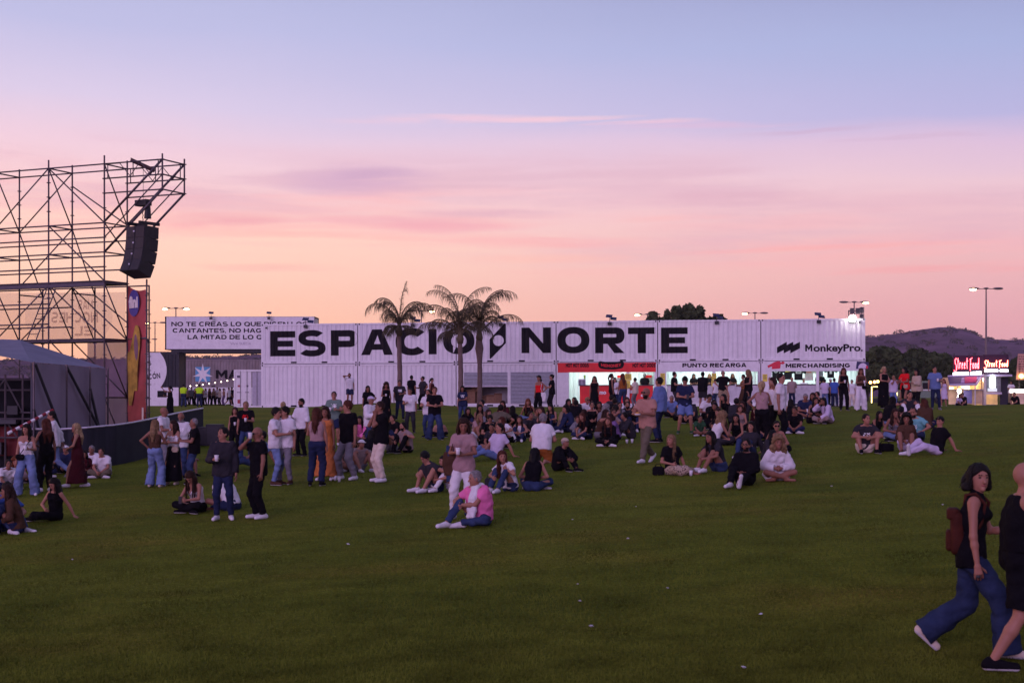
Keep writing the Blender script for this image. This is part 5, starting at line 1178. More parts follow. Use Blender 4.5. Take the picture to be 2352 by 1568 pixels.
m = MB(); m.mm(0, 3.1, -.02, 0, .95, 1.03); m.build("side_stripe", frame_m, vn)

# ---------------------------------------------------------------- litter on the grass
scrap_m = mat("white_litter", (.6, .57, .6), rough=.6)
near = ["beside the seated man in pink, further down the slope", "alone on the upper slope in the middle", "small one below the long-haired pair", "tiny one up from the middle of the slope"]
LIT = [(800, 1251, .05, "folded white scrap lying alone below the bald man in black"), (1443, 1238, .05, "white scrap on the empty slope below the walking bald man"), (1315, 1194, .035, "pale scrap near the shoes of the long-haired woman's group"), (1461, 1164, .03, "tiny pale scrap on the grass below the leopard print trousers"),
       (1327, 1343, .035, "grey scrap just above another white scrap mid slope"), (1332, 1382, .045, "white scrap just under a greyer one mid slope"), (1357, 1441, .05, "flat pale scrap low on the empty slope"), (1747, 1412, .045, "white scrap on the grass well below the curly blonde woman"),
       (1708, 1537, .05, "white scrap at the very foot of the slope"), (1533, 1352, .035, "dull scrap alone between two bare patches of slope"), (1910, 1118, .05, "pale scrap in the grass beyond the curly blonde woman's shirt tail"), (2166, 1160, .04, "small scrap by the head of the woman with the backpack"), (166, 1286, .04, "small scrap below the seated woman in the brown top")]
for x, y, r0, lb in LIT:
    r0 *= .62
    p = gp(x, y); m = MB(); r = random.Random(x)
    pts = [(r0 * math.cos(a) * r.uniform(.6, 1.1), r0 * math.sin(a) * r.uniform(.6, 1.1), r.uniform(.005, r0 * .7)) for a in np.linspace(0, 6.283, 8)[:-1]]; c = (0, 0, r0 * .8)
    for i in range(7): m.face([pts[i], pts[(i + 1) % 7], c]); m.face([pts[(i + 1) % 7], pts[i], (0, 0, 0)])
    tag(m.build("litter_scrap", scrap_m, None, loc=p + Vector((0, 0, .005))), lb, "litter", "scraps of litter on the lawn")
# ================================================================ people
def sdf_mesh(prims, vox, name, mats_, matfn=None, noise=None, extra=None):
    """smooth union of tapered capsules / ellipsoids sampled on a grid, surfaced with dual contouring of cell averages.
    prim: dict(t='cap', a, b, ra, rb, k) or dict(t='ell', c, r(3), R 3x3, k); clips: list of (point, normal) on a prim"""
    lo = np.full(3, 1e9); hi = np.full(3, -1e9)
    for p in prims:
        if p['t'] == 'cap':
            q = np.stack([p['a'], p['b']]); r = max(p['ra'], p['rb'])
        else: q = p['c'][None]; r = max(p['r'])
        p['lo'] = q.min(0) - r - .05; p['hi'] = q.max(0) + r + .05; lo = np.minimum(lo, p['lo'] + .03); hi = np.maximum(hi, p['hi'] - .03)
    n = np.ceil((hi - lo) / vox).astype(int) + 1
    ax = [lo[i] + vox * np.arange(n[i]) for i in range(3)]
    D = np.full(n, .08, np.float32)
    for p in prims:
        i0 = np.maximum(((p['lo'] - lo) / vox).astype(int), 0); i1 = np.minimum(np.ceil((p['hi'] - lo) / vox).astype(int) + 1, n)
        X, Y, Z = np.meshgrid(ax[0][i0[0]:i1[0]], ax[1][i0[1]:i1[1]], ax[2][i0[2]:i1[2]], indexing='ij')
        if p['t'] == 'cap':
            a, b = p['a'], p['b']; ba = b - a; L2 = max(1e-9, ba @ ba)
            px, py, pz = X - a[0], Y - a[1], Z - a[2]; t = (px * ba[0] + py * ba[1] + pz * ba[2]) / L2; tc_ = np.clip(t, 0, 1)
            d = np.sqrt((px - tc_ * ba[0]) ** 2 + (py - tc_ * ba[1]) ** 2 + (pz - tc_ * ba[2]) ** 2) - (p['ra'] + (p['rb'] - p['ra']) * tc_)
        else:
            c, R, r = p['c'], p['R'], p['r']; qx, qy, qz = X - c[0], Y - c[1], Z - c[2]
            u = [(qx * R[0, i] + qy * R[1, i] + qz * R[2, i]) / r[i] for i in range(3)]
            k0 = np.sqrt(u[0] ** 2 + u[1] ** 2 + u[2] ** 2); d = (k0 - 1) * min(r) * .6 + (k0 - 1) * max(r) * .4
        for (cp, cn) in p.get('clips', ()):
            d = np.maximum(d, (X - cp[0]) * cn[0] + (Y - cp[1]) * cn[1] + (Z - cp[2]) * cn[2])
        S = D[i0[0]:i1[0], i0[1]:i1[1], i0[2]:i1[2]]; k = p.get('k', .03)
        if p.get('sub'): h = np.maximum(S, -d)
        else: h_ = np.clip(.5 + .5 * (S - d) / k, 0, 1); h = S * (1 - h_) + d * h_ - k * h_ * (1 - h_)
        D[i0[0]:i1[0], i0[1]:i1[1], i0[2]:i1[2]] = h
    if noise:
        am, fr, ph = noise; X, Y, Z = np.meshgrid(*ax, indexing='ij', sparse=True)
        D = D + am * (np.sin(X * fr[0] + 1.7 * np.sin(Z * fr[2] * .6 + ph) + ph) * np.sin(Z * fr[2] + 1.3 * np.sin(Y * fr[1] * .7 + ph * 2)) + .6 * np.sin(Y * fr[1] + Z * fr[2] * .5 + ph * 3) * np.sin(X * fr[0] * 1.7 + Z * fr[2] * .8))
    D[0], D[-1] = .08, .08; D[:, 0], D[:, -1] = .08, .08; D[:, :, 0], D[:, :, -1] = .08, .08
    ins = D < 0; nx, ny, nz = D.shape; acc = np.zeros((nx - 1, ny - 1, nz - 1, 3), np.float32); cnt = np.zeros((nx - 1, ny - 1, nz - 1), np.float32); quads = []; edges = []
    for axis in range(3):
        sl0 = [slice(None)] * 3; sl1 = [slice(None)] * 3; sl0[axis] = slice(0, -1); sl1[axis] = slice(1, None)
        cr = ins[tuple(sl0)] != ins[tuple(sl1)]; idx = np.argwhere(cr)
        if not len(idx): continue
        d0 = D[tuple(sl0)][cr]; d1 = D[tuple(sl1)][cr]; t = d0 / (d0 - d1); pos = idx.astype(np.float32); pos[:, axis] += t
        o1, o2 = [a for a in range(3) if a != axis]
        for da in (0, -1):
            for db in (0, -1):
                c = idx.copy(); c[:, o1] += da; c[:, o2] += db
                np.add.at(acc, tuple(c.T), pos); np.add.at(cnt, tuple(c.T), 1)
        edges.append((axis, idx, ins[tuple(sl0)][cr]))
    used = cnt > 0; vid = np.full(cnt.shape, -1, np.int64); vid[used] = np.arange(used.sum())
    V = acc[used] / cnt[used][:, None] * vox + lo
    for axis, idx, inside in edges:
        o1, o2 = (axis + 1) % 3, (axis + 2) % 3; cs = []
        for da, db in ((0, 0), (-1, 0), (-1, -1), (0, -1)):
            c = idx.copy(); c[:, o1] += da; c[:, o2] += db; cs.append(vid[tuple(c.T)])
        q = np.stack(cs, 1); q[~inside] = q[~inside][:, ::-1]; quads.append(q)
    Q = np.concatenate(quads) if quads else np.zeros((0, 4), int)
    mi = np.zeros(len(Q), np.int32)
    if matfn is not None: mi = matfn(V, Q).astype(np.int32)
    if extra:
        ev, ef, em = extra
        if len(ev):
            off = len(V); V = np.concatenate([V, np.array(ev, np.float32)]); Q = np.concatenate([Q, np.array(ef) + off]); mi = np.concatenate([mi, np.array(em, np.int32)])
    me = bpy.data.meshes.new(name); me.vertices.add(len(V)); me.vertices.foreach_set('co', V.astype(np.float32).ravel())
    me.loops.add(Q.size); me.loops.foreach_set('vertex_index', Q.astype(np.int32).ravel()); me.polygons.add(len(Q))
    me.polygons.foreach_set('loop_start', (np.arange(len(Q)) * 4).astype(np.int32)); me.polygons.foreach_set('loop_total', np.full(len(Q), 4, np.int32))
    for m in mats_: me.materials.append(m)
    me.polygons.foreach_set('material_index', mi); me.polygons.foreach_set('use_smooth', np.ones(len(Q), bool)); me.update(calc_edges=True)
    return me

A = lambda *v: np.array(v, float)
def nrm(v): return v / (np.linalg.norm(v) + 1e-9)
def cap(a, b, ra, rb=None, k=.03, clips=()): return dict(t='cap', a=np.array(a, float), b=np.array(b, float), ra=ra, rb=ra if rb is None else rb, k=k, clips=clips)
def ell(c, r, R, k=.02, clips=(), sub=False): return dict(t='ell', c=np.array(c, float), r=r, R=R, k=k, clips=clips, sub=sub)
def ik(a, t, l1, l2, hint):
    d = t - a; D = np.linalg.norm(d); D = min(max(D, abs(l1 - l2) + .02), l1 + l2 - .002); n = nrm(d); t = a + n * D
    x = (l1 * l1 - l2 * l2 + D * D) / (2 * D); h = math.sqrt(max(0, l1 * l1 - x * x)); hint = np.array(hint, float); p = hint - n * (hint @ n)
    return a + n * x + nrm(p) * h, t
def tubeq(pts, rs, n, out, mi):
    """4-sided-face tube appended to (verts, faces, mats)"""
    ev, ef, em = out; base = len(ev); pts = [np.array(p, float) for p in pts]; up = None
    for i, p in enumerate(pts):
        d = nrm(pts[min(i + 1, len(pts) - 1)] - pts[max(i - 1, 0)])
        if up is None: up = A(0, 0, 1) if abs(d[2]) < .9 else A(1, 0, 0)
        a = nrm(np.cross(d, up)); b = np.cross(a, d); up = b
        for j in range(n): t = 2 * math.pi * j / n; ev.append(p + (a * math.cos(t) + b * math.sin(t)) * rs[i])
    for i in range(len(pts) - 1):
        for j in range(n): ef.append((base + i * n + j, base + i * n + (j + 1) % n, base + (i + 1) * n + (j + 1) % n, base + (i + 1) * n + j)); em.append(mi)
    e = base + (len(pts) - 1) * n
    if n == 6:
        for s in (base, e): ef += [(s, s + 1, s + 2, s + 3), (s + 3, s + 4, s + 5, s)]; em += [mi, mi]
def ballq(c, r, R, out, mi, nu=8, nv=5):
    ev, ef, em = out; base = len(ev)
    for i in range(nv + 1):
        th = math.pi * (i + .0) / nv
        for j in range(nu):
            ph = 2 * math.pi * j / nu; l = A(r[0] * math.sin(th) * math.cos(ph), r[1] * math.sin(th) * math.sin(ph), r[2] * math.cos(th)); ev.append(c + R @ l)
    for i in range(nv):
        for j in range(nu): ef.append((base + i * nu + j, base + (i + 1) * nu + j, base + (i + 1) * nu + (j + 1) % nu, base + i * nu + (j + 1) % nu)); em.append(mi)

# base poses: pelvis, spine lean (low, high; degrees, + = forward), feet (x, y, z ankle), knee hints, default hands
def base_pose(nm, r):
    f = dict(pel=A(0, 0, .93), l1=1, l2=-1, tw=0, roll=0, feet=[A(-.10, .0, .08), A(.10, .03, .08)], kn=[A(-.1, 1, 0), A(.1, 1, 0)], toe=[-12, 12], hands=['down', 'down'])
    if nm == 'stand': f['feet'] = [A(-.11 - r.uniform(0, .05), r.uniform(-.04, .06), .08), A(.11 + r.uniform(0, .05), r.uniform(-.02, .10), .08)]; f['pel'] = A(r.uniform(-.02, .02), 0, .925); f['roll'] = r.uniform(-3, 3)
    elif nm == 'wide': f['feet'] = [A(-.20, 0, .08), A(.20, .04, .08)]; f['pel'] = A(0, 0, .90)
    elif nm == 'walk': f['feet'] = [A(-.09, .33, .09), A(.10, -.36, .17)]; f['pel'] = A(0, 0, .90); f['l1'] = 4; f['tw'] = 8; f['toe'] = [-5, 5]; f['lift'] = [0, 1]
    elif nm == 'stroll': f['feet'] = [A(-.09, .26, .09), A(.10, -.24, .085)]; f['pel'] = A(0, 0, .905); f['l1'] = 3; f['toe'] = [-4, 4]
    elif nm == 'walk2': f['feet'] = [A(-.09, -.38, .19), A(.10, .30, .09)]; f['pel'] = A(0, 0, .89); f['l1'] = 4; f['tw'] = -8; f['lift'] = [1, 0]
    elif nm == 'cross': f.update(pel=A(0, 0, .115), l1=12, l2=18, feet=[A(.13, .34, .07), A(-.13, .38, .07)], kn=[A(-1, .25, .28), A(1, .25, .28)], toe=[70, -70], hands=['shin', 'shin'])
    elif nm == 'knees': f.update(pel=A(0, 0, .115), l1=10, l2=22, feet=[A(-.12, .55, .07), A(.13, .50, .07)], kn=[A(-.1, .3, 1), A(.15, .3, 1)], hands=['shin', 'shin'])
    elif nm == 'kneesup': f.update(pel=A(0, 0, .115), l1=5, l2=15, feet=[A(-.17, .42, .07), A(.17, .38, .07)], kn=[A(-.35, .3, 1), A(.35, .3, 1)], hands=['knee', 'knee'])
    elif nm == 'onecross': f.update(pel=A(0, 0, .115), l1=8, l2=15, feet=[A(-.14, .55, .07), A(-.05, .36, .06)], kn=[A(-.1, .3, 1), A(1, .3, .15)], toe=[-5, -60], hands=['knee', 'ground'])
    elif nm == 'onecrossR': f.update(pel=A(0, 0, .115), l1=4, l2=14, feet=[A(.06, .42, .06), A(.20, .62, .07)], kn=[A(-1, .3, .12), A(.15, .3, 1)], toe=[40, 10], hands=['kneeR', 'kneeR'])
    elif nm == 'long': f.update(pel=A(0, 0, .115), l1=-14, l2=2, feet=[A(-.10, .83, .08), A(.10, .72, .07)], kn=[A(-.2, .1, 1), A(.3, .2, 1)], hands=['back', 'back'], up=[1, 0])
    elif nm == 'lean': f.update(pel=A(0, 0, .115), l1=-16, l2=4, feet=[A(-.12, .60, .07), A(.12, .52, .07)], kn=[A(-.1, .3, 1), A(.2, .3, 1)], hands=['back', 'knee'])
    elif nm == 'sideR': f.update(pel=A(0, 0, .115), l1=2, l2=8, roll=8, feet=[A(-.48, .10, .06), A(-.42, .28, .06)], kn=[A(-.1, 1, .1), A(.3, 1, .15)], toe=[-90, -90], hands=['lap', 'groundR'])
    elif nm == 'sideL': f.update(pel=A(0, 0, .115), l1=2, l2=8, roll=-8, feet=[A(.42, .28, .06), A(.48, .10, .06)], kn=[A(-.3, 1, .15), A(.1, 1, .1)], toe=[90, 90], hands=['groundL', 'lap'])
    elif nm == 'kneel': f.update(pel=A(0, 0, .33), l1=6, l2=12, feet=[A(-.13, -.22, .06), A(.13, -.24, .06)], kn=[A(-.2, 1, -.3), A(.2, 1, -.3)], hands=['lap', 'lap'], back=1)
    elif nm == 'crouch': f.update(pel=A(0, 0, .30), l1=20, l2=22, feet=[A(-.14, .16, .08), A(.14, .10, .08)], kn=[A(-.4, 1, .7), A(.4, 1, .7)], hands=['knee', 'knee'])
    elif nm == 'recline': f.update(pel=A(0, 0, .12), l1=-38, l2=-4, feet=[A(-.08, .86, .07), A(.16, .70, .07)], kn=[A(-.2, .1, 1), A(.3, .2, 1)], hands=['back', 'lap'])
    return f
def hand_target(nm, sd, J, r):
    """sd = -1 left, +1 right; J holds shoulders, pelvis, knees, head"""
    S, Pv, K, H, ank = J['sh'][sd], J['pel'], J['kn'][sd], J['head'], J['ank'][sd]; fw, rt, up = J['fw'], J['rt'], A(0, 0, 1)
    out = A(sd * .5, -.6, -.4)
    if nm == 'down': return S + A(sd * .07, .02 + r.uniform(-.02, .06), -.545), A(sd * .6, -.8, 0)
    if nm == 'swingf': return S + A(sd * .03, .22, -.47), A(sd * .4, -.8, 0)
    if nm == 'swingb': return S + A(sd * .08, -.20, -.48), A(sd * .5, -.9, 0)
    if nm == 'hip': return Pv + A(sd * .20, .02, .09), A(sd * 1, -.5, -.1)
    if nm == 'pocket': return Pv + A(sd * .21, .06, -.03), A(sd * .8, -.9, 0)
    if nm == 'cup': return S + A(-sd * .05, .33, -.24) , A(sd * .6, -.3, -1)
    if nm == 'both': return (S + H * 0) * 0 + A(sd * .045 + J['pel'][0] * .5, S[1] + .30, S[2] - .27), A(sd * .9, -.1, -.8)
    if nm == 'phone': return A(sd * .03, S[1] + .30, S[2] - .10), A(sd * .6, -.1, -1)
    if nm == 'photo': return A(sd * .05, H[1] + .38, H[2] + .02), A(sd * .8, .1, -1)
    if nm == 'crossed': return A(-sd * .10, S[1] + .19, S[2] - .25 + sd * .03), A(sd * 1, .1, -.6)
    if nm == 'drink': return H + fw * .17 + A(sd * .03, 0, -.09), A(sd * .9, .1, -.8)
    if nm == 'chin': return H + fw * .11 + A(sd * .03, 0, -.14), A(sd * .4, .2, -1)
    if nm == 'ear': return H + A(sd * .11, .02, -.02), A(sd * 1, .3, -.5)
    if nm == 'brow': return H + fw * .12 + A(sd * .05, 0, .05), A(sd * 1, .3, -.3)
    if nm == 'up': return S + A(sd * .06, .12, .50), A(sd * 1, .3, .2)
    if nm == 'reach': return S + A(sd * .05, .42, .20), A(sd * .5, -.2, -1)
    if nm == 'behind': return Pv + A(sd * .05, -.20, .12), A(sd * 1, -.6, 0)
    if nm == 'knee': return K + A(-sd * .01, -.02, .07), A(sd * 1, -.2, -.3)
    if nm == 'kneeR': return J['kn'][1] + A(-.04 * (sd < 0) + .02, .03, -.04), A(sd * 1, -.2, -.3)
    if nm == 'kneeout': return K * .6 + ank * .4 + A(-sd * .12, .05, .06), A(sd * 1, -.1, -.1)
    if nm == 'shin': return K * .55 + ank * .45 + A(-sd * .05, .07, .03), A(sd * 1, -.3, -.2)
    if nm == 'lap': return A(sd * .06, Pv[1] + .24, Pv[2] + .13), A(sd * 1, -.4, -.2)
    if nm == 'eat': return H + fw * .16 + A(sd * .03, 0, -.12), A(sd * .7, .1, -1)
    if nm == 'back': return A(sd * .26, Pv[1] - .40, .05), A(sd * .3, -1, 0)
    if nm == 'ground': return A(sd * .34, Pv[1] - .05, .04), A(sd * .6, -.8, 0)
    if nm == 'groundR': return A(.44, Pv[1] - .12, .05), A(.4, -1, 0)
    if nm == 'groundL': return A(-.44, Pv[1] - .12, .05), A(-.4, -1, 0)
    return S + A(sd * .06, .03, -.5), out

COLS = dict(black=(.0065, .006, .008), charcoal=(.028, .026, .032), grey=(.17, .16, .18), white=(.64, .61, .63), cream=(.62, .52, .42), navy=(.018, .024, .06), blue=(.05, .10, .34), denim=(.030, .046, .105), darkdenim=(.020, .030, .066), skyblue=(.12, .17, .34),
            lightdenim=(.14, .19, .34), brown=(.07, .035, .022), rust=(.26, .08, .02), orange=(.50, .16, .05), red=(.65, .015, .02), maroon=(.055, .010, .014), pink=(.70, .16, .36), blush=(.33, .205, .205), peach=(.38, .20, .155), olive=(.12, .10, .07),
            khaki=(.24, .17, .11), green=(.03, .08, .04), sage=(.14, .20, .17), teal=(.14, .36, .38), lilac=(.50, .42, .56), taupe=(.26, .19, .18), yellow=(.60, .50, .12), lime=(.42, .72, .02), leopard=(.30, .22, .15), beige=(.42, .33, .25), purple=(.16, .09, .22))
HAIRC = dict(dark=(.008, .006, .005), brown=(.028, .012, .008), auburn=(.065, .018, .010), blonde=(.34, .23, .12), fair=(.20, .12, .06), grey=(.20, .18, .18), red=(.13, .035, .015), black=(.006, .006, .007))
SKINC = dict(l=(.32, .145, .095), m=(.23, .098, .062), d=(.15, .063, .04), p=(.39, .19, .135))
def cloth_m(c):
    nm = "fabric_" + c
    if nm in MATS: return MATS[nm]
    if c == 'leopard':
        m = mat(nm, COLS[c], rough=.9); T = m.node_tree; b = T.nodes['Principled BSDF']; v = N(T, 'ShaderNodeTexVoronoi', i_Scale=22.0); t_ = N(T, 'ShaderNodeTexCoord'); L(T, t_, 'Object', v, 'Vector')
        r = ramp(T, [(0.30, (.03, .02, .015, 1)), (.42, (.40, .30, .22, 1))]); L(T, v, 0, r, 0); T.links.new(r.outputs[0], b.inputs['Base Color']); return m
    dn = 'denim' in c
    return mat(nm, COLS[c], rough=.9, noise=.30 if dn else .12, nscale=5 if dn else 4, bump=.8, bscale=11, spec=.05)
def skin_m(c): return mat("skin_" + c, SKINC[c], rough=.55, noise=.10, nscale=6, spec=.3)
def hair_m(c):
    nm = "hair_" + c
    if nm in MATS: return MATS[nm]
    m = mat(nm, HAIRC[c], rough=.6, noise=.4, nscale=20, spec=.15); T = m.node_tree; b = T.nodes['Principled BSDF']; w = N(T, 'ShaderNodeTexWave', i_Scale=26.0, i_Distortion=5.0); w.bands_direction = 'X'; t_ = N(T, 'ShaderNodeTexCoord'); L(T, t_, 'Object', w, 'Vector')
    bp = N(T, 'ShaderNodeBump', i_Strength=.5, i_Distance=.01); L(T, w, 0, bp, 'Height'); L(T, bp, 0, b, 'Normal'); return m
eye_m = mat("eye_dark", (.02, .012, .01), rough=.3, noise=0); lip_m = mat("lips", (.30, .08, .07), rough=.5); sole_m = mat("shoe_sole", (.55, .53, .55), rough=.7)
glass_m = mat("sunglass_lens", (.01, .01, .012), rough=.15)
WORD = dict(tee='T-shirt', long='long-sleeved top', shirt='shirt', tank='sleeveless top', dress='dress', corset='strappy top', jacket='jacket', blouse='blouse', polo='polo shirt', jeans='jeans', pants='trousers', shorts='shorts', skirt='skirt', maxi='long skirt', wide='wide trousers')
CWORD = dict(darkdenim='dark blue', lightdenim='pale blue', denim='blue', skyblue='pale blue', lilac='lilac', leopard='leopard print', blush='blush pink', peach='peach', taupe='taupe', sage='grey-green', teal='turquoise', rust='rust brown', lime='fluorescent yellow')

HELD = []
def person(x, yf, yh, face, pose, g, top, bot, shoe, hair, items, label, skin=None, px_scale=None):
    r = random.Random(int(x * 7 + yf * 13 + yh)); fem = g == 'w'; kid = g == 'k'
    parts = pose.split(':'); bp_ = base_pose(parts[0], r); hands = [parts[1] if len(parts) > 1 and parts[1] else bp_['hands'][0], parts[2] if len(parts) > 2 and parts[2] else bp_['hands'][1]]
    opts = {}
    for it in items.split(','):
        it = it.strip()
        if it: k_ = it.rstrip('-0123456789.'); opts[k_] = float(it[len(k_):]) if len(it) > len(k_) else 1
    tt, tcol = top.split('-'); bt_, bcol = bot.split('-') if bot else (None, None); hs, hcol = (hair.split('-') + ['dark'])[:2]
    sk = skin or r.choice('lmml')
    # ---- skeleton in a 1.75 m local frame (x right, y forward, z up)
    w = dict(hip=.085 if fem else .078, sh=.150 if fem else .178)
    pel = bp_['pel'].copy(); roll = rad(bp_['roll'] + opts.get('roll', 0)); l1 = rad(bp_['l1'] + opts.get('ln', 0)); l2 = rad(bp_['l2'] + opts.get('lm', 0))
    def dirv(l, ro): return nrm(A(math.sin(ro), math.sin(l), math.cos(l) * math.cos(ro)))
    spine = [pel]; nseg = 5; segs = .47 / nseg
    for i in range(nseg): t_ = i / (nseg - 1); spine.append(spine[-1] + dirv(l1 * (1 - t_) + (l1 + l2) * t_, roll * (1 - .5 * t_)) * segs)
    chest = spine[-1]; tw = rad(bp_['tw'] + opts.get('tw', 0)); RT = A(math.cos(tw), math.sin(tw), 0); upv = nrm(spine[-1] - spine[-2])
    RT = nrm(RT - upv * (RT @ upv)); FWc = np.cross(upv, RT)
    sh = {s: chest + RT * s * w['sh'] - upv * .015 for s in (-1, 1)}
    hipj = {s: pel + A(s * w['hip'], 0, -.02) for s in (-1, 1)}
    kn, ank = {}, {}
    for i, s in enumerate((-1, 1)):
        kn[s], ank[s] = ik(hipj[s], bp_['feet'][i], .435, .425, bp_['kn'][i])
    nk = chest + upv * .085 + FWc * .012; hp = rad(opts.get('hp', 0) + (r.uniform(-4, 8))); hy = rad(opts.get('hy', r.uniform(-12, 12))) + tw
    ndir = nrm(upv * .55 + A(0, .10 + .3 * math.sin(hp), .8)); hc = nk + ndir * .115
    hf = nrm(A(-math.sin(hy) * math.cos(hp), math.cos(hy) * math.cos(hp), -math.sin(hp))); hr_ = nrm(np.cross(hf, A(0, 0, 1))); hu = np.cross(hr_, hf); HR = np.stack([hr_, hf, hu], 1)
    J = dict(sh=sh, pel=pel, kn=kn, ank=ank, head=hc, fw=hf, rt=hr_); el, wr = {}, {}
    for i, s in enumerate((-1, 1)):
        tg, hint = hand_target(hands[i], s, J, r); el[s], wr[s] = ik(sh[s], tg, .285, .25, hint)
    # scale / voxel
    H0 = {'m': 1.76, 'w': 1.65, 'k': 1.2}[g] * opts.get('ht', 1.0)
    sc = H0 / 1.75; hk = 1.22 if kid else 1.0
    slim = (1.12 if opts.get('big') else 1.0) * (.93 if fem else 1.0)
    # ---- place: depth that best explains feet row and head row
    top_h = (hc[2] + .125 * hk) * sc; low = 0.0
    Ys = np.linspace(9, 125, 3000); ss = F / Ys; Xs = (x - CX) / ss; gz_ = ground(Xs, Ys); rowf = HZ + (EYE - gz_) * ss; rowh = HZ + (EYE - gz_ - top_h) * ss
    wt = opts.get('fw', 1.0); cost = wt * (rowf - yf) ** 2 + 1.2 * (rowh - yh) ** 2
    if 'Y' in opts: i = int(np.argmin(np.abs(Ys - opts['Y'])))
    else: i = int(np.argmin(cost))
    Y = Ys[i]; s_px = F / Y; X = Xs[i]; z = float(gz_[i]); corr = ((z + top_h - EYE) * s_px - (HZ - yh)) / (top_h * s_px); kk = float(np.clip(1 - corr, .90, 1.10)); sc *= kk
    vox = min(max(1.75 / s_px, .0085), .026) / sc
    # ---- body
    LEGS_BARE = bt_ in ('shorts', 'skirt') or bt_ is None; b = []; inn = .010
    sw = [(.068, .105), (.045, .103), (.040, .098), (.055, .102), (.080, .100), (.105, .070)] if fem else [(.060, .108), (.055, .112), (.060, .110), (.078, .114), (.10, .108), (.125, .072)]
    lat = [A(1, 0, 0)] * 3 + [nrm(A(1, 0, 0) * .5 + RT * .5)] + [RT] * 2; big = 1.22 if opts.get('big') else 1.0
    tor = [(spine[i] - lat[i] * sw[i][0], spine[i] + lat[i] * sw[i][0], sw[i][1] * (big if i < 4 else 1.05 if big > 1 else 1)) for i in range(6)]
    for i, (p, q, rr) in enumerate(tor): b.append(cap(p, q, (rr - inn) * (.93 if fem else 1), k=.06))
    b.append(cap(nk - upv * .03, hc - hu * .06, .054 if not fem else .046, .050 if not fem else .043, k=.03))
    for s in (-1, 1):
        ar = 1.0 * (.85 if fem else 1) * (.85 if kid else 1) * (1.1 if big > 1 else 1)
        b.append(cap(sh[s], el[s], .050 * ar, .039 * ar, k=.035)); mid = el[s] * .7 + wr[s] * .3; b.append(cap(el[s], mid, .039 * ar, .038 * ar, k=.02)); b.append(cap(mid, wr[s], .038 * ar, .025 * ar, k=.02))
        lr_ = 1.0 * (1.02 if fem else 1); ds = 0 if LEGS_BARE and not opts.get('midi') else .013; b.append(cap(hipj[s], kn[s], .088 * lr_ - ds, .055 - ds, k=.045)); cf = kn[s] * .68 + ank[s] * .32; b.append(cap(kn[s], cf, .053 - ds, .056 - ds, k=.02)); b.append(cap(cf, ank[s], .056 - ds, .034, k=.02))
        if fem: b.append(cap(spine[4] + RT * s * .065 + FWc * .075 - upv * .01, spine[4] + RT * s * .060 + FWc * .085 - upv * .02, .050, k=.03))
        else: b.append(cap(sh[s] * .6 + chest * .4 + upv * .01, nk - upv * .02, .030, k=.05))
    foot = {}
    for i, s in enumerate((-1, 1)):
        ta = rad(bp_['toe'][i]); shin = nrm(ank[s] - kn[s]); fd = A(math.sin(ta), math.cos(ta), 0)
        if bp_.get('back'): fd = A(0, -1, -.1)
        if bp_.get('lift', [0, 0])[i]: fd = nrm(fd + A(0, 0, -.9))
        if bp_.get('up', [0, 0])[i]: fd = nrm(A(-s * -.25, .25, .95))
        if parts[0] in ('recline',): fd = nrm(A(s * .5, .4, .8))
        fd = nrm(fd); foot[s] = fd; dn = A(0, 0, -1) if abs(fd[2]) < .6 else nrm(-fd * fd[2] * -1 + A(0, 0, -1)) * .5 + shin * .5
        b.append(cap(ank[s] - fd * .03 + dn * .035, ank[s] + fd * .15 + dn * .045, .036, .026, k=.02))
    # head
    hs_ = hk; R3 = HR
    b.append(ell(hc + hu * .022 * hs_ - hf * .008, (.076 * hs_, .096 * hs_, .098 * hs_), R3, k=.02)); b.append(ell(hc - hu * .035 * hs_ + hf * .022, (.060 * hs_, .068 * hs_, .080 * hs_), R3, k=.03))
    b.append(cap(hc + hf * .092 * hs_ - hu * .002, hc + hf * .110 * hs_ - hu * .030 * hs_, .010, .015, k=.012)); b.append(cap(hc + hf * .082 + hu * .034 - hr_ * .03, hc + hf * .082 + hu * .034 + hr_ * .03, .012, k=.012))
    b.append(cap(hc + hf * .074 - hu * .095 * hs_, hc + hf * .078 - hu * .090 * hs_, .018, k=.02))
    for s in (-1, 1): b.append(ell(hc + hr_ * s * .080 * hs_ - hf * .005 - hu * .008, (.012, .020, .032), R3, k=.006))
    ex = ([], [], [])
    for s in (-1, 1):
        ballq(hc + hf * .082 * hs_ + hr_ * s * .031 * hs_ + hu * .012, (.015, .010, .008), R3, ex, 1)
        tubeq([hc + hf * .093 * hs_ + hr_ * s * .014 + hu * .032, hc + hf * .086 * hs_ + hr_ * s * .046 + hu * .034], [.005, .004], 6, ex, 2)
    ballq(hc + hf * .090 * hs_ - hu * .058 * hs_, (.024, .010, .008), R3, ex, 3)
    # hands
    for i, s in enumerate((-1, 1)):
        fa = nrm(wr[s] - el[s]); h_ = hands[i]; grip = h_ in ('cup', 'both', 'phone', 'photo', 'drink', 'eat', 'knee', 'shin', 'hip', 'lap', 'pocket', 'chin'); flat = h_ in ('back', 'ground', 'groundL', 'groundR')
        hd = fa
        if flat: hd = nrm(A(s * .4, -.9 if h_ == 'back' else .3, -.05))
        elif h_ in ('hip', 'pocket'): hd = nrm(fa + A(0, .3, -.6))
        elif h_ in ('cup', 'both', 'phone'): hd = nrm(fa + A(-s * .35, .1, .15))
        pn = A(0, 0, -1) if flat else nrm(np.cross(hd, A(0, 0, 1)) * -s) if abs(hd[2]) < .9 else A(-s, 0, 0)
        pn = nrm(pn - hd * (pn @ hd)); wd = np.cross(hd, pn); w0 = wr[s]; hk_ = .92 if fem else 1.0
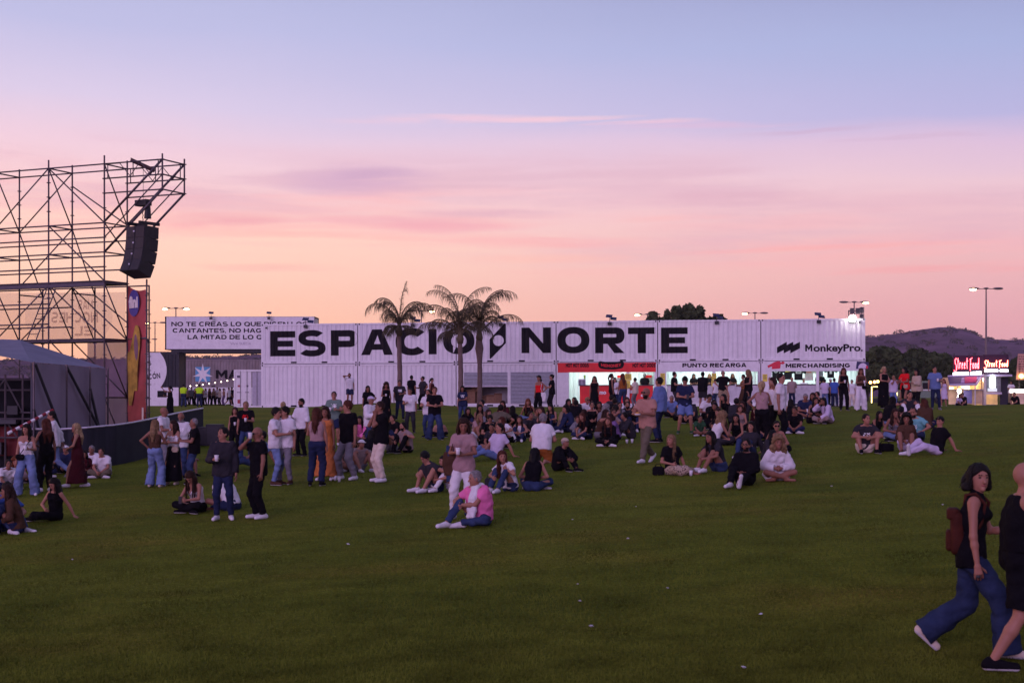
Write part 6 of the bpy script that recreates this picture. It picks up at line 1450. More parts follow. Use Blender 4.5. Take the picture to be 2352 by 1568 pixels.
        for o in (-.024, 0, .024): b.append(cap(w0 + hd * .01 + wd * o * .6, w0 + hd * .075 * hk_ + wd * o, .015, .014, k=.02))
        for j, (o, ln) in enumerate(((-.032, .058), (-.011, .075), (.011, .082), (.032, .070))):
            cu = (.95 if grip else .1 if flat else .35) + .08 * j; p0 = w0 + hd * .070 * hk_ + wd * o; d1 = nrm(hd * math.cos(cu * .6) + pn * math.sin(cu * .6)); d2 = nrm(hd * math.cos(cu * 1.5) + pn * math.sin(cu * 1.5)); d3 = nrm(hd * math.cos(cu * 2.3) + pn * math.sin(cu * 2.3))
            p1 = p0 + d1 * ln * .45; p2 = p1 + d2 * ln * .33; p3 = p2 + d3 * ln * .25; tubeq([p0, p1, p2, p3], [.0095, .0090, .0080, .0062], 6, ex, 0)
        th = -1 if (np.cross(hd, pn) @ A(0, 0, 1)) < 0 else 1
        p0 = w0 + hd * .022 + wd * (.028 * th); d1 = nrm(hd * .65 + wd * th * .7 + pn * .35); p1 = p0 + d1 * .038; p2 = p1 + nrm(d1 + hd * .6 + pn * (.5 if grip else .1)) * .030; tubeq([p0, p1, p2], [.0125, .0105, .0075], 6, ex, 0)
    J['wr'] = wr
    facial = hs in ('beard', 'baldbeard') or opts.get('beard')
    bmats = [skin_m(sk), eye_m, hair_m(hcol if hcol in HAIRC else 'dark'), lip_m]
    def bfn(V, Q):
        mi = np.zeros(len(Q), int)
        if facial:
            c = V[Q].mean(1) - hc; a_, b__, c_ = c @ hr_, c @ hf, c @ hu; mi[(c_ < -.038) & (c_ > -.13) & (b__ > .012) & (np.abs(a_) < .085) & ~((np.abs(a_) < .022) & (c_ > -.066) & (c_ < -.05))] = 2
        return mi
    me = sdf_mesh(b, vox * (.9 if s_px > 90 else 1), "person", bmats, bfn, extra=ex)
    o = link("person", me); o.location = (X, Y, z); o.rotation_euler = (0, 0, rad(face) + math.pi); o.scale = (sc, sc, sc)
    # ---- clothing
    ph = r.uniform(0, 6)
    def mk_(prims, nm, mts, nz=None, vx=1.0, fn=None): m_ = sdf_mesh(prims, vox * vx, nm, mts, fn, nz); return link(nm, m_, o)
    seat = parts[0] not in ('stand', 'wide', 'walk', 'walk2', 'stroll')
    hem = spine[1] if tt not in ('dress',) else pel; off = .014 + max(0, vox * sc - .015) * .5; upd = nrm(spine[1] - spine[0])
    loose = dict(tee=.012, long=.012, shirt=.020, tank=.002, corset=.0, dress=.004, jacket=.022, blouse=.03, polo=.010)[tt]
    T_ = []; cropz = opts.get('crop', 0); botc = (pel + upd * ((-.02 if seat else -.10) + .20 * cropz) if tt not in ('tank', 'corset') or opts.get('untuck') else pel + upd * .08, -upd)
    nko = (.052 if tt in ('tee', 'polo', 'shirt', 'long', 'jacket', 'blouse') else (.09 if opts.get('hneck') else .02) if tt in ('tank', 'dress') else -.06); nclip = (chest + upv * nko, nrm(upv - FWc * -.35)); nclip = (nclip[0], nrm(upv + FWc * .35))
    for i, (p, q, rr) in enumerate(tor):
        if i == 5 and tt == 'corset': continue
        a_, b__ = (p, q) if not (tt in ('tank', 'dress', 'corset') and i == 5) else (p * .85 + q * .15, q * .85 + p * .15)
        T_.append(cap(a_, b__, rr * (.93 if fem else 1) + off * .6 + loose * (.9 if i < 4 else .4), k=.06, clips=(botc, nclip)))
    if opts.get('hneck'): T_.append(cap(chest, nk + upv * .02, .056, .050, k=.04, clips=(nclip,)))
    T_.append(cap(pel - upd * .06 - A(sw[0][0], 0, 0), pel - upd * .06 + A(sw[0][0], 0, 0), tor[0][2] + off * .6 + loose, k=.05, clips=(botc,)))
    if not seat and (tt not in ('tank', 'corset', 'dress') or opts.get('untuck')) and bt_:
        for s in (-1, 1): T_.append(cap(hipj[s] + upd * .06, hipj[s] - upd * .10, .098 + off + loose * .5, k=.05, clips=(botc,)))
    if fem:
        for s in (-1, 1): T_.append(cap(spine[4] + RT * s * .065 + FWc * .078 - upv * .01, spine[4] + RT * s * .060 + FWc * .088 - upv * .02, .050 + off * .5, k=.03, clips=(nclip,)))
    if tt in ('tee', 'polo', 'shirt', 'long', 'jacket', 'blouse'):
        sl = {'tee': .62, 'polo': .60, 'shirt': .68, 'long': 9, 'jacket': 9, 'blouse': 9}[tt]
        if opts.get('ls'): sl = 9
        ar = (.85 if fem else 1)
        for s in (-1, 1):
            if tt != 'corset': T_.append(cap(sh[s] * .7 + chest * .3 + upv * .005, nk - upv * .03, .052 + off * .6, k=.05, clips=(nclip,)))
            dv = nrm(el[s] - sh[s]); e_ = el[s]
            if sl < 5: T_.append(cap(sh[s], e_, .050 * ar + off + loose * .5, .050 * ar + off + loose, k=.03, clips=((sh[s] + dv * .285 * sl, dv),)))
            else:
                T_.append(cap(sh[s], e_, .050 * ar + off + loose * .6, .043 * ar + off + loose, k=.03)); dv = nrm(wr[s] - el[s]); cl = .9 if not opts.get('rolled') else .35
                T_.append(cap(el[s], wr[s], .042 * ar + off + loose, .030 * ar + off + loose, k=.02, clips=((el[s] + dv * .25 * cl, dv),)))
    tm = [cloth_m(tcol)]; fn = None
    if opts.get('print') or opts.get('redprint'):
        tm.append(wp if opts.get('print') else cloth_m('red')); pr_seed = r.uniform(0, 9)
        def fn(V, Q):
            c = V[Q].mean(1) - (chest - upv * .13); a_, b__, c_ = c @ RT, c @ FWc, c @ upv
            return ((np.abs(a_) < .085) & (np.abs(c_) < .055) & (b__ > .02) & (np.sin(a_ * 90 + pr_seed) * np.sin(c_ * 110 + pr_seed) + .35 * np.sin(a_ * 230) > -.05)).astype(int)
    if opts.get('hivis'):
        tm.append(cloth_m('navy'))
        def fn(V, Q): c = V[Q].mean(1) - pel; return ((c @ upv) < .10).astype(int)
    vest = None
    shirt_nm = 'dress' if tt == 'dress' else 'jacket' if tt == 'jacket' else 'shirt'
    if tt == 'dress' or bt_ in ('skirt', 'maxi'):
        LT = (.95 if (bt_ == 'maxi' or opts.get('midi')) else .50) if tt == 'dress' or bt_ == 'maxi' else .50
        SK = []
        if not seat:
            mf = (ank[-1] + ank[1]) / 2; hz_ = pel + (mf - pel) * LT; wid = .10 + .10 * LT
            if bt_ == 'maxi' or tt == 'dress': wid = max(wid + .045, abs(ank[1][1] - ank[-1][1]) * .42 * LT)
            for s in (-1, 1): SK.append(cap(pel + A(s * .06, 0, -.02), A(hz_[0] + s * wid * .55, hz_[1] + (ank[s][1] - mf[1]) * LT * .5, hz_[2] - .08), tor[0][2] + .012, wid * .62, k=.09, clips=((hz_, A(0, 0, -1)),)))
            SK.append(cap(pel + A(0, 0, -.02), A(hz_[0], hz_[1], hz_[2] - .08), tor[0][2] + .03, wid, k=.08, clips=((hz_, A(0, 0, -1)),)))
            SK.append(cap(pel + A(-.05, 0, .06), pel + A(.05, 0, .06), tor[0][2] + .008, k=.05))
        else:
            for s in (-1, 1):
                SK.append(cap(hipj[s], kn[s], .105, .085, k=.07))
                if LT > .6: SK.append(cap(kn[s], ank[s], .085, .075, k=.07, clips=((kn[s] * .25 + ank[s] * .75, nrm(ank[s] - kn[s])),)))
            SK.append(cap(pel - A(.05, 0, 0), pel + A(.05, 0, 0), .125, k=.06)); SK.append(cap(pel, (kn[-1] + kn[1]) / 2 - A(0, 0, .06), .11, .06, k=.10))
        if tt == 'dress': T_ += SK
        else: mk_(SK, "skirt", [cloth_m(bcol)], (.006, (26, 26, 5), ph))
    if opts.get('open'):
        for p in T_: p['clips'] = tuple(p['clips'])
    mk_(T_, shirt_nm, tm, (.0065 if s_px > 60 else .004, (27, 22, 25), ph), fn=fn)
    if bt_ in ('jeans', 'pants', 'shorts', 'wide'):
        B_ = []; lo_ = {'jeans': .010, 'pants': .016, 'shorts': .022, 'wide': .018}[bt_] + off * .5; wz = .10
        B_.append(cap(pel - A(sw[0][0], 0, 0), pel + A(sw[0][0], 0, 0), tor[0][2] * (.95 if fem else 1) + lo_ * .5, k=.05, clips=((pel + upd * wz, upd),))); B_.append(cap(pel + upd * .05 - A(sw[1][0] * .8, 0, 0), pel + upd * .05 + A(sw[1][0] * .8, 0, 0), tor[1][2] * (.90 if fem else .98) + lo_ * .2, k=.05, clips=((pel + upd * wz, upd),)))
        for s in (-1, 1):
            d_ = nrm(kn[s] - hipj[s]); d2 = nrm(ank[s] - kn[s]); top_c = (pel + upd * wz, upd)
            if bt_ == 'shorts': B_.append(cap(hipj[s], kn[s], .090 + lo_, .070 + lo_ * 1.3, k=.04, clips=((hipj[s] + d_ * .435 * (.86 if not fem else .5), d_), top_c)))
            else:
                wk = {'jeans': (.060, .052, .046), 'pants': (.066, .060, .054), 'wide': (.078, .094, .114)}[bt_]
                B_.append(cap(hipj[s], kn[s], .089 + lo_ * .7, wk[0] + lo_ * .6, k=.04, clips=(top_c,)))
                B_.append(cap(kn[s], kn[s] * .45 + ank[s] * .55, wk[0] + lo_ * .6, wk[1] + lo_ * .5, k=.03)); B_.append(cap(kn[s] * .45 + ank[s] * .55, ank[s] + d2 * .05, wk[1] + lo_ * .5, wk[2] + lo_ * .4, k=.02, clips=((ank[s] - d2 * (.02 if bt_ != 'wide' else -.03), d2),)))
        mk_(B_, "shorts" if bt_ == 'shorts' else "trousers", [cloth_m(bcol)], (.0075 if s_px > 60 else .005, (22, 22, 30), ph + 1))
    # shoes
    if shoe and shoe != 'bare':
        for i, s in enumerate((-1, 1)):
            fd = foot[s]; dn = A(0, 0, -1) if abs(fd[2]) < .5 else nrm(A(0, 0, -1) - fd * (-fd[2])); sc_ = .92 if fem else 1.03
            a_ = ank[s] - fd * .045 + dn * .032; b__ = ank[s] + fd * .175 * sc_ + dn * .045; sole = (ank[s] + dn * .078, dn)
            pr = [cap(a_, b__, .047, .038, k=.02, clips=(sole,)), cap(a_ + fd * .02 - dn * .03, a_ + fd * .12 - dn * .005, .040, .036, k=.02, clips=(sole,))]
            def sfn(V, Q, a_=ank[s], dn=dn): return (((V[Q].mean(1) - a_) @ dn) > .058).astype(int)
            m_ = sdf_mesh(pr, min(vox, .016), "shoe", [cloth_m(shoe), sole_m], sfn); link("shoe", m_, o)
    # hair
    hm = hair_m(hcol); top_n = nrm(hu * .74 - hf * .66); Hs = []; nz_ = (.0045, (62, 60, 55) if hs in ('short', 'beard', 'buzz') else (70, 60, 9), ph); hvox = min(vox, .018)
    capc = (hc + hu * (.004 if hs not in ('recede',) else .03) + hf * .012, -top_n); o1 = .012
    if hs not in ('bald', 'baldbeard', 'none'):
        th_ = {'short': .007, 'buzz': .003, 'beard': .006, 'curly': .045, 'afro': .05, 'messy': .013, 'recede': .006}.get(hs, .014)
        if hs in ('short', 'buzz', 'beard', 'recede', 'messy'): Hs.append(ell(hc + hu * (.034 + th_ * .4) * hk - hf * (.022 if hs != 'recede' else .034), ((.079 + th_) * hk, (.090 + th_) * hk, (.093 + th_) * hk), R3, k=.02))
        else: Hs.append(ell(hc + hu * (.024 + th_ * .5) * hk - hf * .012, ((.080 + th_) * hk, (.098 + th_) * hk, (.098 + th_) * hk), R3, k=.02, clips=((capc[0], capc[1]),)))
        if hs in ('short', 'beard', 'messy', 'buzz', 'recede'):
            for s in (-1, 1): Hs.append(ell(hc + hr_ * s * .062 * hk - hf * .028 - hu * .005, (.022 + th_ * .5, .045, .048), R3, k=.015))
            Hs.append(ell(hc - hf * .065 * hk - hu * .015, (.055, .035, .06), R3, k=.02))
        if hs in ('long', 'wavy', 'bob', 'curly', 'afro', 'halfup'):
            ln = {'long': .38, 'wavy': .36, 'bob': .05 * (.3 if 'hneck' in opts else 1), 'curly': .20, 'afro': .12, 'halfup': .34}[hs] * opts.get('hl', 1); rr = {'curly': .07, 'afro': .08, 'wavy': .05}.get(hs, .040)
            bd_ = A(0, 0, -1); back = -FWc
            for s in (-1, 1):
                p0 = hc + hr_ * s * .068 - hf * .010 + hu * .03; p1 = hc + hr_ * s * (.082 if rr < .06 else .10) - hf * .022 - hu * .07; Hs.append(cap(p0, p1, .030, rr * .85, k=.03))
                p2 = p1 + bd_ * ln * .5 + back * .035 + RT * s * .01; p3 = p2 + bd_ * ln * .5 + back * .03; Hs.append(cap(p1, p2, rr * .85, rr * .9, k=.03))
                if ln > .25: Hs.append(cap(p2, p3, rr * .9, rr * .45, k=.03))
            p1 = hc - hf * .085 - hu * .02; p2 = p1 + bd_ * ln * .55 + back * .05; p3 = p2 + bd_ * ln * .5 + back * .02; Hs.append(cap(p1, p2, .055 + rr * .3, .05 + rr * .4, k=.04)); Hs.append(cap(p2, p3, .05 + rr * .4, .03, k=.04))
        if hs in ('bun', 'pony', 'halfup'):
            for s in (-1, 1): Hs.append(ell(hc + hr_ * s * .058 - hf * .03 - hu * .0, (.028, .05, .05), R3, k=.015))
            Hs.append(ell(hc - hf * .06 - hu * .012, (.06, .045, .06), R3, k=.02)); bp2 = hc - hf * .11 + hu * (.07 if hs == 'bun' else .03); Hs.append(cap(bp2, bp2 - hf * .005, .034, k=.015))
            if hs == 'pony': Hs.append(cap(bp2, bp2 + A(0, 0, -.12) - hf * .05, .032, .036, k=.02)); Hs.append(cap(bp2 + A(0, 0, -.12) - hf * .05, bp2 + A(0, 0, -.26) - hf * .03, .036, .016, k=.02))
        if hs in ('curly', 'afro'): nz_ = (.014, (52, 52, 48), ph)
        if hs in ('bob', 'long'): nz_ = (.006, (58, 52, 10), ph)
        if hs == 'wavy': nz_ = (.008, (55, 50, 26), ph)
        if hs == 'messy': nz_ = (.008, (60, 60, 55), ph)
        hex_ = ([], [], [])
        if s_px > 52:
            rz_ = np.random.default_rng(int(x * 3 + yf)); hr2 = (.080 + th_, .098 + th_, .098 + th_); c0_ = hc + hu * .026 * hk - hf * .012
            if hs in ('short', 'beard', 'messy', 'curly', 'afro'):
                for q_ in range(150 if s_px > 90 else 80):
                    d_ = rz_.normal(size=3); d_ /= np.linalg.norm(d_)
                    if d_[2] < .12 and d_[1] > -.2 or d_[2] < -.45: continue
                    p0 = c0_ + (hr_ * d_[0] * hr2[0] + hf * (d_[1] * hr2[1] - .008) + hu * d_[2] * hr2[2]) * .97 * hk; o_ = nrm(p0 - c0_); tg = nrm(rz_.normal(size=3) * .7 + hf * .4 - hu * .3); L_ = rz_.uniform(.014, .032) * (1.6 if hs in ('curly', 'afro') else 1)
                    tubeq([p0 - o_ * .004, p0 + o_ * .007 + tg * L_ * .5, p0 + o_ * .006 + tg * L_], [.0045, .004, .0015], 4, hex_, 0)
            elif hs in ('long', 'wavy', 'bob', 'halfup'):
                LL = ln
                for q_ in range(130 if s_px > 90 else 60):
                    ph_ = rad(rz_.uniform(62, 298)); sx, cy_ = math.sin(ph_), math.cos(ph_); pts_ = []; j1 = rz_.uniform(.97, 1.07)
                    for th2 in (15, 45, 75, 95): t2 = rad(th2); pts_.append(c0_ + (hr_ * sx * hr2[0] * math.sin(t2) + hf * cy_ * hr2[1] * math.sin(t2) + hu * hr2[2] * math.cos(t2)) * j1)
                    e_ = pts_[-1]; ll = (LL + .09) * rz_.uniform(.7, 1.08); w_ = rz_.normal(size=2) * .008
                    for k_ in (1, 2, 3): e_ = e_ + A(0, 0, -ll / 3) + back * .004 + hr_ * (w_[0] + .006 * math.sin(k_ * 2.3 + q_)) + hf * w_[1] * (cy_ < .3); pts_.append(e_)
                    tubeq(pts_, [.003, .0045, .005, .005, .005, .004, .0015], 4, hex_, 0)
        # keep the face clear
        fc = ell(hc + hf * .10 - hu * .030, (.062 * hk, .075, .090), R3); fc['sub'] = True; Hs.append(fc)
        link("hair", sdf_mesh(Hs, hvox, "hair", [hm], None, nz_ if hvox < .015 or hs in ('curly', 'afro') else (.0045, (42, 42, 40 if hs in ('short', 'messy') else 12), ph), extra=hex_), o)
    if 'cap' in opts or 'whitecap' in opts or 'beanie' in opts:
        cm = cloth_m('lilac' if 'cap' in opts else 'white' if 'whitecap' in opts else 'beige'); C_ = [ell(hc + hu * .035 - hf * .006, (.096, .112, .092), R3, clips=((hc + hu * .030, -hu),))]
        if 'beanie' not in opts: C_.append(ell(hc + hf * .120 + hu * .038, (.070, .075, .012), R3, k=.01))
        link("cap", sdf_mesh(C_, hvox, "cap", [cm]), o)
    if 'shades' in opts or 'glasses' in opts:
        g2 = MB(); zoff = .075 if opts.get('shadesup') else .012
        for s in (-1, 1):
            q_ = hc + hf * .104 * hk + hr_ * s * .034 + hu * zoff; rg = [tuple(q_ + hr_ * .027 * math.cos(a) + hu * .020 * math.sin(a)) for a in np.linspace(0, 2 * math.pi, 11)[:-1]]
            if 'shades' in opts: g2.face(rg); g2.face([tuple(np.array(p) - hf * .006) for p in rg][::-1])
            g2.tube([Vector(p) for p in rg + rg[:1]], .003, 4, False); g2.tube([Vector(q_ + hr_ * s * .026), Vector(hc + hr_ * s * .088 - hf * .0 + hu * zoff)], .003, 4)
        g2.tube([Vector(hc + hf * .105 * hk + hu * zoff - hr_ * .008), Vector(hc + hf * .105 * hk + hu * zoff + hr_ * .008)], .003, 4)
        g2.build("glasses", glass_m, o)
    tag(o, label, "person", "people at the festival ground")
    # ---- held things
    M = Matrix.Translation(Vector((X, Y, z))) @ Matrix.Rotation(rad(face) + math.pi, 4, 'Z') @ Matrix.Scale(sc, 4)
    who = opts.get('who')
    for it, s in (('cupL', -1), ('cupR', 1), ('phoneL', -1), ('phoneR', 1), ('bowlR', 1)):
        if it in opts:
            fa = nrm(wr[s] - el[s]); c = wr[s] + fa * .085 + A(-s * .02, .03, .02); HELD.append((it[:-1], M @ Vector(c), sc, rad(face) + math.pi, label))
    for it in ('bag', 'crossbag', 'tote', 'jacketarm'):
        if it in opts:
            s = -1 if opts[it] < 0 else 1; HELD.append((it, M @ Vector(pel + A(s * (.21 if it != 'crossbag' else .13), .05 if it != 'crossbag' else .13, .02 if it != 'tote' else -.12)), sc, rad(face) + math.pi, label, M @ Vector(sh[-s] + upv * .055), M @ Vector(sh[s] + upv * .06), int(s)))
    return o, M, J
def short_who(lb):
    w_ = lb.split(); return w_
def place_held():
    n = {}
    for h in HELD:
        k, p, sc, rz, lb = h[:5]; r = random.Random(int(p.x * 100)); base = lb
        if k == 'cup':
            m = MB(); m.tube([(0, 0, -.055), (0, 0, .060)], [.030, .041], 12); m.cur = 1; m.tube([(0, 0, .045), (0, 0, .0605)], [.042, .043], 12)
            o = m.build("drink_cup", [mat("cup_plastic", (.70, .66, .70), rough=.3), mat("cup_rim", (.8, .78, .8), rough=.3)], None, True, loc=p, rz=rz); nm = "cup"; pre = "white plastic cup held by "
        elif k == 'phone':
            m = MB(); m.box((0, 0, 0), (.075, .011, .15)); m.cur = 1; m.box((0, -.007, 0), (.068, .002, .138)); o = m.build("mobile_phone", [dark_m, mat("phone_screen", (.1, .12, .14), emit=(.5, .6, .8), estr=.25, noise=0)], None, loc=p, rz=rz); nm = "phone"; pre = "mobile phone held by "
        elif k == 'bowl':
            m = MB(); m.tube([(0, 0, -.02), (0, 0, .02)], [.05, .075], 12); m.cur = 1; m.ball((0, 0, .03), (.05, .05, .03), 8, 5); o = m.build("food_tray", [mat("tray_white", (.6, .55, .55)), mat("bread", (.5, .24, .05))], None, True, loc=p, rz=rz); nm = "food tray"; pre = "tray of food held by "
        else:
            col = {'bag': 'brown', 'crossbag': 'beige' if r.random() < .5 else 'black', 'tote': 'white', 'jacketarm': 'denim'}[k]; s = h[7]
            m = MB()
            if k == 'jacketarm': wd, dp, ht = .16, .10, .62
            elif k == 'tote': wd, dp, ht = .30, .10, .38
            elif k == 'bag': wd, dp, ht = .26, .12, .40
            else: wd, dp, ht = .20, .08, .14
            n_ = 10; rings = []
            for i in range(n_ + 1):
                t_ = i / n_; zz_ = ht * (.5 - t_); f_ = .80 + .25 * math.sin(math.pi * min(1, t_ * 1.1)) ; rings.append([(wd / 2 * f_ * math.copysign(abs(math.cos(a)) ** .6, math.cos(a)), dp / 2 * f_ * math.copysign(abs(math.sin(a)) ** .6, math.sin(a)) + .008 * math.sin(a * 3 + i), zz_) for a in np.linspace(0, 2 * math.pi, 15)[:-1]])
            m.add([q for rg in rings for q in rg], [(i * 14 + j, i * 14 + (j + 1) % 14, (i + 1) * 14 + (j + 1) % 14, (i + 1) * 14 + j) for i in range(n_) for j in range(14)] + [tuple(range(13, -1, -1)), tuple(n_ * 14 + j for j in range(14))])
            nmx = {'bag': 'shoulder_bag', 'crossbag': 'crossbody_bag', 'tote': 'tote_bag', 'jacketarm': 'carried_jacket'}[k]
            o = m.build(nmx, cloth_m(col), None, True, loc=p, rz=rz)
            if k != 'jacketarm':
                inv = Matrix.Rotation(-rz, 4, 'Z'); a = inv @ (h[5 if k == 'crossbag' else 6] - p); m = MB(); f_ = .12; m.tube([(0, dp * .5, ht * .42), (a.x * .55, max(a.y, 0) * .6 + .10, a.z * .55), (a.x, a.y, a.z + .01)], .009, 6); m.tube([(0, -dp * .5, ht * .42), (a.x * .6, a.y - .14, a.z * .6), (a.x, a.y - .02, a.z + .01)], .009, 6); m.build("strap", cloth_m(col), o)
            nm = {'jacketarm': 'jacket'}.get(k, 'bag'); pre = {'bag': "brown shoulder bag of ", 'crossbag': "small crossbody bag of ", 'tote': "white tote bag of ", 'jacketarm': "pale denim jacket over the arm of "}[k]
        o.scale = (sc,) * 3
        ws = lb.split()
        if ws[0] in ('man', 'woman', 'boy', 'girl', 'child', 'person'): lb2 = "the " + lb
        else: lb2 = "the " + lb
        lab = (pre + lb2).split()[:16]; lab = " ".join(lab)
        tag(o, lab, nm, {'cup': "plastic cups", 'phone': "mobile phones"}.get(k))
